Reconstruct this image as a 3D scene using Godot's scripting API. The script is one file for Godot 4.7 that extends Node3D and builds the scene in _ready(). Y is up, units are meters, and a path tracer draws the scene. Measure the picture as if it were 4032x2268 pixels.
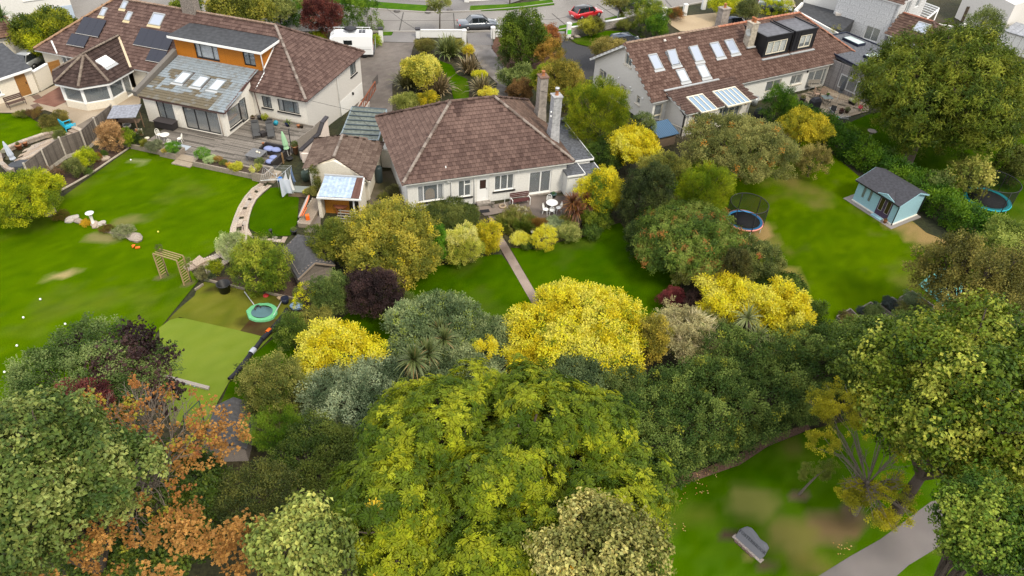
extends Node3D
var rg := RandomNumberGenerator.new()
var names := {}
var mats := {}
var texs := {}
var meshes := {}
var cam_pos := Vector3(0, 31.5, 0)
const UP := Vector3.UP
# ---------------------------------------------------------------- mesh builder
class MB:
	var v := PackedVector3Array()
	var c := PackedColorArray()
	var col: Color = Color.WHITE
	var colored := false
	func tri(a: Vector3, b: Vector3, d: Vector3):
		v.append(a); v.append(d); v.append(b)
		if colored:
			c.append(col); c.append(col); c.append(col)
	func quad(a: Vector3, b: Vector3, d: Vector3, e: Vector3):
		tri(a, b, d); tri(a, d, e)
	func box(x: Transform3D, s: Vector3):
		var h := s * 0.5
		var p: Array[Vector3] = []
		for i in 8:
			p.append(x * Vector3(h.x if i & 1 else -h.x, h.y if i & 2 else -h.y, h.z if i & 4 else -h.z))
		quad(p[4], p[5], p[7], p[6]); quad(p[1], p[0], p[2], p[3])
		quad(p[5], p[1], p[3], p[7]); quad(p[0], p[4], p[6], p[2])
		quad(p[6], p[7], p[3], p[2]); quad(p[0], p[1], p[5], p[4])
	func bx(x0: float, y0: float, z0: float, x1: float, y1: float, z1: float):
		box(Transform3D(Basis(), Vector3(x0 + x1, y0 + y1, z0 + z1) * 0.5), Vector3(absf(x1 - x0), absf(y1 - y0), absf(z1 - z0)))
	func bar(a: Vector3, b: Vector3, w: float, h: float, up := Vector3.UP):
		var x := (b - a).normalized()
		var z := x.cross(up)
		z = x.cross(Vector3.RIGHT).normalized() if z.length() < 0.01 else z.normalized()
		box(Transform3D(Basis(x, z.cross(x), z), (a + b) * 0.5), Vector3((b - a).length(), h, w))
	func slab(p: Array, down: Vector3):   # p counter-clockwise seen from the top
		var n := p.size()
		if n == 4:
			quad(p[0], p[1], p[2], p[3]); quad(p[3] + down, p[2] + down, p[1] + down, p[0] + down)
		else:
			for i in range(1, n - 1):
				tri(p[0], p[i], p[i + 1]); tri(p[i + 1] + down, p[i] + down, p[0] + down)
		for i in n:
			var a: Vector3 = p[i]
			var b: Vector3 = p[(i + 1) % n]
			quad(a, a + down, b + down, b)
	func flat(poly: PackedVector2Array, x: Transform3D, th: float):   # outline in x,y extruded from z = 0 back to -th
		if Geometry2D.is_polygon_clockwise(poly):
			poly.reverse()
		var ix := Geometry2D.triangulate_polygon(poly)
		for i in range(0, ix.size(), 3):
			var t := [poly[ix[i]], poly[ix[i + 1]], poly[ix[i + 2]]]
			if (t[1] - t[0]).cross(t[2] - t[0]) < 0.0:
				t.reverse()
			tri(x * Vector3(t[0].x, t[0].y, 0), x * Vector3(t[1].x, t[1].y, 0), x * Vector3(t[2].x, t[2].y, 0))
			tri(x * Vector3(t[2].x, t[2].y, -th), x * Vector3(t[1].x, t[1].y, -th), x * Vector3(t[0].x, t[0].y, -th))
		var n := poly.size()
		for i in n:
			var a := poly[i]
			var b := poly[(i + 1) % n]
			quad(x * Vector3(a.x, a.y, -th), x * Vector3(b.x, b.y, -th), x * Vector3(b.x, b.y, 0), x * Vector3(a.x, a.y, 0))
	func tube(path: Array, r0: float, r1: float, seg := 6):
		var n := path.size()
		var last: Array = []
		for i in n:
			var p: Vector3 = path[i]
			var d: Vector3 = (path[min(i + 1, n - 1)] - path[max(i - 1, 0)]).normalized()
			var a := d.cross(Vector3(0.31, 0.2, 0.93)).normalized()
			var b := d.cross(a)
			var r := lerpf(r0, r1, float(i) / maxi(n - 1, 1))
			var ring: Array = []
			for k in seg:
				var t := TAU * k / seg
				ring.append(p + (a * cos(t) + b * sin(t)) * r)
			if i > 0:
				for k in seg:
					quad(last[k], last[(k + 1) % seg], ring[(k + 1) % seg], ring[k])
			last = ring
		for k in range(1, seg - 1):
			tri(last[0], last[k], last[k + 1])
	func lathe(prof: Array, seg: int, x := Transform3D()):
		for i in prof.size() - 1:
			var p: Vector2 = prof[i]
			var q: Vector2 = prof[i + 1]
			for k in seg:
				var t0 := TAU * k / seg
				var t1 := TAU * (k + 1) / seg
				var d0 := Vector3(cos(t0), 0, sin(t0))
				var d1 := Vector3(cos(t1), 0, sin(t1))
				var a := x * (d0 * p.x + Vector3(0, p.y, 0))
				var b := x * (d1 * p.x + Vector3(0, p.y, 0))
				var e := x * (d1 * q.x + Vector3(0, q.y, 0))
				var f := x * (d0 * q.x + Vector3(0, q.y, 0))
				if p.x > 0.0001: tri(a, e, b)
				if q.x > 0.0001: tri(a, f, e)
	func loft(rings: Array, closed := true, caps := true):
		for i in rings.size() - 1:
			var a: Array = rings[i]
			var b: Array = rings[i + 1]
			var n := a.size()
			for k in (n if closed else n - 1):
				quad(a[k], a[(k + 1) % n], b[(k + 1) % n], b[k])
		if caps:
			for s in 2:
				var r: Array = rings[0] if s == 0 else rings[-1]
				for k in range(1, r.size() - 1):
					if s == 0: tri(r[0], r[k + 1], r[k])
					else: tri(r[0], r[k], r[k + 1])
	func done(smooth := false) -> ArrayMesh:
		if smooth:
			var st := SurfaceTool.new()
			st.begin(Mesh.PRIMITIVE_TRIANGLES)
			st.set_smooth_group(0)
			for i in v.size():
				if colored: st.set_color(c[i])
				st.add_vertex(v[i])
			st.generate_normals()
			return st.commit()
		var arr := []
		arr.resize(Mesh.ARRAY_MAX)
		arr[Mesh.ARRAY_VERTEX] = v
		if colored: arr[Mesh.ARRAY_COLOR] = c
		var m := ArrayMesh.new()
		m.add_surface_from_arrays(Mesh.PRIMITIVE_TRIANGLES, arr)
		return m
# ---------------------------------------------------------------- nodes
func numbered(called: String) -> String:
	var n: int = names.get(called, 0)
	names[called] = n + 1
	return called if n == 0 else "%s_%03d" % [called, n]
func thing(called: String, label: String, category: String, at := Vector3.ZERO, group := "") -> Node3D:
	var o := Node3D.new()
	o.name = numbered(called)
	add_child(o)
	o.position = at
	tag(o, label, category, group)
	return o
func tag(o: Node, label: String, category: String, group := ""):
	o.set_meta("label", label)
	o.set_meta("category", category)
	if group: o.set_meta("group", group)
# a mesh in world coordinates (or placed by x) as part of par
func part(par: Node3D, called: String, mesh: Mesh, mat: Material, x := Transform3D(), label := "") -> MeshInstance3D:
	var o := MeshInstance3D.new()
	o.name = called
	o.mesh = mesh
	o.material_override = mat
	par.add_child(o, true)
	o.global_transform = x
	if label: o.set_meta("label", label)
	return o
func struct(called: String, mesh: Mesh, mat: Material) -> MeshInstance3D:
	var o := MeshInstance3D.new()
	o.name = numbered(called)
	o.mesh = mesh
	o.material_override = mat
	add_child(o)
	o.set_meta("kind", "structure")
	return o
func copy_of(t: Node3D, label: String, at: Vector3, turn := 0.0, s := 1.0) -> Node3D:
	var o: Node3D = t.duplicate()
	o.name = numbered(String(t.name).rstrip("0123456789").rstrip("_"))
	add_child(o)
	o.transform = Transform3D(Basis(UP, turn).scaled(Vector3.ONE * s), at)
	o.set_meta("label", label)
	return o
func at(p: Vector3, turn := 0.0) -> Transform3D:
	return Transform3D(Basis(UP, turn), p)
func rnd(a: float, b: float) -> float:
	return rg.randf_range(a, b)
# ---------------------------------------------------------------- materials
func tex(n: String) -> Texture2D:
	if texs.has(n): return texs[n]
	# name: [frequency, octaves, pixels, dark, light, kind]
	var d: Array = {
		"mottle": [0.011, 5, 512, 0.74, 1.0], "faint": [0.02, 5, 512, 0.93, 1.0], "fine": [0.09, 3, 512, 0.8, 1.0], "wood": [0.02, 4, 512, 0.62, 1.0], "grass": [0.05, 5, 1024, 0.62, 1.0],
		"asphalt": [0.12, 3, 512, 0.72, 1.0], "stain": [0.009, 4, 512, 0.8, 1.0], "bark": [0.03, 5, 512, 0.45, 1.0], "tile": [0.03, 5, 512, 0.6, 1.0],
	}[n]
	var f := FastNoiseLite.new()
	f.noise_type = FastNoiseLite.TYPE_SIMPLEX_SMOOTH
	f.seed = n.length() * 7 + 3
	f.frequency = d[0]
	f.fractal_octaves = d[1]
	f.fractal_gain = 0.6
	var t := NoiseTexture2D.new()
	t.width = d[2]
	t.height = d[2]
	t.seamless = true
	t.noise = f
	var g := Gradient.new()
	g.set_color(0, Color(d[3], d[3], d[3])); g.set_color(1, Color(d[4], d[4], d[4]))
	g.set_offset(0, 0.22); g.set_offset(1, 0.72)
	t.color_ramp = g
	texs[n] = t
	return t
func bump(n: String) -> Texture2D:
	var k := "bump_" + n
	if texs.has(k): return texs[k]
	tex(n)
	var t: NoiseTexture2D = texs[n].duplicate()
	t.color_ramp = null
	t.as_normal_map = true
	t.bump_strength = 6.0
	texs[k] = t
	return t
# c is the real, linear base colour
func M(key: String, c: Color, rough := 0.8, t := "", scale := Vector3.ONE, o := {}) -> StandardMaterial3D:
	if mats.has(key): return mats[key]
	var m := StandardMaterial3D.new()
	m.resource_name = key
	var a := c.a
	m.albedo_color = c.linear_to_srgb()
	m.albedo_color.a = a
	m.roughness = rough
	m.metallic = o.get("metal", 0.0)
	m.metallic_specular = o.get("spec", 0.4)
	if t:
		m.albedo_texture = tex(t)
		m.uv1_triplanar = true
		m.uv1_world_triplanar = o.get("world", true)
		m.uv1_scale = scale
	if o.has("bump"):
		m.normal_enabled = true
		m.normal_texture = bump(o.bump)
		m.normal_scale = o.get("bumps", 0.6)
		m.uv1_triplanar = true
		m.uv1_world_triplanar = o.get("world", true)
		m.uv1_scale = scale
	if o.get("vc", false): m.vertex_color_use_as_albedo = true
	if a < 1.0: m.transparency = BaseMaterial3D.TRANSPARENCY_ALPHA
	if o.has("back"):
		m.backlight_enabled = true
		m.backlight = Color(o.back, o.back, o.back)
	if o.has("coat"):
		m.clearcoat_enabled = true
		m.clearcoat = o.coat
		m.clearcoat_roughness = 0.05
	if o.has("sheen"):
		m.rim_enabled = true
		m.rim = o.sheen
	mats[key] = m
	return m
const WH := Color.WHITE
func J(x: float, y: float, z: float) -> Vector3: return Vector3(x, y, z)
func Q(x: float, y: float) -> Vector2: return Vector2(x, y)
func c3(r: float, g: float, b: float, a := 1.0) -> Color: return Color(r, g, b, a)
func tb(p: Vector3) -> Transform3D: return Transform3D(Basis(), p)
func V3(s:float)->Vector3:
	return J(s,s,s)
const ZS:=[[-26.,74.],[-21.,60.],[-18.,55.5],[-12.5,55.],[-10.5,57.],[-2.,58.],[8.,66.],[16.,74.],[24.,80.]]
func terr(x:float,z:float)->float:
	var s:float=ZS[0][1]
	if x>=ZS[-1][0]:s=ZS[-1][1]
	else:
		for i in ZS.size()-1:
			if x>ZS[i][0]and x<=ZS[i+1][0]:
				s=lerpf(ZS[i][1],ZS[i+1][1],(x-ZS[i][0])/(ZS[i+1][0]-ZS[i][0]))
	var t:=clampf((-z-s)/lerpf(3.,9.,clampf((absf(x+15.)-2.5)/2.,0,1)),0,1)
	return-1.6*t*t*(3-2*t)-.8*exp(-pow((x+14.5)/3.5,2)-pow((z+67.)/6.,2))
func gp(p:Vector3,lift:=.0)->Vector3:
	return J(p.x,terr(p.x,p.z)+lift,p.z)
var gnoise:=FastNoiseLite.new()
func sheet(called:String,poly:Array,lift:float,colour,mat:Material,cell:=.5,thick:=.0)->MeshInstance3D:
	var m:=MB.new()
	m.colored=true
	var pg:=PackedVector2Array()
	for p in poly:pg.append(Q(p.x,p.z))
	var r:=Rect2(pg[0],Vector2.ZERO)
	for p in pg:r=r.expand(p)
	var i0:=floori(r.position.x/cell)
	var i1:=ceili(r.end.x/cell)
	var j0:=floori(r.position.y/cell)
	var j1:=ceili(r.end.y/cell)
	var inside:={}
	for i in range(i0,i1+1):
		for j in range(j0,j1+1):
			inside[Vector2i(i,j)]=Geometry2D.is_point_in_polygon(Q(i,j)*cell,pg)
	var edge:={}
	for k in pg.size():
		var a:=pg[k]
		var b:=pg[(k+1)% pg.size()]
		var n:=ceili(a.distance_to(b)/(cell*.2))+1
		for s in n+1:
			var q:=a.lerp(b,float(s)/n)/cell
			edge[Vector2i(floori(q.x),floori(q.y))]=true
	for i in range(i0,i1):
		for j in range(j0,j1):
			var q:=[Q(i,j)*cell,Q(i+1,j)*cell,Q(i+1,j+1)*cell,Q(i,j+1)*cell]
			var polys:Array=[]
			var cnt:=0
			for k in[Vector2i(i,j),Vector2i(i+1,j),Vector2i(i,j+1),Vector2i(i+1,j+1)]:
				if inside[k]:cnt+=1
			if not edge.has(Vector2i(i,j))and cnt % 4==0:
				if cnt==4:polys=[q]
			else:
				polys=Geometry2D.intersect_polygons(PackedVector2Array(q),pg)
			for g in polys:
				var w:Array=[]
				for p in g:w.append(J(p.x,terr(p.x,p.y)+lift,p.y))
				var ix:=Geometry2D.triangulate_polygon(PackedVector2Array(g))
				for t in range(0,ix.size(),3):
					var a:Vector3=w[ix[t]]
					var b:Vector3=w[ix[t+1]]
					var d:Vector3=w[ix[t+2]]
					if(b-a).cross(d-a).y<0:
						var e:=b
						b=d; d=e
					for p in[a,d,b]:
						m.v.append(p)
						m.c.append(colour.call(p.x,p.z)if colour is Callable else colour)
	if thick>.0:
		for k in pg.size():
			var a:=pg[k]
			var b:=pg[(k+1)% pg.size()]
			var n:=maxi(1,ceili(a.distance_to(b)/1.))
			if Geometry2D.is_polygon_clockwise(pg):
				var e:=a
				a=b; b=e
			for s in n:
				var p:=a.lerp(b,float(s)/n)
				var q:=a.lerp(b,float(s+1)/n)
				var pa:=J(p.x,terr(p.x,p.y)+lift,p.y)
				var pb:=J(q.x,terr(q.x,q.y)+lift,q.y)
				m.col=colour.call(p.x,p.y)if colour is Callable else colour
				m.quad(pb,pa,pa-UP*thick,pb-UP*thick)
	return struct(called,m.done(),mat)
func blend(a:Color,b:Color,t:float)->Color:
	return a.lerp(b,clampf(t,0,1))
var worn:Array=[]
func lawn_colour(x:float,z:float,lo:Color,hi:Color,dry:float)->Color:
	var t:=gnoise.get_noise_2d(x*6.,z*6.)*.5+gnoise.get_noise_2d(x*30.,z*30.)*.55+gnoise.get_noise_2d(x*110.,z*110.)*.5+sin((x*.8+z*.6)*5.5)*.07+.5
	var c:=blend(lo,hi,t)
	var d:=gnoise.get_noise_2d(x*5.+400,z*5.)*.9+gnoise.get_noise_2d(x*20.,z*20.+90)*.35
	c=blend(c,c3(.2,.17,.045),(d-.12)*dry)
	for w in worn:
		var q:=Q(x-w[0],z-w[1]).rotated(w[4])
		var e:=Q(q.x/w[2],q.y/w[3]).length()+gnoise.get_noise_2d(x*25.,z*25.)*.5
		if e<1.25:c=blend(c,w[5],(1.25-e)*2.2)
	return c
func leaf(m:MB,p:Vector3,d:Vector3,nrm:Vector3,l:float,w:float,shade:float,hue:=.0):
	d=d.normalized()
	var s:=d.cross(nrm)
	s=d.cross(J(.3,.9,.2))if s.length()<.05 else s
	s=s.normalized()*w*.5
	var n:=s.cross(d).normalized()
	var mid:=p+d*l*.45
	var up:=n*w*.22
	m.col=c3(minf(shade*(1.+hue),1.),minf(shade,1.),minf(shade*(1.-hue*.5),1.))
	m.tri(p,mid+s+up,p+d*l-n*l*.12)
	m.tri(p,p+d*l-n*l*.12,mid-s+up)
func rdir()->Vector3:
	var z:=rnd(-1,1)
	var t:=rnd(0,TAU)
	var r:=sqrt(1-z*z)
	return J(r*cos(t),z,r*sin(t))
func clump(kind:String)->Mesh:
	var key:="clump_"+kind
	if meshes.has(key):return meshes[key]
	rg.seed=kind.hash()
	var m:=MB.new()
	m.colored=true
	match kind:
		"broad":
			for i in 30:
				var p:=J(rnd(-.42,.42),rnd(-.25,.5),rnd(-.42,.42))
				var d:=(J(p.x,.0,p.z).normalized()+J(rnd(-.6,.6),rnd(-.75,.25),rnd(-.6,.6)))
				leaf(m,p,d,UP+rdir()*.6,rnd(.2,.32),rnd(.15,.24),rnd(.62,1.),rnd(-.08,.12))
		"fine":
			for i in 36:
				var p:=rdir()*pow(rnd(.05,1.),.5)*.46
				p.y+=.05
				leaf(m,p,p+rdir()*.5+UP*.2,UP+rdir()*.8,rnd(.16,.27),rnd(.1,.16),rnd(.55,1.),rnd(-.08,.12))
		"mid":
			for i in 30:
				var p:=J(rnd(-.4,.4),rnd(-.35,.45),rnd(-.4,.4))
				leaf(m,p,J(p.x,.35,p.z)+rdir()*.45,UP+rdir()*.7,rnd(.22,.36),rnd(.12,.19),rnd(.58,1.),rnd(-.1,.14))
		"ash":
			for i in 9:
				var a:=TAU*i/9.+rnd(-.3,.3)
				var o:=J(rnd(-.1,.1),rnd(-.2,.35),rnd(-.1,.1))
				var d:=J(cos(a),rnd(.15,.8),sin(a)).normalized()
				var side:=d.cross(UP).normalized()
				var sh:=rnd(.66,1.)
				var L:=rnd(.42,.62)
				for k in 6:
					var t:=float(k+1)/6.
					var q:=o+d*L*t+J(0,-.22*t*t,0)
					if k==5:
						leaf(m,q,d-UP*.4,UP,.2,.085,sh,.05)
					else:
						for s in[-1.,1.]:
							leaf(m,q,side*s+d*.5-UP*.25,UP+rdir()*.2,.2,.08,sh*rnd(.88,1.),rnd(.0,.1))
		"long":
			for i in 34:
				var a:=rnd(0,TAU)
				var p:=J(rnd(-.3,.3),rnd(-.3,.4),rnd(-.3,.3))
				leaf(m,p,J(cos(a),rnd(-.7,.35),sin(a)),UP+rdir()*.3,rnd(.26,.42),rnd(.07,.11),rnd(.6,1.),rnd(-.06,.1))
		"needle":
			for i in 60:
				var p:=J(rnd(-.3,.3),rnd(-.4,.35),rnd(-.3,.3))
				leaf(m,p,J(p.x,.55,p.z)+rdir()*.3,rdir(),rnd(.16,.3),rnd(.03,.055),rnd(.55,1.),rnd(-.05,.15))
		"maple":
			for i in 13:
				var p:=J(rnd(-.42,.42),rnd(-.3,.45),rnd(-.42,.42))
				var n:=(UP+rdir()*.9).normalized()
				var f:=n.cross(rdir()).normalized()
				var sh:=rnd(.55,1.)
				for k in 5:
					var d:=f.rotated(n,(k-2)*.75)
					leaf(m,p,d-n*.2,n,.24-absf(k-2)*.045,.12,sh,rnd(-.05,.15))
		"twig":
			for i in 16:
				var p:=J(rnd(-.15,.15),rnd(-.45,.0),rnd(-.15,.15))
				var d:=J(rnd(-.6,.6),1.,rnd(-.6,.6))
				leaf(m,p,d,rdir(),rnd(.5,.8),.018,rnd(.6,1.))
		"flower":
			for i in 16:
				var p:=rdir()*rnd(.2,.5)
				for k in 3:
					leaf(m,p,J(cos(k*2.1),.5,sin(k*2.1)),UP,.16,.12,rnd(.8,1.))
		"blade":
			for i in 40:
				var a:=rnd(0,TAU)
				leaf(m,J(rnd(-.2,.2),-.4,rnd(-.2,.2)),J(cos(a)*.5,1.,sin(a)*.5),J(cos(a),.2,sin(a)),rnd(.6,1.),rnd(.025,.05),rnd(.6,1.),rnd(-.05,.15))
	meshes[key]=m.done()
	return meshes[key]
func leaf_mat(gloss:=.55)->StandardMaterial3D:
	return M("foliage_%d" % int(gloss*100),c3(1,1,1),gloss,"",Vector3.ONE,{"vc":true,"back":.8,"spec":.35})
var lump:=FastNoiseLite.new()
class Spray:
	var t:Array[Transform3D]=[]
	var c:PackedColorArray=PackedColorArray()
func put_spray(s:Spray,p:Vector3,y:Vector3,size:float,col:Color):
	y=y.normalized()
	var x:=y.cross(rdir()).normalized()
	s.t.append(Transform3D(Basis(x,y,x.cross(y)).scaled(Vector3.ONE*size),p))
	s.c.append(c3(minf(col.r*1.9,.85),minf(col.g*2.05,.82),minf(col.b*1.45,.6)))
func commit_spray(s:Spray,par:Node3D,called:String,kind:String,mat:Material=null)->MultiMeshInstance3D:
	var mm:=MultiMesh.new()
	mm.transform_format=MultiMesh.TRANSFORM_3D
	mm.use_colors=true
	mm.mesh=clump(kind)
	mm.instance_count=s.t.size()
	var inv:=par.global_transform.affine_inverse()
	for i in s.t.size():
		mm.set_instance_transform(i,inv*s.t[i])
		mm.set_instance_color(i,s.c[i])
	var o:=MultiMeshInstance3D.new()
	o.name=called
	o.multimesh=mm
	o.material_override=mat if mat else leaf_mat()
	par.add_child(o,true)
	return o
func crown(par:Node3D,called:String,lobes:Array,kind:String,size:float,cols:Array,o:={})->MultiMeshInstance3D:
	var s:=Spray.new()
	var dens:float=o.get("dens",2.6)
	var rough:float=o.get("rough",.16)
	var gap:float=o.get("gap",.1)
	var freq:float=o.get("freq",1.)
	var flat:float=o.get("up",.4)
	for li in lobes.size():
		var c:Vector3=lobes[li][0]
		var r:float=lobes[li][1]
		var b:float=lobes[li][2]
		var n:=int(dens*TAU*(r*r+1.2*r*b)*.85/(size*size))
		for i in n:
			var d:=rdir()
			if d.y<-.25 and rnd(0,1)<o.get("under",.6):continue
			var q:=J(d.x*r,d.y*b,d.z*r)
			var k:=1.-(.5*pow(rnd(0,1),2.))
			var wob:=lump.get_noise_3dv((c+q)*14.*freq)
			k*=1.+rough*wob*2.2+clampf(lump.get_noise_3dv((c+q)*42.*freq),-.6,.6)*minf(.3,.2/r)
			var p:=c+q*k
			var skip:=false
			for lj in lobes.size():
				if lj==li:continue
				var e:Vector3=p-lobes[lj][0]
				if Q(Q(e.x,e.z).length()/lobes[lj][1],e.y/lobes[lj][2]).length()<.62:skip=true; break
			if skip:continue
			if gap>.0 and lump.get_noise_3dv(p*22.*freq+J(50,0,9))<gap-.55:continue
			if p.y<terr(p.x,p.z)+.02:p.y=terr(p.x,p.z)+rnd(.03,.25)
			var t:=lump.get_noise_3dv(p*9.*freq+J(0,90,0))*.9+rnd(-.45,.45)+.5
			var col:Color
			if cols.size()==2:
				col=blend(cols[0],cols[1],t)
			else:
				col=blend(cols[0],cols[1],t*2.)if t<.5 else blend(cols[1],cols[2],t*2.-1.)
			if o.has("fleck")and rnd(0,1)<o.get("flecks",.03):col=o.fleck
			put_spray(s,p,d*J(1,1.,1)+UP*flat+rdir()*.45,size*rnd(.75,1.3),col)
	return commit_spray(s,par,called,kind,leaf_mat(o.get("gloss",.55)))
func bark(c:=c3(.13,.1,.075),key:="bark")->StandardMaterial3D:
	return M(key,c,.9,"bark",J(3,1.2,3),{"bump":"bark","bumps":.8})
func trunk(par:Node3D,base:Vector3,lobes:Array,r:float,mat:Material,called:="trunk",lean:=Vector3.ZERO,fork:=.45):
	var m:=MB.new()
	var top:=Vector3.ZERO
	for l in lobes:top+=l[0]
	top/=lobes.size()
	var y0:=base-UP*.15
	var f:=base.lerp(top,fork)+lean
	m.tube([y0,base+UP*.12+(f-base)*.04,base.lerp(f,.5)+J(rnd(-.06,.06),0,rnd(-.06,.06)),f],r*1.25,r*.7,9)
	part(par,called,m.done(true),mat)
	var m2:=MB.new()
	for l in lobes:
		var e:Vector3=l[0]+UP*l[2]*.25
		m2.tube([f-(f-base).normalized()*.1,f.lerp(e,.45)+rdir()*.12,e],r*.55,r*.12,6)
		for k in 4:
			var d:=rdir()
			d.y=absf(d.y)*.7
			m2.tube([f.lerp(e,rnd(.4,.8)),e+J(d.x*l[1],d.y*l[2],d.z*l[1])*.75],r*.22,r*.06,5)
	part(par,"limbs",m2.done(true),mat)
func plant(called:String,label:String,category:String,lobes:Array,kind:String,size:float,cols:Array,o:={})->Node3D:
	rg.seed=label.hash()
	var c0:Vector3=lobes[0][0]
	var base:Vector3=gp(o.get("base",c0))
	var t:=thing(called,label,category,base,o.get("group",""))
	crown(t,o.get("part","crown" if category=="tree" else "foliage"),lobes,kind,size,cols,o)
	var r:float=o.get("r",.0)
	if r<=.0:r=clampf(lobes[0][1]*.045,.03,.16)
	trunk(t,base,lobes,r,o.get("bark",bark()),o.get("stem","trunk" if category=="tree" else "stem"),o.get("lean",Vector3.ZERO),o.get("fork",.4))
	return t
func hedge(called:String,label:String,pts:Array,w:float,h:float,kind:String,size:float,cols:Array,o:={})->Node3D:
	rg.seed=label.hash()
	var t:=thing(called,label,"hedge",gp(pts[0]))
	var s:=Spray.new()
	var m:=MB.new()
	for i in pts.size()-1:
		var a:Vector3=gp(pts[i])
		var b:Vector3=gp(pts[i+1])
		var d:=b-a
		var L:=d.length()
		d/=L
		var side:=d.cross(UP).normalized()
		var area:=L*(w+2.*h)
		var n:=int(area*o.get("dens",2.6)/(size*size))
		for k in n:
			var u:=rnd(-.3,L+.3)
			var q:=rnd(0,w+2.*h)
			var p:Vector3
			var nrm:Vector3
			var dep:=pow(rnd(0,1),2.)*.35
			if q<h:
				p=J(-w*.5+dep,q,0); nrm=-side
			elif q<h+w:
				p=J(q-h-w*.5,h-dep,0); nrm=UP
			else:
				p=J(w*.5-dep,q-h-w,0); nrm=side
			var rounded:=clampf((p.y/h-.75)*4.,0,1)
			p.x*=1.-rounded*o.get("round",.12)
			var pos:=a+d*u+side*p.x+UP*p.y
			pos+=(nrm+UP*.3)*lump.get_noise_3dv(pos*12.)*o.get("rough",.3)
			var tt:=lump.get_noise_3dv(pos*9.)*.9+rnd(-.35,.35)+.5
			var col:Color=blend(cols[0],cols[1],tt)if cols.size()==2 else(blend(cols[0],cols[1],tt*2)if tt<.5 else blend(cols[1],cols[2],tt*2-1))
			put_spray(s,pos,nrm+UP*.5+rdir()*.5,size*rnd(.75,1.3),col)
		for k in int(L/.8)+1:
			var p:=a+d*minf(k*.8+.2,L)
			m.tube([gp(p)-UP*.1,gp(p)+UP*h*.75+rdir()*.15],.04,.015,5)
	commit_spray(s,t,"foliage",kind)
	part(t,"stems",m.done(true),bark())
	return t
func blades(m:MB,base:Vector3,n:int,L:float,w:float,cols:Array,lift:=.5,droop:=.6):
	m.colored=true
	for i in n:
		var a:=rnd(0,TAU)
		var el:=rnd(lift,1.45)
		var d:=J(cos(a)*cos(el),sin(el),sin(a)*cos(el))
		var side:=d.cross(UP).normalized()*w*.5
		var l:=L*rnd(.65,1.05)
		m.col=blend(cols[0],cols[1],rnd(0,1))
		var p:=base
		var prev:=[p-side*.7,p+side*.7]
		for k in 4:
			var t:=(k+1)/4.
			var q:=base+d*l*t+J(0,-droop*l*t*t*t*(1.2-sin(el)),0)
			var ww:=side*(1. if k<2 else(.75 if k==2 else .08))
			m.quad(prev[0],prev[1],q+ww,q-ww)
			prev=[q-ww,q+ww]
func strap_plant(called:String,label:String,category:String,base:Vector3,n:int,L:float,w:float,cols:Array,o:={})->Node3D:
	rg.seed=label.hash()
	var t:=thing(called,label,category,base,o.get("group",""))
	var lm:=M("blades",c3(1,1,1),.45,"",Vector3.ONE,{"vc":true,"back":.25})
	if not o.has("heads"):
		var m:=MB.new()
		for k in o.get("fans",3):
			blades(m,base+J(rnd(-.25,.25),0,rnd(-.25,.25))*L,n/int(o.get("fans",3)),L,w,cols,o.get("lift",.6),o.get("droop",.7))
		part(t,"blades",m.done(),lm)
		return t
	for h in o.heads:
		var m:=MB.new()
		blades(m,h,n,L,w,cols,-.35,.35)
		if o.has("dead"):blades(m,h-UP*.1,n/4,L*.9,w*.8,o.dead,-1.1,.3)
		part(t,"leaf_head",m.done(),lm)
		var s:=MB.new()
		s.tube([base-UP*.1,base.lerp(h,.5)+J(rnd(-.1,.1),0,rnd(-.1,.1)),h],.11,.08,7)
		part(t,"stem",s.done(true),bark(c3(.2,.16,.12),"cordyline_bark"))
	return t
func branching(m:MB,a:Vector3,d:Vector3,L:float,r:float,depth:int,tips:Array,spread:=.55):
	var b:=a+d*L
	m.tube([a,a.lerp(b,.5)+rdir()*L*.06,b],r,r*.62,5 if depth>1 else 4)
	if depth==0:
		tips.append(b)
		return
	for k in(3 if depth>1 else 2):
		var e:=(d+rdir()*spread+UP*.12).normalized()
		branching(m,a.lerp(b,rnd(.7,1.)),e,L*rnd(.62,.82),r*.58,depth-1,tips,spread)
func wf(A:Vector3,B:Vector3)->Transform3D:
	var d:=J(B.x-A.x,0,B.z-A.z).normalized()
	return Transform3D(Basis(d,UP,d.cross(UP)),A)
func wall(par:Node3D,x:Transform3D,outline:Array,holes:Array,mat:Material,th:=.25,called:="wall")->MeshInstance3D:
	var pg:=PackedVector2Array(outline)
	var us:Array=[]
	var hs:Array=[]
	for p in outline:
		us.append(p.x); hs.append(p.y)
	var lo:=Q(us.min(),hs.min())
	var hi:=Q(us.max(),hs.max())
	us=[lo.x,hi.x]; hs=[lo.y,hi.y]
	for h in holes:
		for k in[0,2]:
			us.append(h[k]); hs.append(h[k+1])
	us.sort(); hs.sort()
	var m:=MB.new()
	for i in us.size()-1:
		if us[i+1]-us[i]<.005:continue
		var run:=-1.
		for j in hs.size()-1:
			if hs[j+1]-hs[j]<.005:continue
			var c:=Q((us[i]+us[i+1])*.5,(hs[j]+hs[j+1])*.5)
			var hole:=false
			for h in holes:
				if c.x>h[0]and c.x<h[2]and c.y>h[1]and c.y<h[3]:hole=true
			if run<-.5:run=-1.
			if not hole:
				var q:=PackedVector2Array([Q(us[i],hs[j]),Q(us[i+1],hs[j]),Q(us[i+1],hs[j+1]),Q(us[i],hs[j+1])])
				for g in Geometry2D.intersect_polygons(q,pg):
					m.flat(g,Transform3D(),th)
	return part(par,called,m.done(),mat,x)
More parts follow.
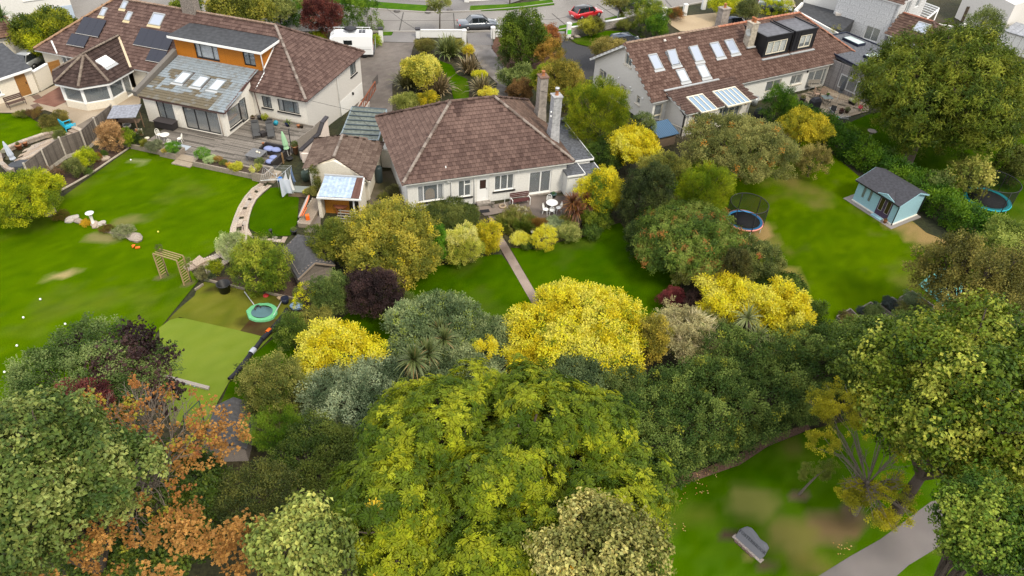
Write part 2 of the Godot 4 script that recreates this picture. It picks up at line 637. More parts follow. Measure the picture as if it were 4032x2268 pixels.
func glass()->Material:
	return M("glass",c3(.5,.56,.6,.16),.03,"",Vector3.ONE,{"spec":.9})
func win(par:Node3D,x:Transform3D,r:Array,cols:Array,mat:Material,o:={})->MeshInstance3D:
	var f:float=o.get("bar",.06)
	var z:float=o.get("z",-.07)
	var u0:float=r[0]; var h0:float=r[1]; var u1:float=r[2]; var h1:float=r[3]
	var m:=MB.new()
	m.bx(u0,h0,z-.05,u0+f,h1,z); m.bx(u1-f,h0,z-.05,u1,h1,z)
	m.bx(u0+f,h0,z-.05,u1-f,h0+f,z); m.bx(u0+f,h1-f,z-.05,u1-f,h1,z)
	var tot:=.0
	for c in cols:tot+=c
	var edges:Array=[u0]
	var acc:=.0
	for i in cols.size():
		acc+=cols[i]
		edges.append(u0+(u1-u0)*acc/tot)
		if i<cols.size()-1:
			m.bx(edges[-1]-f*.5,h0+f,z-.05,edges[-1]+f*.5,h1-f,z)
	var top:float=o.get("top",.0)
	var only:Array=o.get("topcols",range(cols.size()))
	if top>.0:
		for i in only:
			m.bx(edges[i]+f*.5,h1-top-f*.5,z-.05,edges[i+1]-f*.5,h1-top+f*.5,z-.002)
	var w:=part(par,o.get("name","window"),m.done(),mat,x)
	for i in cols.size():
		var a:float=edges[i]+f*.5
		var b:float=edges[i+1]-f*.5
		var spans:=[[h0+f,h1-f]]
		if top>.0 and only.has(i):spans=[[h0+f,h1-top-f*.5],[h1-top+f*.5,h1-f]]
		for s in spans:
			var g:=MB.new()
			g.bx(a,s[0],z-.03,b,s[1],z-.022)
			part(w,"pane",g.done(),glass(),x)
	if o.has("sill"):
		var s:=MB.new()
		s.bx(u0-.12,h0-.1,-.06,u1+.12,h0-.003,.1)
		part(w,"sill",s.done(),o.sill,x)
	if o.has("blind"):
		var s:=MB.new()
		s.bx(u0+f,h0+f+(h1-h0)*o.get("drop",.0),z-.14,u1-f,h1-f,z-.12)
		part(w,"blind",s.done(),o.blind,x)
	if o.has("curtain"):
		for s in 2:
			var c:=MB.new()
			var cw:float=(u1-u0)*o.get("cw",.14)
			for k in 4:
				var a:float=u0+f+k*cw/4 if s==0 else u1-f-cw+k*cw/4
				c.bx(a,h0+f,z-.16-.03*(k % 2),a+cw/4,h1-f,z-.13-.03*(k % 2))
			part(w,"curtain",c.done(),o.curtain,x)
	return w
func slope_frame(A:Vector3,B:Vector3,top:Vector3)->Transform3D:
	var x:=(B-A).normalized()
	var y:=(top-A)-x*(top-A).dot(x)
	y=y.normalized()
	return Transform3D(Basis(x,y,x.cross(y)),A)
func slope2(f:Transform3D,p:Vector3)->Vector2:
	var q:=f.affine_inverse()*p
	return Q(q.x,q.y)
func tile_mesh(kind:String,w:float,l:float)->Mesh:
	var key:="tile_%s_%.2f_%.2f" %[kind,w,l]
	if meshes.has(key):return meshes[key]
	var m:=MB.new()
	var sec:Array=[[.0,.012],[.05,.03],[.1,.012],[1.,.012]]if kind=="flat" else[[.0,.0],[.12,.035],[.3,.04],[.42,.005],[.55,.0],[.68,.035],[.86,.04],[1.,.0]]
	for i in sec.size()-1:
		var a:=J((sec[i][0]-.5)*w*.985,0,sec[i][1]+.05)
		var b:=J((sec[i+1][0]-.5)*w*.985,0,sec[i+1][1]+.05)
		var up:=J(0,l*1.08,-.046)
		m.quad(a,b,b+up,a+up)
		m.quad(a-J(0,0,.048),b-J(0,0,.048),b,a)
	m.quad(J(-.4925*w,0,.0),J(-.4925*w,0,sec[0][1]+.05),J(-.4925*w,l,.012),J(-.4925*w,l,.0))
	m.quad(J(.4925*w,0,sec[-1][1]+.05),J(.4925*w,0,.0),J(.4925*w,l,.0),J(.4925*w,l,.012))
	meshes[key]=m.done()
	return meshes[key]
func tiles(par:Node3D,f:Transform3D,outline:Array,holes:Array,kind:String,w:float,l:float,tint:Array,singles:int,seed_:int,stainf=null):
	rg.seed=seed_
	var pg:=PackedVector2Array(outline)
	var grown:=Geometry2D.offset_polygon(pg,.13)
	if grown.size():pg=grown[0]
	var spots:Array=[]
	var r:=Rect2(pg[0],Vector2.ZERO)
	for p in pg:r=r.expand(p)
	var row:=0
	var y:=r.position.y
	while y<r.end.y-l*.4:
		var x:=r.position.x+(w*.5 if row % 2 and kind=="flat" else .0)
		while x<r.end.x+w:
			var c:=Q(x,y+l*.5)
			var ok:=Geometry2D.is_point_in_polygon(c,pg)
			for h in holes:
				if c.x>h[0]and c.x<h[2]and c.y>h[1]and c.y<h[3]:ok=false
			if ok:
				var p:=f*J(x,y,0)
				spots.append([p.distance_squared_to(cam_pos),x,y])
			x+=w
		y+=l
		row+=1
	spots.sort_custom(func(a,b):return a[0]<b[0])
	var mesh:=tile_mesh(kind,w,l)
	var tone:Array=[]
	for k in 6:
		tone.append(M("roof_tile_%d_%d" %[seed_,k],blend(tint[0],tint[1],k/5.),.88,"tile",J(1.7,1.7,1.7),{"spec":.25}))
	var n:=mini(singles,spots.size())
	for i in n:
		var s:Array=spots[i]
		var t:=Transform3D(f.basis*Basis(J(0,0,1),rnd(-.012,.012))*Basis(J(1,0,0),rnd(-.006,.012)),f*J(s[1],s[2],.0))
		var k:=rg.randi_range(0,5)
		if stainf is Callable:k=clampi(int(k*.6+stainf.call(s[1],s[2])*5.),0,5)
		part(par,"tile",mesh,tone[k],t)
	if spots.size()>n:
		var mm:=MultiMesh.new()
		mm.transform_format=MultiMesh.TRANSFORM_3D
		mm.use_colors=true
		mm.mesh=mesh
		mm.instance_count=spots.size()-n
		var inv:=par.global_transform.affine_inverse()
		for i in range(n,spots.size()):
			var s:Array=spots[i]
			mm.set_instance_transform(i-n,inv*Transform3D(f.basis*Basis(J(0,0,1),rnd(-.012,.012)),f*J(s[1],s[2],.0)))
			var q:=rnd(0,1)
			if stainf is Callable:q=clampf(q*.6+stainf.call(s[1],s[2]),0,1)
			mm.set_instance_color(i-n,blend(tint[0],tint[1],q))
		var o:=MultiMeshInstance3D.new()
		o.name="tiling"
		o.multimesh=mm
		o.material_override=M("tiling",c3(1,1,1),.88,"tile",J(1.7,1.7,1.7),{"spec":.25,"vc":true})
		o.set_meta("kind","stuff")
		par.add_child(o,true)
func caps(par:Node3D,a:Vector3,b:Vector3,tint:Array,r:=.13,called:="ridge_tile",lift:=.05):
	var L:=a.distance_to(b)
	var n:=maxi(1,roundi(L/.46))
	var key:="cap_%.3f" % r
	if not meshes.has(key):
		var m:=MB.new()
		for k in 6:
			var t0:=PI*k/6.
			var t1:=PI*(k+1)/6.
			var p:=J(0,sin(t0)*r,cos(t0)*r)
			var q:=J(0,sin(t1)*r,cos(t1)*r)
			var e:=J(1,0,0)
			m.quad(p-e*.5,p+e*.49,(q+e*.49),q-e*.5)
			m.tri(J(-.5,0,0),p-e*.5,q-e*.5)
		m.bx(.46,-.02,-r*1.06,.5,r*1.04,r*1.06)
		meshes[key]=m.done()
	var x:=(b-a).normalized()
	var z:=x.cross(UP).normalized()
	for i in n:
		var c:=a.lerp(b,(i+.5)/n)
		var mat:=M("cap_%s_%d" %[str(tint[0]),rg.randi_range(0,2)],blend(tint[0],tint[1],rnd(0,1)),.9,"tile",V3(2.5))
		part(par,called,meshes[key],mat,Transform3D(Basis(x*(L/n),z.cross(x),z),c+UP*lift*rnd(.85,1.15)))
func roof_slab(par:Node3D,pts:Array,mat:Material,called:="roof",th:=.14)->MeshInstance3D:
	var m:=MB.new()
	m.slab(pts,J(0,-th,0))
	return part(par,called,m.done(),mat)
func rooflight(par:Node3D,f:Transform3D,r:Array,frame:Material,pane:Material,o:={})->MeshInstance3D:
	var m:=MB.new()
	var u0:float=r[0]; var v0:float=r[1]; var u1:float=r[2]; var v1:float=r[3]
	var z:float=.13
	var w:=.09
	m.bx(u0,v0,-.02,u0+w,v1,z); m.bx(u1-w,v0,-.02,u1,v1,z)
	m.bx(u0+w,v0,-.02,u1-w,v0+w,z); m.bx(u0+w,v1-w*1.5,-.02,u1-w,v1,z+.015)
	var t:=part(par,"rooflight",m.done(),frame,f)
	var g:=MB.new()
	g.bx(u0+w,v0+w,.0,u1-w,v1-w*1.5,z-.03)
	var gx:=f
	if o.get("open",.0)>.0:
		var c:=J((u0+u1)*.5,(v0+v1)*.5,z)
		var rot:=Transform3D(Basis(J(1,0,0),o.open),Vector3.ZERO)
		gx=f*tb(c)*rot*tb(-c)
		var h:=MB.new()
		h.bx(u0+w,v0+w,-.03,u1-w,v1-w*1.5,.045)
		part(t,"opening",h.done(),M("dark_inside",c3(.02,.02,.02),.9),f)
		g=MB.new()
		g.bx(u0+w*.6,v0+w*.6,z+.0,u1-w*.6,v1-w*1.2,z+.05)
		var e:=MB.new()
		for q in[[u0+.02,v0,u0+.1,v1],[u1-.1,v0,u1-.02,v1],[u0+.1,v0,u1-.1,v0+.08],[u0+.1,v1-.1,u1-.1,v1-.02]]:
			e.bx(q[0],q[1],z-.01,q[2],q[3],z+.065)
		part(t,"sash",e.done(),frame,gx)
	part(t,"pane",g.done(),pane,gx)
	if o.has("apron"):
		var a:=MB.new()
		a.bx(u0-.08,v0-.26,.055,u1+.08,v0-.004,.075)
		part(t,"apron",a.done(),o.apron,f)
	return t
func bp(par:Node3D,called:String,a:Vector3,b:Vector3,mat:Material,x:=Transform3D())->MeshInstance3D:
	var m:=MB.new()
	m.bx(a.x,a.y,a.z,b.x,b.y,b.z)
	return part(par,called,m.done(),mat,x)
func tp_(par:Node3D,called:String,path:Array,r:float,mat:Material,x:=Transform3D(),r1:=-1.)->MeshInstance3D:
	var m:=MB.new()
	m.tube(path,r,r if r1<0 else r1,8)
	return part(par,called,m.done(true),mat,x)
func lp(par:Node3D,called:String,prof:Array,seg:int,mat:Material,x:=Transform3D())->MeshInstance3D:
	var m:=MB.new()
	m.lathe(prof,seg)
	return part(par,called,m.done(true),mat,x)
func pot_plant(label:String,p:Vector3,r:float,h:float,potc:Color,kind:String,pr:float,cols:Array,group:="")->Node3D:
	rg.seed=label.hash()
	var t:=thing("pot_plant",label,"potted plant",p,group)
	lp(t,"pot",[Q(0,0),Q(r*.72,0),Q(r,h),Q(r*1.08,h),Q(r*1.08,h*.86),Q(r*.9,h*.86),Q(r*.88,h*.9),Q(0,h*.9)],14,M("pot_%s" % str(potc),potc,.6,"mottle",V3(3)),at(p))
	if kind=="blades":
		var m:=MB.new()
		blades(m,p+UP*h*.9,36,pr*1.6,.04,cols,.3,.5)
		part(t,"blades",m.done(),M("blades",c3(1,1,1),.45,"",Vector3.ONE,{"vc":true,"back":.25}))
	elif kind:
		crown(t,"foliage",[[p+UP*(h+pr*.55),pr,pr*.8]],kind,pr*.5,cols,{"under":.2})
	return t
func setup():
	var cam:=Camera3D.new()
	cam.name="camera"
	cam.fov=42.755
	cam.near=.1
	cam.far=900.
	cam.transform=Transform3D(Basis(J(.9981348,.0467659,-.0392412),J(-.0610485,.7646156,-.6415887),J(0,.6427876,.7660444)),cam_pos)
	add_child(cam)
	cam.current=true
	var env:=Environment.new()
	env.background_mode=Environment.BG_SKY
	env.tonemap_mode=Environment.TONE_MAPPER_LINEAR
	env.tonemap_exposure=2.1
	env.sdfgi_enabled=true
	env.ssao_enabled=true
	env.ssil_enabled=true
	var sm:=ProceduralSkyMaterial.new()
	sm.sky_top_color=c3(.9,.91,.93)
	sm.sky_horizon_color=c3(.88,.88,.88)
	sm.sky_curve=.3
	sm.ground_bottom_color=c3(.25,.27,.22)
	sm.ground_horizon_color=c3(.6,.62,.62)
	sm.sky_energy_multiplier=1.
	var sky:=Sky.new()
	sky.sky_material=sm
	env.sky=sky
	var we:=WorldEnvironment.new()
	we.name="world"
	we.environment=env
	add_child(we)
	var sun:=DirectionalLight3D.new()
	sun.name="sun"
	sun.light_energy=.5
	sun.light_angular_distance=14.
	sun.light_color=c3(1.,.96,.88)
	sun.shadow_enabled=true
	add_child(sun)
	sun.look_at_from_position(J(22,44,26),Vector3.ZERO)
	gnoise.seed=5
	gnoise.frequency=.02
	gnoise.fractal_octaves=3
	lump.seed=11
	lump.frequency=.05
	lump.fractal_octaves=2
func ground():
	var gm:=M("soil",c3(1,1,1),.95,"mottle",V3(.5),{"vc":true,"bump":"fine","bumps":.8})
	var xs:Array=[-600,-300,-150,-90]
	var zs:Array=[-700,-400,-200,-140]
	for i in range(-70,85):xs.append(i)
	for v in[100,160,300,600]:xs.append(v)
	for i in range(-115,8):zs.append(i)
	for v in[20,60,200,500]:zs.append(v)
	var m:=MB.new()
	m.colored=true
	for i in xs.size()-1:
		for j in zs.size()-1:
			var q:Array=[]
			for k in[[i,j],[i,j+1],[i+1,j+1],[i+1,j]]:
				q.append(J(xs[k[0]],terr(xs[k[0]],zs[k[1]])-.06,zs[k[1]]))
			var t:=gnoise.get_noise_2d(xs[i]*6.,zs[j]*6.)+.45
			m.col=blend(c3(.03,.035,.012),c3(.06,.05,.025),t)
			m.quad(q[0],q[1],q[2],q[3])
	struct("ground",m.done(),gm)
	var straw:=c3(.36,.25,.1)
	var bare:=c3(.2,.15,.09)
	for w in[[J(32.07,0,-46.12),3.2,1.3,-.45,straw],[J(31.38,0,-47.43),1.4,.9,-.4,straw],[J(38.01,0,-47.42),.1,.1,.0,straw],
			[J(18.16,0,-45.87),1.2,1.6,.3,straw],[J(18.88,0,-40.55),1.2,1.5,.4,c3(.27,.22,.06)],
			[J(-29.23,0,-36.17),.9,.35,.5,c3(.42,.34,.15)],[J(-27.7,0,-42.45),1.,.6,.2,c3(.2,.2,.06)],[J(-28.49,0,-40.35),1.1,.7,-.1,c3(.25,.23,.09)],
			[J(16.53,0,-20.79),1.8,.8,.35,c3(.2,.145,.07)],[J(17.76,0,-21.77),.5,.4,.0,bare],[J(14.28,0,-20.13),1.3,.9,.2,c3(.2,.19,.05)],
			[J(12.57,0,-21.86),1.3,1.,.3,c3(.19,.2,.05)],[J(11.23,0,-20.07),.35,.3,.0,c3(.1,.07,.045)],[J(12.7,0,-18.64),.3,.25,.0,c3(.12,.085,.05)],[J(12.03,0,-19),.45,.16,-.6,c3(.24,.22,.06)],
			[J(15.24,0,-22.6),.4,.3,.0,bare],[J(39.52,0,-58.08),1.6,1.,.0,c3(.12,.12,.03)],[J(-22.79,0,-36.52),.25,.2,.0,bare],[J(-21.01,0,-35.94),.35,.25,.0,bare],[J(-30.63,0,-50.48),.9,.4,-.2,c3(.24,.27,.1)]]:
		worn.append([w[0].x,w[0].z,w[1],w[2],w[3],w[4]])
	var grass:=M("lawn_grass",c3(1,1,1),.9,"grass",V3(.45),{"vc":true,"bump":"grass","bumps":.7,"spec":.06})
	var bright:=func(x,z):return lawn_colour(x,z,c3(.06,.125,.002),c3(.1,.18,.003),.5)
	var deep:=func(x,z):return lawn_colour(x,z,c3(.036,.09,.002),c3(.065,.135,.003),.6)
	var pale:=func(x,z):return lawn_colour(x,z,c3(.055,.11,.002),c3(.1,.17,.003),1.5)
	var park:=func(x,z):return lawn_colour(x,z,c3(.045,.115,.003),c3(.09,.18,.005),1.1 if x<14. else 2.2)
	sheet("lawn",[J(-31.93,0,-52.46),J(-27.08,0,-50.9),J(-20.75,0,-49.08),J(-20.12,0,-48.28),J(-20.42,0,-46.27),J(-20.33,0,-44.51),J(-20.2,0,-42.24),J(-20.43,0,-39.85),J(-21.1,0,-38.44),J(-21.8,0,-37.81),J(-20.48,0,-36.38),J(-20.98,0,-33.03),J(-21.2,0,-31.3),J(-20.76,0,-29.26),J(-20.15,0,-24.05),J(-27.35,0,-23.49),J(-37.89,0,-41.1),J(-34.15,0,-42.49),J(-33.8,0,-44.61)],-.01,bright,grass)
	sheet("lawn",[J(-17.54,0,-48.22),J(-16.57,0,-46.53),J(-15.88,0,-43.44),J(-15.97,0,-41.86),J(-17.85,0,-41.52),J(-19.02,0,-42.37),J(-19.56,0,-43.81),J(-19.61,0,-46.19),J(-19.12,0,-47.81)],-.01,deep,grass)
	sheet("lawn",[J(-45.24,0,-56.85),J(-43.24,0,-56.99),J(-41.09,0,-55.55),J(-40.07,0,-54.26),J(-40.24,0,-52.2),J(-41.55,0,-51.17),J(-40.95,0,-49.55),J(-40.49,0,-48.38),J(-41.27,0,-48.49),J(-46.16,0,-56.85)],-.01,bright,grass)
	sheet("lawn",[J(-40.65,0,-47.77),J(-38.79,0,-47.21),J(-37.52,0,-45.12),J(-39.01,0,-44.95)],-.01,bright,grass)
	sheet("lawn",[J(-7.75,0,-38.24),J(-1.48,0,-41.08),J(-.87,0,-41.14),J(.56,0,-38.41),J(1.99,0,-34.75),J(1.96,0,-31.88),J(-6.52,0,-30.48),J(-9.99,0,-30.18),J(-10.5,0,-33.62)],-.01,deep,grass)
	sheet("lawn",[J(-.32,0,-42.04),J(1.58,0,-42.42),J(5.08,0,-44.4),J(7.83,0,-45.97),J(9.26,0,-42.16),J(11.48,0,-39.68),J(11.09,0,-36.74),J(9.41,0,-33.58),J(2.94,0,-32.65),J(2.57,0,-34.8)],-.01,deep,grass)
	sheet("lawn",[J(11.01,0,-53.2),J(18.96,0,-60.3),J(26.78,0,-61.28),J(31.42,0,-47.15),J(34.59,0,-44.71),J(32.9,0,-39.17),J(29.4,0,-36.08),J(20.66,0,-34.57),J(18.03,0,-36.2),J(15.4,0,-40.06),J(15.17,0,-46.75)],-.01,pale,grass)
	sheet("lawn",[J(33.91,0,-67.36),J(38.93,0,-69.32),J(49.74,0,-64.16),J(41.77,0,-45.43),J(36.94,0,-45.93),J(34.45,0,-54.03),J(30.29,0,-64.42)],-.01,deep,grass)
	sheet("lawn",[J(-15.6,0,-27.66),J(-14.89,0,-30.09),J(-13.99,0,-31.87),J(-12.42,0,-32.36),J(-11.21,0,-28.48),J(-13.2,0,-24.58),J(-15.16,0,-24.43),J(-15.52,0,-25.49)],-.012,deep,grass)
	sheet("lawn",[J(7.92,0,-22.08),J(9.06,0,-22.63),J(10.18,0,-23.28),J(12.58,0,-24.29),J(14.46,0,-25.61),J(17.02,0,-26.9),J(21.92,0,-28.67),J(32.19,0,-30.49),J(29.42,0,-25.18),J(23.38,0,-22.63),J(22.04,0,-22.65),J(21.11,0,-22),J(18.64,0,-20.28),J(15.01,0,-18.14),J(14.38,0,-17.12),J(6.39,0,-16.61),J(6.76,0,-20.69)],-.012,park,grass)
	sheet("lawn",[J(18.73,0,-18.38),J(19.44,0,-18.95),J(21.64,0,-20.2),J(23.54,0,-20.4),J(23.71,0,-19.37),J(22.36,0,-18.61),J(21.04,0,-17.56),J(18.12,0,-17.88)],-.012,park,grass)
	sheet("lawn",[J(-10.2,-1.61,-78.06),J(-9.14,-1.6,-77.15),J(-8.04,-1.6,-76.46),J(-7.11,-1.6,-73.95),J(-6.03,-1.6,-73.11),J(-5.6,-1.6,-70.88),J(-5.49,-1.6,-67.65),J(-6.8,-1.61,-67.48),J(-7.56,-1.61,-71),J(-8.83,-1.61,-75.12)],.0,deep,grass)
	sheet("lawn",[J(5.15,-1.6,-85.72),J(6.4,-1.6,-86.65),J(8.36,-1.6,-88.22),J(9.46,-1.6,-89.16),J(12.19,-1.6,-89.61),J(13.54,-1.6,-87.55),J(11.94,-1.6,-85.34),J(7.18,-1.6,-84),J(5.86,-1.6,-84.5)],.0,deep,grass)
	var bed:=M("bed_soil",c3(1,1,1),.95,"mottle",V3(1.4),{"vc":true,"bump":"fine","bumps":1.})
	sheet("soil_strip",[J(8.22,0,-22.38),J(9.35,0,-22.78),J(10.3,0,-23.17),J(12.56,0,-24.2),J(14.35,0,-25.55),J(17.03,0,-26.94),J(16.98,0,-27.32),J(14.45,0,-26.19),J(12.47,0,-24.8),J(10.09,0,-23.56),J(8.07,0,-22.8)],.0,c3(.19,.115,.08),bed)
	sheet("flower_bed",[J(-34.45,0,-45.33),J(-33.83,0,-46.75),J(-33.23,0,-48.32),J(-32.6,0,-50.6),J(-32.05,0,-52.52),J(-32.89,0,-53.53),J(-34.55,0,-51.84),J(-35.94,0,-47.57)],.0,c3(.1,.062,.045),bed)
	sheet("flower_bed",[J(-16.71,0,-35.21),J(-15.94,0,-35.48),J(-13.55,0,-34.86),J(-13.14,0,-36.62),J(-15.19,0,-38.39),J(-17.45,0,-37.03),J(-19.42,0,-36.84),J(-20.03,0,-36.58),J(-17.24,0,-35.76)],.0,c3(.09,.055,.04),bed)
	sheet("flower_bed",[J(-1.49,0,-45.29),J(1.87,0,-45.92),J(3.93,0,-46.42),J(5.96,0,-45.53),J(6.13,0,-44.35),J(3.11,0,-43),J(1.9,0,-41.99),J(-.34,0,-42.01)],.0,c3(.075,.07,.03),bed)
	sheet("flower_bed",[J(-4.03,-1.6,-81.67),J(-2.77,-1.6,-78.09),J(-1.76,-1.6,-74.92),J(-.03,-1.6,-70.18),J(1.4,-1.6,-72.24),J(3.79,-1.6,-80.84),J(3.46,-1.6,-84.96),J(1.17,-1.6,-90.14),J(-3.52,-1.6,-87.3)],.01,c3(.13,.065,.04),bed)
	var turf:=M("turf",c3(1,1,1),.95,"fine",V3(1.2),{"vc":true,"bump":"grass","bumps":.4,"spec":.1})
	var dull:=func(x,z):
		var t:=gnoise.get_noise_2d(x*18.,z*18.)+gnoise.get_noise_2d(x*60.,z*60.)*.5
		var k:=gnoise.get_noise_2d(x*9.+50.,z*9.)+gnoise.get_noise_2d(x*40.,z*40.)*.8
		return blend(blend(c3(.1,.12,.012),c3(.17,.17,.025),t+.5),c3(.05,.045,.012),(k-.2)*2.5)
	var clean:=func(x,z):
		var t:=gnoise.get_noise_2d(x*10.,z*10.)*.6+gnoise.get_noise_2d(x*60.,z*60.)*.4
		return blend(c3(.13,.19,.02),c3(.19,.24,.035),t+.5)
	sheet("putting_turf",[J(-21.2,0,-31.75),J(-20.76,0,-32.7),J(-16.73,0,-32.87),J(-14.23,0,-31.84),J(-14.89,0,-30.09),J(-15.63,0,-27.75),J(-15.76,0,-26.18),J(-15.18,0,-24.7),J(-17.61,0,-24.51),J(-19.25,0,-27.51)],.0,clean,turf)
	sheet("putting_turf",[J(-20.06,0,-36.3),J(-18.79,0,-36.01),J(-13.86,0,-35.01),J(-14.02,0,-33.3),J(-14.23,0,-31.84),J(-14.85,0,-31.56),J(-16.33,0,-31.95),J(-20.32,0,-32.79),J(-20.98,0,-32.42),J(-20.67,0,-33.59),J(-20.19,0,-34.83),J(-20.26,0,-35.44)],.006,dull,turf)
	sheet("turf_offcut",[J(-16.32,0,-31.92),J(-16.01,0,-33.09),J(-14.36,0,-33.13),J(-14.86,0,-31.58)],.014,func(x,z):return blend(c3(.075,.06,.022),c3(.05,.028,.015),gnoise.get_noise_2d(x*40.,z*40.)*1.5+.4),turf)
	var con:=M("road_concrete",c3(1,1,1),.9,"asphalt",V3(1.3),{"vc":true,"bump":"asphalt","bumps":.3})
	var road_c:=func(x,z):return blend(c3(.2,.185,.172),c3(.29,.27,.25),gnoise.get_noise_2d(x*8.,z*3.)+gnoise.get_noise_2d(x*60.,z*60.)*.3+.5)
	var kerbn:=[J(-75,0,-78.5),J(-30,0,-82.6),J(-15.7,0,-84.7),J(-4.8,0,-86.6),J(3.6,0,-88.3),J(11.1,0,-93.3),J(20,0,-99.5),J(34,0,-109),J(60,0,-126)]
	var kerbf:=[J(60,0,-137),J(24,0,-115),J(10,0,-103.5),J(3.2,0,-97.7),J(-1.,0,-95.4),J(-7.2,0,-92.9),J(-12.9,0,-91.6),J(-19.6,0,-91.7),J(-24.1,0,-92.6),J(-75,0,-97)]
	sheet("road",kerbn+kerbf,-.02,road_c,con,1.)
	sheet("road",[J(2.5,0,-97),J(6,0,-100.2),J(-4,0,-112),J(-9,0,-112)],-.02,road_c,con,1.)
	sheet("side_road",[J(10.5,0,-103),J(22,0,-113),J(14,0,-125),J(0,0,-120)],-.03,road_c,con,1.)
	var km:=M("kerb",c3(.42,.39,.36),.9,"asphalt",V3(2))
	for side in[kerbn,[J(3.2,0,-97.7),J(-1.,0,-95.4),J(-7.2,0,-92.9),J(-12.9,0,-91.6),J(-19.6,0,-91.7),J(-24.1,0,-92.6),J(-75,0,-97)]]:
		var k:=MB.new()
		for i in side.size()-1:
			k.bar(gp(side[i],.0),gp(side[i+1],.0),.16,.22)
		struct("kerb",k.done(),km)
	var jm:=M("joint_tar",c3(.06,.055,.05),.8)
	for j in[[J(-15.52,-1.6,-91.23),J(-15.05,-1.6,-84.79)],[J(-9.38,-1.6,-92.01),J(-8.59,-1.6,-85.96)],[J(2.93,-1.6,-93.98),J(4.57,-1.6,-90.44)],[J(8.86,-1.6,-98.5),J(11.43,-1.6,-93.76)],[J(18.29,-1.6,-101.7),J(18.8,-1.6,-99.05)]]:
		var k:=MB.new()
		k.bar(gp(j[0],-.012),gp(j[1],-.012),.12,.012)
		struct("road_joint",k.done(),jm)
	var jl:=MB.new()
	for i in range(1,kerbn.size()-2):
		var a:Vector3=gp(kerbn[i]+J(-.6,0,-3.6),-.012)
		var b:Vector3=gp(kerbn[i+1]+J(-.6,0,-3.6),-.012)
		jl.bar(a,b,.06,.01)
	struct("road_joint",jl.done(),jm)
	var verge:=func(x,z):return lawn_colour(x,z,c3(.045,.13,.01),c3(.1,.2,.015),.4)
	sheet("verge",[J(-75,0,-97.2),J(-24.1,0,-92.9),J(-19.6,0,-91.95),J(-12.9,0,-91.85),J(-12.83,-1.6,-93.95),J(-15.94,-1.6,-93.98),J(-23.32,-1.6,-94.27),J(-75,0,-100)],.09,verge,grass,.5,.2)
	sheet("verge",[J(-7.44,-1.6,-92.9),J(-2.67,-1.6,-94.2),J(3.25,-1.6,-97.15),J(2.94,-1.6,-98.96),J(-2.75,-1.6,-96.15),J(-7.49,-1.6,-94.74)],.09,verge,grass,.5,.2)
	sheet("verge",[J(-16.98,-1.6,-84.97),J(-15.75,-1.6,-84.85),J(-15.73,-1.6,-83.58),J(-16.67,-1.6,-83.31)],.06,verge,grass,.5,.1)
	sheet("verge",[J(-12.45,-1.6,-85.09),J(-7.8,-1.6,-86.04),J(-7.74,-1.6,-85.36),J(-12.38,-1.6,-84.56)],.06,verge,grass,.5,.1)
	sheet("verge",[J(3.84,-1.6,-89.79),J(6.36,-1.6,-91.41),J(6.33,-1.6,-90.74),J(4.54,-1.6,-88.36),J(3.53,-1.6,-87.99)],.06,verge,grass,.5,.1)
	sheet("verge",[J(9.59,-1.6,-93.17),J(11.17,-1.6,-94.41),J(12.2,-1.6,-94.72),J(12.12,-1.6,-93.6),J(9.66,-1.6,-92.58)],.06,verge,grass,.5,.1)
	sheet("verge",[J(15.58,-1.6,-98.19),J(17.74,-1.6,-98.86),J(18.72,-1.6,-98.44),J(17.66,-1.6,-95.65),J(16.79,-1.6,-96.94),J(15.19,-1.6,-96.37)],.06,verge,grass,.5,.1)
	var foot:=func(x,z):return blend(c3(.18,.168,.165),c3(.25,.235,.23),gnoise.get_noise_2d(x*10.,z*10.)+.5)
	sheet("footway",[J(-75,0,-100),J(-23.33,-1.6,-94.32),J(-15.95,-1.6,-94),J(-12.84,-1.6,-93.97),J(-11.19,-1.6,-91.83),J(-7.43,-1.6,-92.76),J(-7.5,-1.6,-94.8),J(-2.76,-1.6,-96.21),J(3,0,-103),J(-75,0,-112)],.05,foot,con,1.)
	sheet("footway",[J(-16.67,-1.6,-83.31),J(-15.73,-1.6,-83.58),J(-15.65,-1.6,-84.77),J(-13.12,-1.6,-85.1),J(-12.7,-1.6,-81.93),J(-16.65,-1.6,-81.54)],.02,foot,con)
	sheet("footway",[J(-7.21,-1.6,-85.69),J(-4.65,-1.6,-86.48),J(-4.16,-1.6,-86.19),J(-3.85,-1.6,-82.51),J(-6.72,-1.6,-82.17)],.02,foot,con)
	sheet("footway",[J(2.92,-1.6,-89.12),J(3.84,-1.6,-89.79),J(3.53,-1.6,-87.99),J(4.44,-1.6,-88.09),J(4.4,-1.6,-85.23),J(3.56,-1.6,-84.98),J(2.16,-1.6,-87.21)],.02,foot,con)
	var brick:=func(x,z):return blend(c3(.12,.1,.088),c3(.21,.18,.16),gnoise.get_noise_2d(x*5.,z*5.)*.8+gnoise.get_noise_2d(x*90.,z*90.)*.5+.5)
	sheet("brick_drive",[J(-19.63,-1.6,-78.58),J(-18.19,-1.61,-78.81),J(-17.62,-1.6,-80.01),J(-16.68,-1.6,-81.42),J(-12.7,-1.6,-81.93),J(-12.82,-1.6,-80.54),J(-12.69,-1.62,-78.36),J(-13.27,-1.7,-75.3),J(-13.38,-1.79,-73.87),J(-13.72,-2.01,-71.75),J(-12.69,-2.17,-65.44),J(-13.75,-2.03,-62.43),J(-16.44,-1.88,-61.79),J(-16.3,-2.17,-65.34),J(-17.39,-2,-67.72),J(-18.71,-1.66,-73.38)],.0,brick,con,.35)
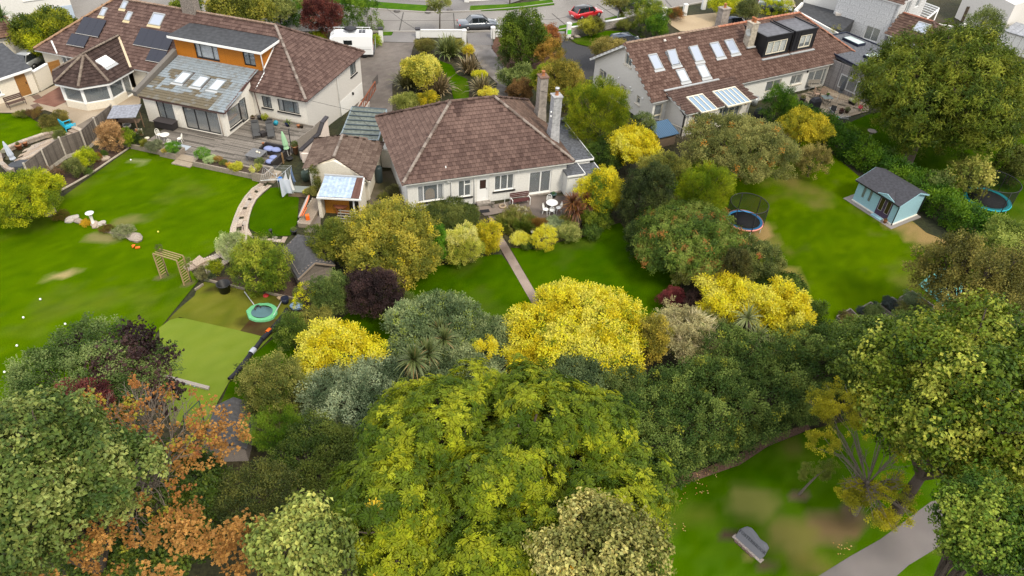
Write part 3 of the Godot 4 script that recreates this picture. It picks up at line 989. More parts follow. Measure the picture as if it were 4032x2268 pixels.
	var oldcon:=func(x,z):
		var t:=gnoise.get_noise_2d(x*7.,z*7.)+gnoise.get_noise_2d(x*30.,z*30.)*.6
		return blend(c3(.13,.115,.105),c3(.34,.31,.29),t+.45)
	sheet("concrete_drive",[J(-5.21,-1.6,-84.3),J(-4.31,-1.6,-84.69),J(-4,-1.6,-81.9),J(-2.77,-1.6,-78.09),J(-1.76,-1.6,-74.92),J(.15,-1.6,-69.48),J(.66,-1.5,-67.75),J(-3.24,-1.6,-67.43),J(-2.81,-1.6,-72.41),J(-4.61,-1.6,-75.72),J(-4.22,-1.6,-74.56),J(-5.69,-1.6,-79.39),J(-6.63,-1.6,-82.19)],.01,oldcon,con,.4)
	sheet("tarmac_drive",[J(3.56,-1.6,-84.98),J(4.77,-1.6,-85.29),J(5.86,-1.6,-84.27),J(7.17,-1.6,-83.65),J(10.53,-1.6,-85.12),J(13.45,-1.6,-86.55),J(14.2,-1.6,-84.75),J(7.96,-1.32,-72.55),J(6.03,-1.6,-75.65),J(3.96,-1.6,-79.54),J(3.63,-1.6,-82.63)],.005,c3(.05,.048,.052),con,.5)
	sheet("gravel_drive",[J(17.48,-1.6,-94.23),J(19.16,-1.6,-95.49),J(20.22,-1.6,-96.09),J(24.91,-1.6,-98.12),J(25.66,-1.6,-96.89),J(23.78,-1.6,-92.67),J(20.4,-1.6,-90.86),J(18.77,-1.6,-90.42),J(17.92,-1.6,-92.13)],.02,func(x,z):return blend(c3(.4,.3,.19),c3(.52,.4,.26),gnoise.get_noise_2d(x*8.,z*8.)+.5),con)
	var pathc:=func(x,z):
		var t:=gnoise.get_noise_2d(x*12.,z*12.)+gnoise.get_noise_2d(x*45.,z*45.)*.5
		return blend(c3(.16,.12,.095),c3(.36,.28,.235),t+.5)
	sheet("garden_path",[J(-2.11,0,-45.84),J(-1.55,0,-45.69),J(-1.17,0,-43.71),J(-.57,0,-42.49),J(2.55,0,-34.88),J(1.94,0,-34.67),J(-1.28,0,-42.51),J(-2.05,0,-45.5)],.004,pathc,con,.3)
	sheet("patio",[J(-3.42,0,-46.81),J(-2.13,0,-47.2),J(-.63,0,-47.94),J(.83,0,-49),J(3.54,0,-49.2),J(4.55,0,-49.42),J(4.97,0,-49.07),J(3.94,0,-47.56),J(3.65,0,-46.54),J(1.38,0,-45.75),J(.55,0,-46.2),J(-.37,0,-46.71),J(-1.65,0,-46.09),J(-2.38,0,-45.76),J(-2.91,0,-46.44)],.0,func(x,z):return blend(c3(.1,.082,.072),c3(.26,.21,.18),gnoise.get_noise_2d(x*14.,z*14.)*1.2+gnoise.get_noise_2d(x*4.,z*4.)+.35),con,.3)
	sheet("side_yard",[J(-11.4,0,-47.15),J(-11.3,0,-51.06),J(-10.29,0,-51.4),J(-8.38,0,-46.26),J(-8.83,0,-44.84),J(-11.06,0,-45.09)],.0,func(x,z):return blend(c3(.06,.055,.02),c3(.16,.13,.1),gnoise.get_noise_2d(x*20.,z*20.)+.4),con,.3)
	sheet("sunken_path",[J(-15.1,0,-45.43),J(-14.39,0,-45.21),J(-14.31,0,-43.97),J(-13.94,0,-42.44),J(-15.13,0,-42.31),J(-15.05,0,-43.89)],-.005,c3(.19,.155,.13),con,.3)
	sheet("park_path",[J(15.01,0,-18.14),J(16.83,0,-19.25),J(18.64,0,-20.28),J(19.93,0,-21.17),J(21.11,0,-22),J(22.03,0,-22.63),J(23.77,0,-23.21),J(24.57,0,-22.71),J(22.95,0,-21.6),J(21.64,0,-20.2),J(19.51,0,-18.97),J(18.73,0,-18.38),J(17.36,0,-17.45),J(13.54,0,-17.2)],.0,func(x,z):return blend(c3(.16,.145,.14),c3(.23,.205,.198),gnoise.get_noise_2d(x*14.,z*14.)+.5),con,.3)
	sheet("park_path",[J(22.49,0,-18.62),J(23.79,0,-19.27),J(25.12,0,-19.26),J(26.15,0,-19.19),J(24.95,0,-18.06),J(21.78,0,-17.86)],.0,c3(.07,.065,.07),con,.3)
	var ke:=MB.new()
	ke.bar(J(22.68,0,-18.64)+UP*.03,J(23.77,0,-19.3)+UP*.03,.1,.12)
	struct("path_kerb",ke.done(),km)
	sheet("gravel_yard",[J(-46.76,0,-59.08),J(-44.32,0,-60.49),J(-43.49,0,-62.84),J(-42.41,0,-64.15),J(-35.13,0,-61.76),J(-34.48,0,-60.23),J(-35.41,0,-58.03),J(-37.99,0,-55.24),J(-39.55,0,-56.98),J(-41.89,0,-57.92),J(-43.69,0,-57.18),J(-45.52,0,-56.93)],.0,func(x,z):return blend(c3(.34,.27,.19),c3(.5,.41,.31),gnoise.get_noise_2d(x*12.,z*12.)+.5),con)
	sheet("brick_paving",[J(-43.72,0,-59.25),J(-42.92,0,-62.71),J(-42.2,0,-62.58),J(-40.81,0,-59.87),J(-41.35,0,-58.54)],.01,func(x,z):return blend(c3(.19,.085,.06),c3(.28,.14,.1),gnoise.get_noise_2d(x*40.,z*40.)+.5),con,.25)
	sheet("old_patio",[J(-37.99,0,-55.24),J(-37.38,0,-57.26),J(-35.41,0,-58.03),J(-34.41,0,-58.41),J(-35.63,0,-57.74),J(-36.29,0,-55.93),J(-36.92,0,-53.97)],.008,func(x,z):return blend(c3(.13,.105,.085),c3(.29,.24,.19),gnoise.get_noise_2d(x*18.,z*18.)+.5),con,.25)
	sheet("rear_yard",[J(28.07,0,-70.96),J(30.88,0,-73.06),J(31.97,0,-71.69),J(34.22,0,-69.25),J(33.9,0,-67.81),J(31.06,0,-66.07),J(29.34,0,-65.51),J(27.88,0,-67.52),J(26.82,0,-70.23)],.0,c3(.12,.1,.07),con)
	sheet("tarmac_drive",[J(58.95,-1.6,-103.51),J(64.07,-1.6,-106.53),J(67.83,-1.6,-103.98),J(71.4,-1.6,-111.19),J(62.33,-1.6,-109.57)],.01,c3(.06,.06,.062),con,1.)
	sheet("tarmac_drive",[J(31.59,-1.6,-104.08),J(35.98,-1.6,-101.92),J(36.42,-1.6,-104.94)],.02,c3(.36,.29,.2),con,1.)
func white_wall()->Material:return M("white_render",c3(.74,.73,.7),.85,"faint",V3(.7),{"bump":"fine","bumps":.25})
func cream_wall()->Material:return M("cream_render",c3(.72,.66,.55),.88,"faint",V3(.7),{"bump":"fine","bumps":.25})
func grey_wall()->Material:return M("grey_render",c3(.62,.59,.55),.88,"faint",V3(.7),{"bump":"fine","bumps":.25})
func upvc()->Material:return M("white_plastic",c3(.8,.8,.79),.35)
func black_frame()->Material:return M("black_frame",c3(.018,.017,.018),.4)
func felt()->Material:return M("grey_felt",c3(.105,.11,.125),.8,"mottle",V3(.6),{"bump":"fine","bumps":.4})
func gutter_white()->Material:return M("white_gutter",c3(.74,.73,.7),.45)
func dark_floor()->Material:return M("dark_floor",c3(.1,.075,.05),.6,"wood",J(.5,4,4))
func concrete()->Material:return M("cement",c3(.33,.29,.255),.92,"stain",V3(.6),{"bump":"fine","bumps":.4})
var TERRA:=c3(.42,.17,.075)
func downpipe(par:Node3D,path:Array,mat:Material,r:=.045):
	var m:=MB.new()
	for i in path.size()-1:m.tube([path[i],path[i+1]],r,r,7)
	part(par,"downpipe",m.done(true),mat)
func chimney(par:Node3D,a:Vector3,F:Basis,w:float,d:float,h:float,mat:Material,flare:float,pots:int,cap:Material,shoulder:=.0):
	var m:=MB.new()
	var x:=Transform3D(F,a)
	if flare>.0:
		var t:=shoulder
		var q:Array=[]
		var p:Array=[]
		for s in[[-1,1],[1,1],[1,-1],[-1,-1]]:
			p.append(x*J(s[0]*w*.5-(flare*.6 if s[0]<0 else .0),0,s[1]*d*.5+(flare if s[1]>0 else flare*.5*s[1])))
			q.append(x*J(s[0]*w*.5,t,s[1]*d*.5))
		m.loft([p,q])
		m.box(x*tb(J(0,(t+h)*.5,0)),J(w,h-t,d))
	else:
		m.box(x*tb(J(0,h*.5,0)),J(w,h,d))
	var c:=part(par,"chimney",m.done(),mat)
	var m2:=MB.new()
	m2.box(x*tb(J(0,h+.05,0)),J(w+.12,.1,d+.12))
	part(c,"cap",m2.done(),cap)
	for k in pots:
		var z:=.0 if pots==1 else(k-(pots-1)*.5)*.32
		lp(c,"chimney_pot",[Q(.15,0),Q(.13,.06),Q(.12,.3),Q(.15,.34),Q(.15,.4),Q(.1,.4),Q(.1,.1),Q(0,.1)],12,M("terracotta",TERRA,.8,"mottle",V3(3)),x*tb(J(0,h+.1,z)))
func hip_roof(par:Node3D,F:Transform3D,w:float,d:float,e:float,r:float,il:float,ir:float,mat:Material)->Array:
	var FL:=F*J(0,e,0)
	var FR:=F*J(w,e,0)
	var BL:=F*J(0,e,-d)
	var BR:=F*J(w,e,-d)
	var RL:=F*J(il,r,-d*.5)
	var RR:=F*J(w-ir,r,-d*.5)
	var out:Array=[]
	out.append([roof_slab(par,[FL,FR,RR,RL],mat,"roof_slope"),slope_frame(FL,FR,RL),[FL,FR,RR,RL]])
	out.append([roof_slab(par,[BR,BL,RL,RR],mat,"roof_slope"),slope_frame(BR,BL,RR),[BR,BL,RL,RR]])
	if il>.01:out.append([roof_slab(par,[BL,FL,RL],mat,"roof_slope"),slope_frame(BL,FL,RL),[BL,FL,RL]])
	if ir>.01:out.append([roof_slab(par,[FR,BR,RR],mat,"roof_slope"),slope_frame(FR,BR,RR),[FR,BR,RR]])
	return out
func lay(s:Array,holes:Array,kind:String,w:float,l:float,tint:Array,n:int,seed_:int,stainf=null):
	var o:Array=[]
	for p in s[2]:o.append(slope2(s[1],p))
	tiles(s[0],s[1],o,holes,kind,w,l,tint,n,seed_,stainf)
func eaves(par:Node3D,pts:Array,mat:Material,h:=.16,called:="gutter"):
	for i in pts.size()-1:
		var m:=MB.new()
		m.bar(pts[i]-UP*h*.75,pts[i+1]-UP*h*.75,.1,h)
		part(par,called,m.done(),mat)
var BROWN:=[c3(.1,.062,.05),c3(.2,.13,.105)]
var LICHEN:=[c3(.15,.11,.09),c3(.36,.3,.26)]
func middle_bungalow():
	var F:=Transform3D(Basis(J(.936,0,.352*-1.),UP,J(.352,0,.936)),J(-8.30,0,-45.15))
	var t:=thing("bungalow","white bungalow with brown hipped tile roof and two tall chimneys in the middle","bungalow",F.origin)
	var W:=white_wall()
	var und:=M("roof_base",c3(.07,.045,.038),.9)
	var x:=wf(F*J(.35,0,-.35),F*J(12.9,0,-.35))
	var holes:=[[.74,.72,2.74,2.14],[3.84,.69,4.87,2.14],[5.35,.12,6.26,2.12],[6.7,.79,8.28,2.16],[9.5,.06,11.37,2.06]]
	wall(t,x,[Q(0,-.7),Q(12.55,-.7),Q(12.55,2.75),Q(0,2.75)],holes,W)
	wall(t,wf(F*J(.35,0,-10.25),F*J(.35,0,-.353)),[Q(0,-1.5),Q(9.89,-1.5),Q(9.89,2.75),Q(0,2.75)],[],W)
	wall(t,wf(F*J(12.9,0,-.353),F*J(12.9,0,-10.25)),[Q(0,-1.5),Q(9.89,-1.5),Q(9.89,2.75),Q(0,2.75)],[],W)
	wall(t,wf(F*J(12.897,0,-10.25),F*J(.353,0,-10.25)),[Q(0,-2),Q(12.54,-2),Q(12.54,2.75),Q(0,2.75)],[[2,.8,4,2],[8,.8,10,2]],W)
	bp(t,"floor",J(.62,-.1,-9.98),J(12.62,.04,-.62),dark_floor(),F)
	bp(t,"inner_wall",J(.62,.05,-4.2),J(12.62,2.6,-4.05),M("inner_plaster",c3(.3,.27,.24),.9),F)
	var black:=M("black_sill",c3(.025,.024,.024),.5)
	var lace:=M("lace",c3(.6,.6,.62,.75),.9)
	var w1:=win(t,x,holes[0],[.9,2.1,.9],upvc(),{"sill":black,"curtain":lace,"cw":.2,"bar":.075})
	var mb:=MB.new()
	var arch:Array=[Q(1.38,.83),Q(2.08,.83)]
	for k in 9:arch.append(Q(1.73+.35*cos(PI*k/8.),1.32+.4*sin(PI*k/8.)))
	mb.flat(PackedVector2Array(arch),tb(J(0,0,-.2)),.04)
	part(w1,"mirror_back",mb.done(),M("ply",c3(.4,.26,.13),.6,"wood",J(2,9,9)),x)
	win(t,x,holes[1],[1,1],upvc(),{"sill":black,"top":.42,"topcols":[1],"bar":.075})
	win(t,x,holes[3],[1,1.05,1],upvc(),{"sill":black,"bar":.075})
	var dr:=win(t,x,holes[4],[1.05,.95],upvc(),{"name":"sliding_door","bar":.1})
	var lead:=M("lead",c3(.32,.33,.35),.5)
	for a in[[w1,.84,1.3,.82,2.05],[w1,2.2,2.65,.82,2.05],[dr,9.62,10.42,.2,1.94],[dr,10.54,11.26,.2,1.94]]:
		var lm:=MB.new()
		var s:=.145
		for sg in[-1.,1.]:
			var k:=-20
			while k<40:
				var c:float=k*s+a[1]
				var p:=Q(c-sg*(a[3]-a[3]),a[3])
				var q:=Q(c+sg*(a[4]-a[3])*.62,a[4])
				var seg:=Geometry2D.intersect_polyline_with_polygon(PackedVector2Array([p,q]),PackedVector2Array([Q(a[1],a[3]),Q(a[2],a[3]),Q(a[2],a[4]),Q(a[1],a[4])]))
				for g in seg:
					lm.bar(J(g[0].x,g[0].y,-.088),J(g[1].x,g[1].y,-.088),.006,.012,J(0,0,1))
				k+=1
		if lm.v.size():part(a[0],"leading",lm.done(),lead,x)
	var d:=MB.new()
	d.bx(5.35,.12,-.12,5.45,2.12,-.04); d.bx(6.16,.12,-.12,6.26,2.12,-.04); d.bx(5.45,2.02,-.12,6.16,2.12,-.04)
	d.bx(5.46,.14,-.1,6.15,1.15,-.06); d.bx(5.46,1.15,-.1,5.56,2.01,-.06); d.bx(6.05,1.15,-.1,6.15,2.01,-.06); d.bx(5.56,1.93,-.1,6.05,2.01,-.06)
	d.bx(5.56,.3,-.06,6.05,.33,-.05); d.bx(5.56,1.02,-.06,6.05,1.05,-.05)
	var bd:=part(t,"door",d.done(),upvc(),x)
	bp(bd,"pane",J(5.56,1.15,-.085),J(6.05,1.93,-.075),M("brown_glass",c3(.05,.03,.025),.15),x)
	bp(bd,"handle",J(6.08,1.1,-.06),J(6.12,1.22,-.02),M("steel",c3(.55,.55,.55),.3,"",Vector3.ONE,{"metal":1.}),x)
	bp(t,"door_step",J(5.25,-.05,.0),J(6.36,.118,.45),concrete(),x)
	bp(t,"air_brick",J(6.3,2.28,.0),J(6.58,2.46,.012),M("buff",c3(.45,.36,.27),.9),x)
	bp(t,"plinth",J(9.3,-.3,.0),J(12.3,.02,.14),concrete(),x)
	bp(t,"outside_light",J(8.45,2.3,.0),J(8.6,2.45,.14),upvc(),x)
	var slopes:=hip_roof(t,F,13.3,10.6,2.8,6.1,4.95,4.85,und)
	var stain:=func(u,v):return(-.9 if v>4.6 and u>5. and u<9. and gnoise.get_noise_2d(u*60.,v*8.)+gnoise.get_noise_2d(u*9.,v*20.)>-.15*(v-4.6)else .3+gnoise.get_noise_2d(u*8.,v*8.)*.4)
	lay(slopes[0],[],"flat",.31,.335,[c3(.095,.058,.05),c3(.215,.138,.115)],300,1,stain)
	lay(slopes[2],[],"flat",.31,.335,[c3(.14,.09,.075),c3(.22,.145,.12)],0,2)
	lay(slopes[1],[],"flat",.31,.335,[c3(.1,.065,.05),c3(.19,.12,.1)],0,3)
	lay(slopes[3],[],"flat",.31,.335,[c3(.12,.078,.06),c3(.2,.13,.1)],0,4)
	rg.seed=4
	var RL:Vector3=slopes[0][2][3]
	var RR:Vector3=slopes[0][2][2]
	for e in[[slopes[0][2][0],RL,LICHEN],[slopes[0][2][1],RR,LICHEN],[slopes[2][2][0],RL,BROWN],[RL,RR,BROWN],[slopes[1][2][0],RR,BROWN]]:
		caps(t,e[0],e[1],e[2],.12)
	eaves(t,[F*J(0,2.8,-10.6),F*J(0,2.8,0),F*J(13.3,2.8,0),F*J(13.3,2.8,-10.6)],gutter_white())
	downpipe(t,[F*J(3.35,3.35,-.75),F*J(3.35,2.35,-.1),F*J(3.65,2.2,-.27),F*J(3.65,-.2,-.27)],upvc())
	downpipe(t,[F*J(5.45,2.62,-.1),F*J(5.45,2.4,-.28),F*J(5.45,-.1,-.28)],upvc())
	var fm:=felt()
	bp(t,"store_wall",J(12.96,-.8,-7.2),J(15.2,2.12,-1.05),W,F)
	bp(t,"store_wall",J(12.7,-.5,-1.045),J(13.95,1.85,.5),W,F)
	bp(t,"store_wall",J(13.955,-.5,-1.04),J(15.3,1.75,1.25),W,F)
	for b in[[12.92,2.13,-7.35,15.42,2.24,-.95],[12.6,1.86,-1.1,14.05,1.97,.65],[13.97,1.755,-.94,15.48,1.85,1.42]]:
		var r:=bp(t,"flat_roof",J(b[0],b[1],b[2]),J(b[3],b[4],b[5]),fm,F)
		bp(r,"edge_trim",J(b[3]+.002,b[1]-.05,b[2]),J(b[3]+.05,b[4]+.03,b[5]),upvc(),F)
		bp(r,"edge_trim",J(b[0],b[1]-.06,b[5]+.002),J(b[3]+.05,b[4]-.02,b[5]+.04),upvc(),F)
	bp(t,"upstand",J(14.3,2.242,-7.4),J(15.42,2.55,-6.95),fm,F)
	for b in[[12.78,13.7,.503,1.6],[14.15,15.1,1.253,1.5]]:
		var sd:=bp(t,"store_door",J(b[0],-.4,b[2]),J(b[1],b[3],b[2]+.03),M("white_paint",c3(.72,.72,.71),.5),F)
		for h in[.0,1.4]:
			bp(sd,"hinge",J(b[1]-.35,h,b[2]+.031),J(b[1]-.02,h+.04,b[2]+.04),black,F)
	chimney(t,F*J(13.15,2.4,-7.2),F.basis,.66,.75,4.1,concrete(),.35,1,M("old_brick",c3(.2,.12,.09),.9,"mottle",V3(2)),1.5)
	chimney(t,F*J(12.7,2.5,-3.05),F.basis,.66,.7,4.3,M("grey_cement",c3(.4,.4,.41),.85,"stain",V3(.7)),.35,1,M("grey_cement",WH),1.9)
	lp(t,"cowl",[Q(0,.2),Q(.17,.18),Q(.17,0),Q(.1,0)],12,M("steel",WH),F*tb(J(12.7,7.3,-3.05)))
	for k in 2:
		lp(t,"insulator",[Q(0,0),Q(.06,.0),Q(.07,.1),Q(0,.16)],8,upvc(),F*tb(J(12.28,5.2+k*.35,-2.85)))
	tp_(t,"aerial_cable",[F*J(12.85,5.6,-7.),F*J(12.9,5.45,-6.8),F*J(13.45,5.3,-6.8)],.012,black)
func outbuilding():
	var t:=thing("garage","cream rendered garage with brown tiled gable roof beside the middle bungalow","garage",J(-13.8,0,-49))
	var und:=M("roof_base",WH)
	var LB:=J(-16.4,2.,-52.3); var LF:=J(-16.2,2.,-47.75); var RB:=J(-11.05,2.,-52.3); var RF:=J(-11.05,2.,-46.5)
	var KB:=J(-13.95,3.,-51.2); var KF:=J(-13.9,3.,-47.9)
	var sr:=[roof_slab(t,[RF,RB,KB,KF],und,"roof_slope"),slope_frame(RF,RB,KB),[RF,RB,KB,KF]]
	var sl:=[roof_slab(t,[LB,LF,KF,KB],und,"roof_slope"),slope_frame(LB,LF,KF),[LB,LF,KF,KB]]
	var sb:=[roof_slab(t,[RB,LB,KB],und,"roof_slope"),slope_frame(RB,LB,KB),[RB,LB,KB]]
	var tint:=[c3(.13,.088,.07),c3(.21,.15,.12)]
	lay(sr,[],"flat",.31,.335,tint,150,21)
	lay(sl,[],"flat",.31,.335,tint,100,22)
	lay(sb,[],"flat",.31,.335,tint,0,23)
	rg.seed=9
	caps(t,KF,KB,LICHEN,.11)
	var cw:=cream_wall()
	var a:=J(-15.95,0,-48.); var b:=J(-11.3,0,-46.95)
	var x:=wf(a,b)
	var L:=a.distance_to(b)
	wall(t,x,[Q(0,-.3),Q(L,-.3),Q(L,1.95),Q(L*.46,2.88),Q(0,1.95)],[],cw)
	wall(t,wf(b+J(0,0,-.003),J(-11.3,0,-52)),[Q(0,-.6),Q(5.05,-.6),Q(5.05,1.95),Q(0,1.95)],[],cw)
	wall(t,wf(J(-16.15,0,-52),a+J(0,0,-.003)),[Q(0,-.6),Q(4.,-.6),Q(4.,1.95),Q(0,1.95)],[],cw)
	wall(t,wf(J(-11.303,0,-52),J(-16.147,0,-52)),[Q(0,-1.5),Q(4.84,-1.5),Q(4.84,1.95),Q(0,1.95)],[],cw)
	eaves(t,[RF,RB],gutter_white(),.14)
	eaves(t,[LB,LF],gutter_white(),.14)
	for e in[[LF,KF],[KF,RF]]:
		var m:=MB.new()
		m.bar(e[0]-UP*.16,e[1]-UP*.16,.03,.12)
		part(t,"barge_board",m.done(),M("cream_paint",c3(.62,.55,.44),.7))
	downpipe(t,[RF+J(-.3,-.15,.0),RF+J(-.55,-.35,.1),RF+J(-.6,-1.9,.05)],gutter_white())
	var s:=thing("lean_to","open lean-to with blue and rusty corrugated roof on the garage gable","lean-to",J(-12.9,0,-45))
	var A:=J(-14.3,1.95,-44.15); var B:=J(-11.35,1.95,-44.2); var C:=J(-11.5,2.2,-46.7); var D:=J(-14.4,2.2,-46.75)
	var f:=slope_frame(A,B,D)
	for k in 5:
		var w:=2.95/5.
		var m:=MB.new()
		var n:=14
		for i in n:
			var u0:float=k*w+w*i/n
			var u1:float=k*w+w*(i+1)/n
			var z0:=.018*cos(i*PI*.86)+k*.001
			var z1:=.018*cos((i+1)*PI*.86)+k*.001
			m.quad(J(u0,-.05,z0),J(u1,-.05,z1),J(u1,2.6,z1),J(u0,2.6,z0))
		part(s,"roof_sheet",m.done(),M("rusty_sheet",c3(.13,.06,.045),.7,"stain",V3(2))if k==4 else M("blue_sheet",c3(.42,.52,.66),.5,"stain",V3(.5)),f,"rust brown corrugated roof sheet" if k==4 else "")
	var wp:=M("white_paint",WH)
	eaves(s,[A+J(-.1,-.03,.07),B+J(.15,-.03,.07)],wp,.12,"fascia")
	eaves(s,[B+J(.06,.03,.07),C+J(.06,.03,.1)],wp,.14,"fascia")
	eaves(s,[D+J(0,.12,.15),C+J(0,.12,.12)],M("lead_grey",c3(.36,.37,.38),.6),.12,"flashing")
	bp(s,"post",J(-11.9,-.2,-44.45),J(-11.8,1.85,-44.35),wp)
	bp(s,"side_wall",J(-14.45,-.2,-46.5),J(-14.2,1.85,-44.3),cw)
	bp(s,"side_wall",J(-11.62,-.2,-46.5),J(-11.4,1.85,-44.9),cw)
	for k in 9:
		var b0:=-14.15+k*.2
		bp(s,"board",J(b0,-.1,-45.05-.003*(k % 2)),J(b0+.19,1.75,-45.),M("orange_board",c3(.62,.25,.03),.6,"wood",J(6,.7,6)))
	var c:=thing("carport","grey green standing seam metal carport roof between the houses","carport",J(-13.8,-1.9,-58.5))
	var P:=[J(-15.35,.42,-55.3),J(-12.1,.42,-55.4),J(-12.35,.42,-61.1),J(-15.5,.42,-61.2)]
	for k in 7:
		var m:=MB.new()
		var p0:Vector3=P[0].lerp(P[3],k/7.); var p1:Vector3=P[1].lerp(P[2],k/7.)
		var q0:Vector3=P[0].lerp(P[3],(k+1)/7.); var q1:Vector3=P[1].lerp(P[2],(k+1)/7.)
		m.slab([p0,p1,q1,q0],J(0,-.05,0))
		var pn:=part(c,"roof_panel",m.done(),M("green_zinc",c3(.16,.18,.155),.6,"stain",V3(.6),{"metal":.2}))
		var r:=MB.new()
		r.bar(q0+UP*.04,q1+UP*.04,.1,.08)
		part(pn,"seam",r.done(),M("zinc_seam",c3(.04,.06,.075),.5))
	var fr:=MB.new()
	for k in 4:fr.bar(P[k]-UP*.02,P[(k+1)% 4]-UP*.02,.12,.14)
	part(c,"edge_frame",fr.done(),M("carport_steel",c3(.18,.22,.24),.5))
	for p in P:tp_(c,"post",[gp(p,-.1),p-UP*.05],.05,M("carport_steel",WH))
func left_house():
	var F:=Transform3D(Basis(J(.968,0,.251),UP,J(-.251,0,.968)),J(-18.6,0,-57.9))
	var t:=thing("semi_detached_house","long hipped semi-detached pair with solar panels, orange timber dormer and glazed bay on the left","house",F*J(-14,0,-5))
	var W:=M("warm_white_render",c3(.74,.7,.63),.85,"faint",V3(.7),{"bump":"fine","bumps":.25})
	var G:=M("pale_grey_render",c3(.6,.57,.53),.9,"faint",V3(.7),{"bump":"fine","bumps":.3})
	var und:=M("roof_base",WH)
	var bf:=black_frame()
	var pv:=upvc()
	var tan_:=M("inner_plaster",WH)
	var Fm:=F*tb(J(-28,0,0))
	var E:=2.45
	var slopes:=hip_roof(t,Fm,28.,11.3,E,6.1,5.65,5.6,und)
	var tint:=[c3(.115,.07,.06),c3(.2,.128,.108)]
	var s0:Transform3D=slopes[0][1]
	var k:=sqrt(5.65*5.65+3.65*3.65)/5.65
	lay(slopes[0],[[14.5,1.7*k,23.,4.6*k],[14.6,-.2,22.3,1.75*k],[3.55,.82*k,5.1,1.85*k],[3.4,1.95*k,6.,3.5*k]],"flat",.31,.335,tint,150,31)
	lay(slopes[3],[],"flat",.31,.335,tint,150,32)
	lay(slopes[1],[],"flat",.31,.335,tint,0,33)
	lay(slopes[2],[],"flat",.31,.335,tint,0,34)
	rg.seed=12
	var RL:Vector3=slopes[0][2][3]
	var RR:Vector3=slopes[0][2][2]
	caps(t,slopes[0][2][0],RL,[c3(.42,.25,.15),c3(.5,.32,.2)],.13)
	caps(t,RL,RR,[c3(.3,.19,.13),c3(.42,.31,.24)],.13)
	caps(t,slopes[0][2][1],RR,LICHEN,.13)
	caps(t,slopes[1][2][0],RR,BROWN,.13)
	caps(t,slopes[1][2][1],RL,BROWN,.13)
	var gw:=gutter_white()
	var gb:=M("brown_gutter",c3(.1,.055,.05),.5)
	eaves(t,[F*J(-28,E,0),F*J(-22.9,E,0)],gw)
	eaves(t,[F*J(-17.4,E,0),F*J(-13.7,E,0)],gw)
	eaves(t,[F*J(-5.3,E,0),F*J(0,E,0)],gb,.13)
	eaves(t,[F*J(0,E,0),F*J(0,E,-11.3)],gb,.13)
	eaves(t,[F*J(-28,E,-11.3),F*J(-28,E,0)],gw)
	var xr:=wf(F*J(-5.9,0,-.3),F*J(-.3,0,-.3))
	var r1:=[1.3,.83,2.22,1.93]
	var r2:=[2.85,.77,4.9,1.93]
	wall(t,xr,[Q(0,-1.),Q(5.6,-1.),Q(5.6,2.4),Q(0,2.4)],[r1,r2],W)
	win(t,xr,r1,[1,1],bf,{"sill":bf})
	win(t,xr,r2,[1,1.9,1.1],bf,{"sill":bf,"curtain":M("pale_curtain",c3(.45,.42,.4),.9),"cw":.12})
	var xs:=wf(F*J(-.3,0,-.303),F*J(-.3,0,-11.))
	var sr:=[[8.5,.85,9.7,2.12],[6.15,-1.95,7.65,-.75],[9.15,-2.75,9.95,-.7]]
	wall(t,xs,[Q(0,-3.2),Q(10.7,-3.2),Q(10.7,2.4),Q(0,2.4)],sr,G)
	win(t,xs,sr[0],[1,1],bf,{"sill":bf})
	win(t,xs,sr[1],[1,1,1],bf,{})
	win(t,xs,sr[2],[1],bf,{"name":"door","bar":.1})
	downpipe(t,[F*J(-.2,2.3,-6.),F*J(-.2,-2.4,-6.)],gw)
	bp(t,"lower_band",J(-.298,-2.9,-10.9),J(-.27,-.55,-5.9),M("white_render",WH),F)
	bp(t,"outside_light",J(-.27,-.9,-8.75),J(-.1,-.65,-8.65),bf,F)
	var xl:=wf(F*J(-27.6,0,-.3),F*J(-13.7,0,-.3))
	var l1:=[2.05,.2,3.75,2.07]
	var l2:=[11.35,.1,12.6,2.05]
	wall(t,xl,[Q(0,-1.),Q(13.9,-1.),Q(13.9,2.4),Q(0,2.4)],[l1,l2,[5.,.1,9.8,2.2]],cream_wall())
	win(t,xl,l1,[1,1.4,.8],pv,{"bar":.09})
	win(t,xl,l2,[1,1],pv,{"bar":.09})
	wall(t,wf(F*J(-27.6,0,-11),F*J(-27.6,0,-.303)),[Q(0,-1.5),Q(10.7,-1.5),Q(10.7,2.4),Q(0,2.4)],[],cream_wall())
	wall(t,wf(F*J(-.303,0,-11),F*J(-27.597,0,-11)),[Q(0,-3),Q(27.2,-3),Q(27.2,2.4),Q(0,2.4)],[],W)
	bp(t,"floor",J(-27.3,-.1,-10.7),J(-.6,.03,-.57),dark_floor(),F)
	bp(t,"inner_wall",J(-27.3,.04,-4.3),J(-.6,2.3,-4.15),tan_,F)
	var pm:=M("solar_black",c3(.008,.009,.02),.22,"",Vector3.ONE,{"spec":.5})
	var al:=M("alloy",c3(.5,.48,.44),.4)
	for g in[[3.47,1.94*k,5.98,3.5*k,3,1],[3.15,.84*k,5.08,1.86*k,2,1],[9.75,1.86*k,13.4,3.42*k,4,1],[11.7,.74*k,13.45,1.78*k,2,1]]:
		var w:float=(g[2]-g[0])/g[4]
		for i in g[4]:
			var p:=bp(t,"solar_panel",J(g[0]+i*w+.006,g[1],.13),J(g[0]+(i+1)*w-.006,g[3],.17),pm,s0)
			var m:=MB.new()
			m.bx(g[0]+i*w+.006,g[1]-.03,.125,g[0]+(i+1)*w-.006,g[1]-.003,.18)
			part(p,"rail",m.done(),al,s0)
	var rf:=M("grey_alloy",c3(.3,.31,.32),.45)
	var skyp:=M("rooflight_pane",c3(.3,.34,.42),.06,"",Vector3.ONE,{"spec":.9})
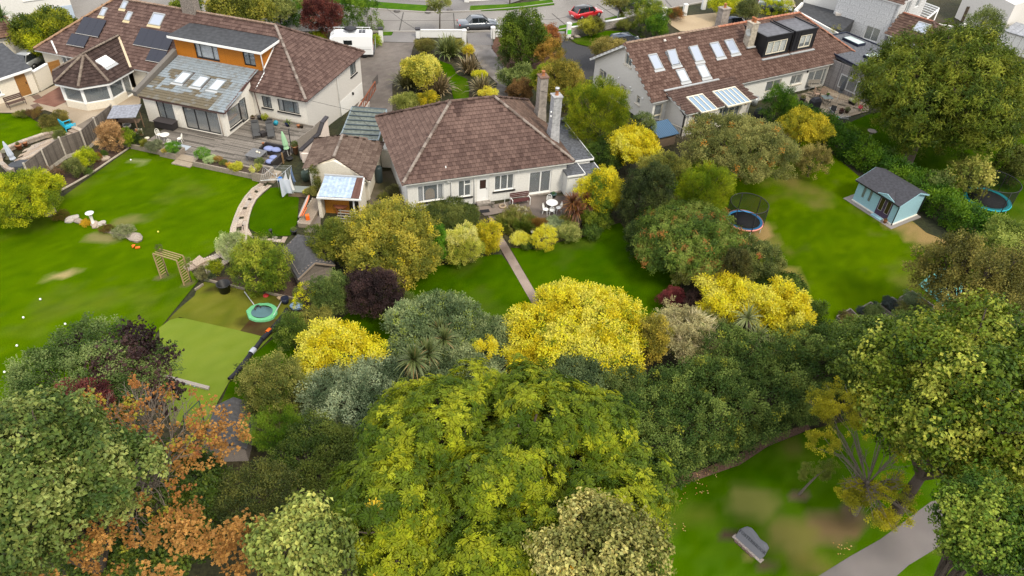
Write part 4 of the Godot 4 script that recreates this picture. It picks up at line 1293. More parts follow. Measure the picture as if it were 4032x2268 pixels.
	var ap:=M("buff_apron",c3(.45,.37,.22),.7)
	for g in[[4.85,3.87*k,5.4,4.65*k],[6.6,4.82*k,7.15,5.55*k],[7.6,3.86*k,8.15,4.66*k],[10.2,3.86*k,11.45,4.97*k]]:
		rooflight(t,s0,g,rf,skyp,{"apron":ap})
	chimney(t,F*J(-14.3,5.,-5.75),F.basis,1.35,.85,3.,M("old_render",c3(.36,.31,.27),.95,"bark",V3(.7)),.0,2,concrete())
	var aer:=MB.new()
	aer.bar(F*J(-13.2,7.6,-5.6),F*J(-12.7,7.7,-5.4),.02,.02)
	for i in 4:aer.bar(F*J(-13.1+i*.12,7.4,-5.6+i*.04),F*J(-13.1+i*.12,7.85,-5.6+i*.04),.012,.012,Vector3.RIGHT)
	part(t,"aerial",aer.done(),al)
	var ob:=M("orange_cladding",c3(.56,.19,.012),.55,"wood",J(.6,5,5))
	var xd:=wf(F*J(-13.55,0,-1.7),F*J(-4.95,0,-1.7))
	var d1:=[2.,3.72,4.35,5.]
	var d2:=[6.85,3.85,8.,5.]
	var nb:=12
	for i in nb:
		var h0:=3.3+i*.17
		for sp in([[.0,8.6]]if h0>5.02 or h0+.16<3.7 else([[.0,2.],[4.35,8.6]]if h0+.16<3.84 else[[.0,2.],[4.35,6.85],[8.,8.6]])):
			bp(t,"cladding_board",J(sp[0],h0,-.05),J(sp[1],h0+.163,.0),ob,xd)
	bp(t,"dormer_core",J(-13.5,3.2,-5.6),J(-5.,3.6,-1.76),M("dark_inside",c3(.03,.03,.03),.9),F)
	win(t,xd,d1,[.8,1.9,.9],bf,{"bar":.07,"blind":M("lace",WH),"drop":.0})
	win(t,xd,d2,[1,1],bf,{"bar":.07,"blind":M("lace",WH),"drop":.75})
	for sx in[-4.95,-13.5]:
		var m:=MB.new()
		m.flat(PackedVector2Array([Q(1.72,3.55),Q(4.6,5.33),Q(1.72,5.33)]),F*Transform3D(Basis(J(0,0,-1),UP,J(1,0,0)),J(sx,0,0)),.06)
		part(t,"dormer_cheek",m.done(),ob)
	bp(t,"dormer_roof",J(-13.85,5.36,-4.95),J(-4.6,5.46,-1.33),M("dark_felt",c3(.05,.052,.058),.75,"stain",V3(.4)),F)
	bp(t,"fascia",J(-13.87,5.24,-1.325),J(-4.58,5.44,-1.28),pv,F)
	bp(t,"fascia",J(-4.595,5.24,-4.6),J(-4.55,5.44,-1.33),pv,F)
	downpipe(t,[F*J(-4.75,5.2,-1.5),F*J(-4.75,3.5,-1.6),F*J(-4.9,2.55,-.15)],pv,.05)
	var fl:=MB.new()
	fl.bar(F*J(-4.85,3.68,-1.65),F*J(-4.85,5.3,-4.4),.1,.05)
	part(t,"lead_trim",fl.done(),pv)
	var e0:=F*J(-13.35,2.38,4.3)
	var e1:=F*J(-5.15,2.38,4.3)
	var e2:=F*J(-5.6,3.55,-1.65)
	var e3:=F*J(-13.5,3.55,-1.65)
	var es:=[roof_slab(t,[e0,e1,e2,e3],und,"lean_to_roof"),slope_frame(e0,e1,e3),[e0,e1,e2,e3]]
	var ef:Transform3D=es[1]
	var lights:=[[1.75,2.35,2.75,4.],[3.55,2.3,4.55,3.9],[5.2,2.3,6.2,3.9]]
	var holes2:Array=[]
	for g in lights:holes2.append([g[0]-.06,g[1]-.22,g[2]+.06,g[3]+.05])
	var patch:=func(u,v):return(1. if v>4.1 or u>6.7 or(v>.9 and gnoise.get_noise_2d(u*26.,v*40.)>.02)else .0)
	lay(es,holes2,"roll",.3,.33,[c3(.2,.17,.12),c3(.34,.39,.43)],300,35,func(u,v):return patch.call(u,v)-.3)
	for g in lights:rooflight(t,ef,g,M("zinc_frame",c3(.22,.24,.25),.5),M("rooflight_pane_pale",c3(.42,.46,.52),.06,"",Vector3.ONE,{"spec":.9}),{"apron":M("lead_grey",WH)})
	var ff:=MB.new()
	ff.bar(e0-UP*.1,e1-UP*.1,.12,.2)
	part(t,"fascia",ff.done(),gb)
	ff=MB.new()
	ff.bar(e1-UP*.06+F.basis.x*.02,e2-UP*.06+F.basis.x*.02,.1,.24)
	part(t,"verge_board",ff.done(),gb)
	ff=MB.new()
	ff.bar(e0+UP*.12-F.basis.x*.3+F.basis.z*.1,e3+UP*.3-F.basis.x*.3-F.basis.z*.2,.42,.5)
	part(t,"parapet",ff.done(),M("weathered_board",c3(.2,.18,.16),.9,"wood",J(.6,6,6)))
	var xe:=wf(F*J(-13.2,0,4.15),F*J(-5.45,0,4.15))
	var eh:=[[1.2,.5,2.85,2.1],[3.78,.02,7.18,2.04]]
	wall(t,xe,[Q(0,-.4),Q(7.75,-.4),Q(7.75,2.3),Q(0,2.3)],eh,W)
	win(t,xe,eh[0],[1,1.4],bf,{"bar":.08,"sill":bf})
	win(t,xe,eh[1],[1.1,1.05,1.1],bf,{"name":"folding_door","bar":.1})
	var xg:=wf(F*J(-5.45,0,4.147),F*J(-5.45,0,-.3))
	var gh:=[[.55,.42,2.4,2.05],[2.4,.05,3.35,2.15]]
	wall(t,xg,[Q(0,-.4),Q(4.4,-.4),Q(4.4,3.15),Q(0,2.3)],gh,W)
	win(t,xg,gh[0],[1],bf,{"bar":.08,"sill":bf})
	win(t,xg,gh[1],[1],bf,{"name":"door","bar":.09})
	wall(t,wf(F*J(-13.2,0,-.3),F*J(-13.2,0,4.147)),[Q(0,-.4),Q(4.4,-.4),Q(4.4,2.3),Q(0,3.15)],[],cream_wall())
	bp(t,"floor",J(-12.94,-.05,-.29),J(-5.71,.035,3.89),M("pale_floor",c3(.34,.28,.21),.5),F)
	bp(t,"kitchen_unit",J(-9.2,.04,-.2),J(-6.2,.9,.3),M("oak",c3(.42,.2,.07),.5,"wood",J(4,1,4)),F)
	bp(t,"inner_table",J(-7.2,.7,1.4),J(-6.,.76,3.),M("oak",WH),F)
	downpipe(t,[F*J(-5.75,2.25,4.3),F*J(-5.75,.1,4.28)],M("buff_pipe",c3(.5,.42,.36),.6))
	downpipe(t,[F*J(-5.,2.3,.02),F*J(-4.95,.1,-.2)],gb)
	var bay:=[Q(-22.8,.3),Q(-22.8,3.),Q(-21.2,4.6),Q(-19.1,4.6),Q(-17.6,3.),Q(-17.6,.3)]
	var bo:=[Q(-23.1,-1.5),Q(-23.1,3.1),Q(-21.35,4.9),Q(-18.95,4.9),Q(-17.3,3.1),Q(-17.3,-.3)]
	var ap_:=F*J(-20.2,4.,2.)
	var ap2:=F*J(-20.2,4.,-2.4)
	var bt:=[c3(.055,.036,.032),c3(.1,.067,.058)]
	var eh2:=2.36
	var B:Array=[]
	for p in bo:B.append(F*J(p.x,eh2,p.y))
	B[0]=F*J(-23.1,eh2,.0)
	B[5]=F*J(-17.3,eh2,.0)
	var facets:=[[B[1],B[2],ap_],[B[2],B[3],ap_],[B[3],B[4],ap_]]
	var sd:=41
	for q in facets:
		var sl:=[roof_slab(t,q,und,"bay_roof"),slope_frame(q[0],q[1],q[2]),q]
		lay(sl,[],"flat",.31,.335,bt,33,sd)
		sd+=1
	for q in[[B[4],B[5],ap2,ap_],[B[0],B[1],ap_,ap2]]:
		var sl:=[roof_slab(t,q,und,"bay_roof"),slope_frame(q[0],q[1],q[2]if sd==44 else q[3]),q]
		if sd==44:
			lay(sl,[[1.,1.05,2.5,2.3]],"flat",.31,.335,bt,50,sd)
			rooflight(t,sl[1],[1.1,1.25,2.4,2.25],pv,M("rooflight_pane_pale",WH),{"apron":M("lead_grey",WH)})
		else:
			lay(sl,[],"flat",.31,.335,bt,0,sd)
		sd+=1
	rg.seed=8
	var mort:=[c3(.2,.15,.12),c3(.3,.24,.19)]
	for q in[[B[1],ap_],[B[2],ap_],[B[3],ap_],[B[4],ap_],[ap_,ap2]]:
		caps(t,q[0],q[1],mort,.12)
	for i in range(1,6):
		if i<5:eaves(t,[B[i],B[i+1]],pv,.2)
	eaves(t,[B[0],B[1]],pv,.2)
	ff=MB.new()
	ff.bar(ap2+UP*.05,F*J(-17.4,2.52,.15),.2,.06)
	part(t,"valley",ff.done(),M("buff_mortar",c3(.5,.4,.28),.8))
	for i in 5:
		var a:=F*J(bay[i].x,0,bay[i].y)
		var b:=F*J(bay[i+1].x,0,bay[i+1].y)
		var x:=wf(a,b)
		var L:=a.distance_to(b)
		wall(t,x,[Q(0,-.5),Q(L,-.5),Q(L,.62),Q(0,.62)],[[L-.95,.05,L-.1,.63]]if i==4 else[],cream_wall(),.22)
		if i==4:
			win(t,x,[.06,.63,L-1.,2.28],[1],pv,{"bar":.1,"top":.32})
			win(t,x,[L-1.,.05,L-.06,2.28],[1],pv,{"bar":.1,"top":.32,"name":"door"})
		else:
			win(t,x,[.06,.63,L-.06,2.28],[1],pv,{"bar":.1,"top":.32})
		bp(t,"corner_post",J(-.09,.62,-.16),J(.09,2.3,.02),pv,x)
	bp(t,"floor",J(-22.6,-.06,.25),J(-17.8,.02,3.),M("pale_floor",WH),F)
	bp(t,"floor",J(-21.2,-.062,2.9),J(-19.1,.018,4.4),M("pale_floor",WH),F)
	for q in[[-21.8,1.2,.9],[-19.,2.4,.7],[-20.2,.7,1.3]]:
		bp(t,"armchair",J(q[0],.04,q[1]),J(q[0]+q[2],.7,q[1]+.7),M("dark_leather",c3(.03,.03,.032),.5),F)
	var vp:=tp_(t,"vent_pipe",[F*J(-25.4,2.3,.05),F*J(-25.6,3.6,.0)],.07,pv)
func right_house():
	var F:=Transform3D(Basis(J(.861,0,-.509),UP,J(.509,0,.861)),J(11.56,0,-61.48))
	var t:=thing("gabled_house","brown roofed gabled pair with seven rooflights and two black box dormers","house",F*J(11,0,-5))
	var W:=M("right_render",c3(.68,.65,.61),.86,"faint",V3(.7),{"bump":"fine","bumps":.25})
	var W2:=white_wall()
	var und:=M("roof_base",WH)
	var pv:=upvc()
	var cream:=M("cream_frame",c3(.66,.6,.48),.5)
	var E:=2.6; var R:=5.95; var D:=10.3; var HD:=5.15
	var L:=26.6
	var FL:=F*J(0,E,0); var FR:=F*J(L,E,0); var BL:=F*J(0,E,-D); var BR:=F*J(L,E,-D)
	var RL:=F*J(0,R,-HD); var RR:=F*J(L-4.9,R,-HD)
	var s0:=[roof_slab(t,[FL,FR,RR,RL],und,"roof_slope"),slope_frame(FL,FR,RL),[FL,FR,RR,RL]]
	var s1:=[roof_slab(t,[BR,BL,RL,RR],und,"roof_slope"),slope_frame(BR,BL,RR),[BR,BL,RL,RR]]
	var s2:=[roof_slab(t,[FR,BR,RR],und,"roof_slope"),slope_frame(FR,BR,RR),[FR,BR,RR]]
	var k:=sqrt(HD*HD+3.35*3.35)/HD
	var f:Transform3D=s0[1]
	var rl:=[[1.68,2.5*k,2.68,3.85*k],[3.68,2.5*k,4.7,3.85*k],[6.38,2.48*k,7.4,3.86*k],[8.95,2.46*k,10.02,3.86*k],[10.8,2.52*k,11.88,3.88*k],[3.8,1.02*k,4.8,2.15*k],[6.24,1.*k,7.27,2.2*k]]
	var holes:Array=[]
	for g in rl:holes.append([g[0]-.05,g[1]-.2,g[2]+.05,g[3]+.05])
	holes.append([14.,1.75*k,17.6,4.7*k]); holes.append([17.85,1.75*k,21.,4.7*k]); holes.append([1.9,-.3,9.6,.55*k])
	holes.append([22.75,-.3,27.,.55*k])
	var tint:=[c3(.115,.066,.052),c3(.2,.125,.1)]
	lay(s0,holes,"flat",.31,.335,tint,300,51)
	lay(s1,[],"flat",.31,.335,tint,0,52)
	lay(s2,[],"flat",.31,.335,tint,0,53)
	rg.seed=21
	caps(t,RL,RL.lerp(RR,.5),[c3(.3,.19,.13),c3(.4,.28,.2)],.13)
	caps(t,RL.lerp(RR,.5),RR,[c3(.5,.2,.12),c3(.58,.26,.16)],.13)
	caps(t,FR,RR,[c3(.45,.2,.13),c3(.5,.24,.16)],.12)
	caps(t,BR,RR,BROWN,.12)
	var glass_grey:=M("rooflight_pane",WH)
	var pale:=M("rooflight_pane_pale",WH)
	var gf:=M("grey_alloy",WH)
	var apn:=M("lead_grey",WH)
	for i in rl.size():
		rooflight(t,f,rl[i],gf,pale if i>4 else glass_grey,{"apron":apn,"open":.22 if i==1 else(.07 if i==2 else .0)})
	eaves(t,[FL,F*J(1.8,E,0)],pv)
	eaves(t,[F*J(9.65,E,0),F*J(22.7,E,0)],pv)
	eaves(t,[BL,BR],pv)
	for e in[[FL,RL],[RL,BL]]:
		var m:=MB.new()
		m.bar(e[0]-UP*.12-F.basis.x*.02,e[1]-UP*.12-F.basis.x*.02,.05,.24)
		part(t,"barge_board",m.done(),pv)
	var xg:=wf(F*J(.4,0,-D+.35),F*J(.4,0,-.35))
	var gh:=[[4.6,3.95,5.6,4.97],[.9,1.05,2.05,2.],[4.55,1.25,5.4,1.95],[7.15,1.15,7.65,1.92]]
	wall(t,xg,[Q(0,-1.8),Q(9.6,-1.8),Q(9.6,2.7),Q(4.8,5.8),Q(0,2.7)],gh,W)
	var gs:=M("cream_sill",c3(.6,.55,.47),.8)
	win(t,xg,gh[0],[1,1],cream,{"sill":gs})
	win(t,xg,gh[1],[1,1],cream,{"sill":gs,"top":.25,"topcols":[0]})
	win(t,xg,gh[2],[1,1,1],cream,{"sill":gs,"top":.2})
	win(t,xg,gh[3],[1],cream,{"sill":gs,"top":.2})
	for q in[[4.1,2.35],[6.,2.2],[6.3,2.],[8.,1.95]]:
		lp(t,"vent",[Q(0,0),Q(.09,0),Q(.08,.06),Q(0,.08)],10,pv,xg*Transform3D(Basis(J(1,0,0),PI/2),J(q[0],q[1],0)))
	var xb:=wf(F*J(.403,0,-.35),F*J(22.8,0,-.35))
	var bh:=[[.2,.0,1.2,2.],[13.9,.7,15.9,1.8],[17.2,.85,18.8,1.86],[19.6,.0,22.3,1.86]]
	wall(t,xb,[Q(0,-.6),Q(22.4,-.6),Q(22.4,2.55),Q(0,2.55)],bh,W2)
	win(t,xb,bh[0],[1],cream,{"name":"door","bar":.12,"top":1.15})
	win(t,xb,bh[1],[1,1],cream,{})
	win(t,xb,bh[2],[1,1],M("grey_frame",c3(.5,.5,.47),.5),{"sill":gs,"bar":.08})
	win(t,xb,bh[3],[1,1.2,.5],M("grey_frame",WH),{"name":"sliding_door","bar":.1})
	bp(t,"outside_light",J(19.2,1.9,.0),J(19.3,2.1,.12),black_frame(),xb)
	wall(t,wf(F*J(22.8,0,-D+.35),F*J(.403,0,-D+.35)),[Q(0,-2),Q(22.4,-2),Q(22.4,2.55),Q(0,2.55)],[],W2)
	bp(t,"floor",J(.7,-.2,-9.6),J(26,-.02,-.65),dark_floor(),F)
	bp(t,"inner_wall",J(.7,.0,-4.4),J(22.5,2.5,-4.25),M("inner_plaster",WH),F)
	var e0:=F*J(1.8,2.38,2.78); var e1:=F*J(9.65,2.38,2.78); var e2:=F*J(9.65,3.02,-.62); var e3:=F*J(1.8,3.02,-.62)
	var es:=[roof_slab(t,[e0,e1,e2,e3],und,"lean_to_roof"),slope_frame(e0,e1,e3),[e0,e1,e2,e3]]
	var ef:Transform3D=es[1]
	lay(es,[[1.2,-.3,3.1,1.9],[4.2,-.3,6.95,1.9]],"flat",.31,.335,[c3(.1,.06,.05),c3(.17,.11,.09)],0,54)
	bp(t,"lead_flashing",J(1.6,3.04,-.75),J(8.,3.12,-.5),apn,F)
	for g in[[1.22,3.,3],[4.25,6.9,5]]:
		var n:int=g[2]
		var w:float=(g[1]-g[0])/n
		var fr:=MB.new()
		for i in n+1:fr.bx(g[0]+i*w-.04,-.35,.02,g[0]+i*w+.04,1.85,.14)
		fr.bx(g[0]-.05,1.85,.02,g[1]+.05,1.97,.15)
		fr.bx(g[0]-.05,-.45,.0,g[1]+.05,-.35,.14)
		var gz:=part(t,"sloped_glazing",fr.done(),cream,ef)
		for i in n:bp(gz,"pane",J(g[0]+i*w+.04,-.35,.07),J(g[0]+(i+1)*w-.04,1.85,.09),M("blue_glass",c3(.16,.24,.33),.05,"",Vector3.ONE,{"spec":.8}),ef)
	var xk:=wf(F*J(1.95,0,2.45),F*J(9.5,0,2.45))
	var kh:=[[1.05,.95,2.72,2.2],[3.95,.02,6.5,2.2]]
	wall(t,xk,[Q(0,-.6),Q(7.55,-.6),Q(7.55,2.35),Q(0,2.35)],kh,W)
	win(t,xk,kh[0],[1,1,1],cream,{"sill":gs,"top":.4})
	win(t,xk,kh[1],[.6,1,1,.9],cream,{"name":"french_door","top":.35,"bar":.09})
	wall(t,wf(F*J(1.95,0,-.35),F*J(1.95,0,2.447)),[Q(0,-.6),Q(2.79,-.6),Q(2.79,2.35),Q(0,2.9)],[],W)
	wall(t,wf(F*J(9.5,0,2.447),F*J(9.5,0,-.35)),[Q(0,-.6),Q(2.79,-.6),Q(2.79,2.9),Q(0,2.35)],[],W)
	eaves(t,[e0,F*J(3.,2.38,2.78)],pv,.14)
	eaves(t,[F*J(4.85,2.38,2.78),F*J(6.,2.38,2.78)],pv,.14)
	eaves(t,[F*J(8.75,2.38,2.78),e1],pv,.14)
	eaves(t,[e3-F.basis.x*.03,e0-F.basis.x*.03],pv,.2,"barge_board")
	downpipe(t,[F*J(1.85,2.7,1.6),F*J(1.85,2.2,1.7),F*J(1.88,1.9,2.3),F*J(1.88,-.3,2.35)],black_frame())
	downpipe(t,[F*J(2.2,2.25,2.6),F*J(2.2,-.3,2.55)],pv)
	downpipe(t,[F*J(9.35,2.25,2.6),F*J(9.35,-.3,2.55)],pv)
	for u in[2.75,8.95]:bp(t,"wall_lantern",J(u-2.,1.75,.0),J(u-1.88,2.05,.14),M("brass",c3(.35,.22,.1),.4),xk)
	var bk:=M("black_standing_seam",c3(.014,.014,.017),.5)
	for g in[[14.12,17.55,14.5,17.1,3],[17.92,20.95,18.85,20.45,2]]:
		var xd:=wf(F*J(g[0],0,-1.7),F*J(g[1],0,-1.7))
		var dw:float=g[1]-g[0]
		var hh:=[g[2]-g[0],3.98,g[3]-g[0],5.25]
		wall(t,xd,[Q(0,3.55),Q(dw,3.55),Q(dw,5.72),Q(0,5.72)],[hh],bk,.12,"dormer_front")
		var ws:Array=[]
		for i in g[4]:ws.append(1)
		win(t,xd,hh,ws,cream,{"z":-.02,"bar":.09,"blind":M("white_blind",c3(.6,.6,.56),.9),"drop":.0 if g[4]==3 else .25})
		for i in int(dw/.42)+1:
			if i*.42<hh[0]or i*.42>hh[2]:bp(t,"seam",J(i*.42+.02,3.6,.0),J(i*.42+.045,5.7,.03),bk,xd)
		for sx in[g[0],g[1]]:
			var m:=MB.new()
			m.flat(PackedVector2Array([Q(1.82,3.6),Q(5.1,5.74),Q(1.82,5.72)]),F*Transform3D(Basis(J(0,0,-1),UP,J(1,0,0)),J(sx+(.06 if sx==g[0]else .0),0,0)),.06)
			part(t,"dormer_cheek",m.done(),bk)
		bp(t,"dormer_roof",J(g[0]+.08,5.66,-5.),J(g[1]-.08,5.74,-1.8),M("grey_membrane",c3(.1,.1,.115),.45,"stain",V3(.4)),F)
		for q in[[g[0]-.05,5.66,-5.,g[0]+.075,5.84,-1.65],[g[1]-.075,5.66,-5.,g[1]+.05,5.84,-1.65],[g[0]+.078,5.66,-1.79,g[1]-.078,5.82,-1.66]]:
			bp(t,"dormer_edge",J(q[0],q[1],q[2]),J(q[3],q[4],q[5]),bk,F)
		bp(t,"lead_skirt",J(g[0]-.1,3.62,-1.69),J(g[1]+.1,3.7,-1.35),apn,F)
	downpipe(t,[F*J(17.75,5.6,-1.75),F*J(17.75,3.75,-1.65)],black_frame(),.06)
	chimney(t,F*J(13.35,4.2,-3.1),F.basis,.8,.75,2.6,M("buff_render",c3(.48,.42,.34),.9,"stain",V3(.7)),.0,2,M("buff_render",WH))
	bp(t,"lead_skirt",J(12.85,4.55,-2.72),J(13.85,4.63,-2.5),apn,F)
	lp(t,"satellite_dish",[Q(0,0),Q(.2,.02),Q(.36,.09),Q(.36,.11),Q(.2,.045),Q(0,.03)],16,M("dish_grey",c3(.2,.21,.22),.5),F*Transform3D(Basis(J(1,0,0),1.1),J(12.7,6.,-2.9)))
	chimney(t,F*J(13.3,4.4,-7.2),F.basis,.95,.75,2.4,concrete(),.0,1,concrete())
	for u in[3.2,4.9]:bp(t,"roof_vent",J(u+.9,4.7*k,.02),J(u+1.12,4.7*k+.22,.16),M("pale_vent",c3(.5,.46,.42),.7),f)
	var ex:=thing("timber_extension","flat roofed extension clad in silvered vertical boards with two glass roof lanterns","extension",F*J(26,0,-1))
	var P:=[F*J(22.8,0,-.3),F*J(23.3,0,4.1),F*J(27.6,0,4.),F*J(29.9,0,2.6),F*J(29.3,0,-4.4),F*J(27.2,0,-4.4)]
	var top:Array=[]
	for p in[F*J(23.4,0,-1.45),F*J(23.1,0,4.35),F*J(27.6,0,4.25),F*J(30.1,0,2.7),F*J(29.4,0,-4.6),F*J(27.2,0,-4.6)]:top.append(p+UP*3.05)
	var rm:=MB.new()
	rm.slab(top,J(0,-.25,0))
	var rf:=part(ex,"flat_roof",rm.done(),felt())
	var tm:=MB.new()
	for i in 6:
		if i !=5:tm.bar(top[i]+UP*.03,top[(i+1)% 6]+UP*.03,.12,.16)
	part(rf,"edge_trim",tm.done(),M("navy_trim",c3(.012,.016,.035),.5))
	var bd:=[M("silver_board",c3(.34,.32,.32),.85,"wood",J(5,.5,5)),M("silver_board_b",c3(.26,.245,.25),.85,"wood",J(5,.5,5)),M("silver_board_c",c3(.4,.375,.37),.85,"wood",J(5,.5,5))]
	rg.seed=5
	for i in 2:
		var x:=wf(P[i],P[i+1])
		var Lw:float=P[i].distance_to(P[i+1])
		var hl:=[[1.45,.45,Lw-.06,1.85]]if i==0 else[[.06,.45,.9,1.85]]
		var n:=int(Lw/.135)
		for b in n:
			var c:=(b+.5)*.135
			var spans:=[[-.3,2.8]]
			if c>hl[0][0]-.02 and c<hl[0][2]+.02:spans=[[-.3,hl[0][1]-.02],[hl[0][3]+.02,2.8]]
			for s in spans:bp(ex,"board",J(b*.135+.006,s[0],-.06),J((b+1)*.135-.006,s[1],rnd(-.004,.004)),bd[rg.randi_range(0,2)],x)
		win(ex,x,hl[0],[1,1.05,.95]if i==0 else[1],M("silver_frame",c3(.5,.5,.5),.5),{"z":.02,"bar":.1})
	wall(ex,wf(P[0]+J(.12,0,0),P[1]+J(.12,0,-.12)),[Q(0,-.3),Q(4.4,-.3),Q(4.4,2.8),Q(0,2.8)],[[1.35,.4,4.35,1.9]],black_frame(),.1,"backing")
	bp(ex,"floor",J(23.3,-.1,-1.2),J(29.,.05,3.6),M("pale_floor",WH),F)
	for i in range(2,5):
		wall(ex,wf(P[i],P[i+1]),[Q(0,-.3),Q(P[i].distance_to(P[i+1]),-.3),Q(P[i].distance_to(P[i+1]),2.79),Q(0,2.79)],[],W2)
	for q in[[27.3,-3.3,28.5,-1.2],[25.65,.95,27.35,2.6]]:
		var ln:=bp(ex,"roof_lantern",J(q[0],3.05,q[1]),J(q[2],3.3,q[3]),M("navy_trim",WH),F)
		bp(ln,"pane",J(q[0]+.1,3.301,q[1]+.1),J(q[2]-.1,3.33,q[3]-.1),M("lantern_glass",c3(.36,.44,.42),.05,"",Vector3.ONE,{"spec":.9}),F)
	lp(ex,"flue",[Q(.1,0),Q(.1,1.2),Q(.16,1.22),Q(.16,1.4),Q(.05,1.45),Q(0,1.45)],12,M("steel",WH),F*tb(J(28.5,3.05,1.9)))
func far_buildings():
	var W:=M("rough_white",c3(.72,.72,.72),.9,"mottle",V3(1.2),{"bump":"fine","bumps":1.})
	var und:=M("roof_base",WH)
	var t:=thing("white_house","tall white rough rendered house behind the timber extension","house",J(40,0,-88))
	var a:=J(35.9,0,-88.9); var b:=J(40.8,0,-84.); var c:=J(46.5,0,-89.7)
	var x1:=wf(a,b); var x2:=wf(b,c)
	var h1:=[[2.6,.9,4.,2.],[.3,1.6,2.4,2.6]]
	var h1b:=[[4.6,.2,6.2,1.7]]
	wall(t,x1,[Q(0,-1),Q(6.93,-1),Q(6.93,2.4),Q(0,2.4)],[[.5,1.3,2.4,2.2],[4.3,.6,6.,2.1]],W)
	win(t,x1,[.5,1.3,2.4,2.2],[1,1],upvc(),{})
	win(t,x1,[4.3,.6,6.,2.1],[1,1],upvc(),{})
	wall(t,wf(a+J(.1,0,.1),b+J(.1,0,.1)),[Q(0,2.4),Q(6.93,2.4),Q(6.93,5.4),Q(0,5.4)],[],W,.3,"upper_wall")
	wall(t,x2,[Q(0,-1),Q(8.,-1),Q(8.,5.4),Q(0,5.4)],[[2.2,3.6,3.6,5.],[5.,3.8,6.2,5.]],W)
	win(t,x2,[2.2,3.6,3.6,5.],[1,1],upvc(),{})
	win(t,x2,[5.,3.8,6.2,5.],[1],upvc(),{})
	wall(t,wf(J(41.6,0,-94.6),a),[Q(0,-1),Q(8,-1),Q(8,5.4),Q(0,5.4)],[],W)
	var e:=[a+J(-.2,5.4,.2),b+J(.15,5.4,.25),c+J(.3,5.4,.0),J(41.6,5.4,-94.8)]
	var r0:Vector3=(e[0]+e[3])*.5+J(0,2.4,0); var r1:Vector3=(e[1]+e[2])*.5+J(0,2.4,0)
	var sl:=[roof_slab(t,[e[0],e[1],r1,r0],und,"roof_slope"),slope_frame(e[0],e[1],r0),[e[0],e[1],r1,r0]]
	lay(sl,[],"flat",.31,.335,BROWN,0,61)
	roof_slab(t,[e[2],e[3],r0,r1],und,"roof_slope")
	eaves(t,[e[0],e[1]],upvc())
	var s:=thing("hipped_wing","single storey white wing with brown hipped roof and red ridge beside the tall white house","house wing",J(43,0,-82))
	var q:=[J(39.9,2.5,-82.5),J(44.3,2.5,-78.1),J(48.,2.5,-81.8),J(43.6,2.5,-86.2)]
	var k0:=J(41.75,4.2,-84.35); var k1:=J(44.15,4.2,-81.95)
	var sa:=[roof_slab(s,[q[0],q[1],k1,k0],und,"roof_slope"),slope_frame(q[0],q[1],k0),[q[0],q[1],k1,k0]]
	lay(sa,[[2.,1.2,3.6,2.7]],"flat",.31,.335,[c3(.1,.06,.05),c3(.2,.13,.1)],0,62)
	var sb:=[roof_slab(s,[q[1],q[2],k1],und,"roof_slope"),slope_frame(q[1],q[2],k1),[q[1],q[2],k1]]
	lay(sb,[],"flat",.31,.335,[c3(.12,.08,.07),c3(.2,.14,.11)],0,63)
	roof_slab(s,[q[2],q[3],k0,k1],und,"roof_slope")
	rooflight(s,sa[1],[2.05,1.3,3.5,2.65],M("grey_alloy",WH),M("rooflight_pane",WH),{})
	caps(s,k0,k1,[c3(.4,.16,.1),c3(.48,.22,.15)],.13)
	caps(s,q[1],k1,BROWN,.13)
	caps(s,q[2],k1,BROWN,.13)
	wall(s,wf(q[0]+J(.5,-2.5,-.05),q[1]+J(.05,-2.5,-.4)),[Q(0,-1),Q(5.7,-1),Q(5.7,2.45),Q(0,2.45)],[],W)
	wall(s,wf(q[1]+J(.05,-2.5,-.41),q[2]+J(-.4,-2.5,0)),[Q(0,-1),Q(4.7,-1),Q(4.7,2.45),Q(0,2.45)],[],W)
	eaves(s,[q[0],q[1]],upvc())
	downpipe(s,[q[0]+J(.3,-.2,.1),q[0]+J(.45,-2.6,.0)],upvc())
	var l:=thing("flat_roof_wing","long dark flat roof behind a white parapet wall at the top right","building",J(33,0,-88))
	var pw:=M("white_render",WH)
	wall(l,wf(J(31.,0,-88.2),J(36.7,0,-80.9)),[Q(0,-1),Q(9.2,-1),Q(9.2,1.6),Q(0,2.6)],[],pw,.25,"parapet")
	wall(l,wf(J(32.6,0,-91.),J(31.,0,-88.2)),[Q(0,-1),Q(3.2,-1),Q(3.2,2.6),Q(0,2.6)],[],pw,.25,"parapet")
	var m:=MB.new()
	m.slab([J(31.2,2.2,-88.3),J(35.2,2.2,-83.2),J(38.6,2.2,-88.2),J(33.,2.2,-92.5)],J(0,-2.6,0))
	part(l,"flat_roof",m.done(),M("dark_felt",WH))
	bp(l,"roof_vent",J(36.,2.2,-88.8),J(36.8,2.45,-88.2),M("pale_vent",WH))
	var u:=thing("white_block","plain pale blue-white wall of a building above the dark flat roof","building",J(36,0,-93))
	wall(u,wf(J(33.3,0,-92.5),J(38.4,0,-90.2)),[Q(0,0),Q(5.6,0),Q(5.6,6),Q(0,6)],[],pw)
	var pg:=thing("pergola","white timber pergola with open slats beside the tall white house","pergola",gp(J(50.18,0,-97)))
	var A:=J(45.67,2.4,-89.72); var B:=J(46.58,2.4,-88.3); var C:=J(49.82,2.4,-92.52); var D:=J(48.36,2.4,-94.78)
	for i in 7:
		var mm:=MB.new()
		mm.bar(A.lerp(D,i/6.),B.lerp(C,i/6.),.1,.14)
		part(pg,"slat",mm.done(),upvc())
	for p in[A,B,C,D]:tp_(pg,"post",[gp(p,-.1),p],.07,upvc())
	for e2 in[[A,D],[B,C]]:
		var mm:=MB.new()
		mm.bar(e2[0]-UP*.13,e2[1]-UP*.13,.12,.16)
		part(pg,"beam",mm.done(),upvc())
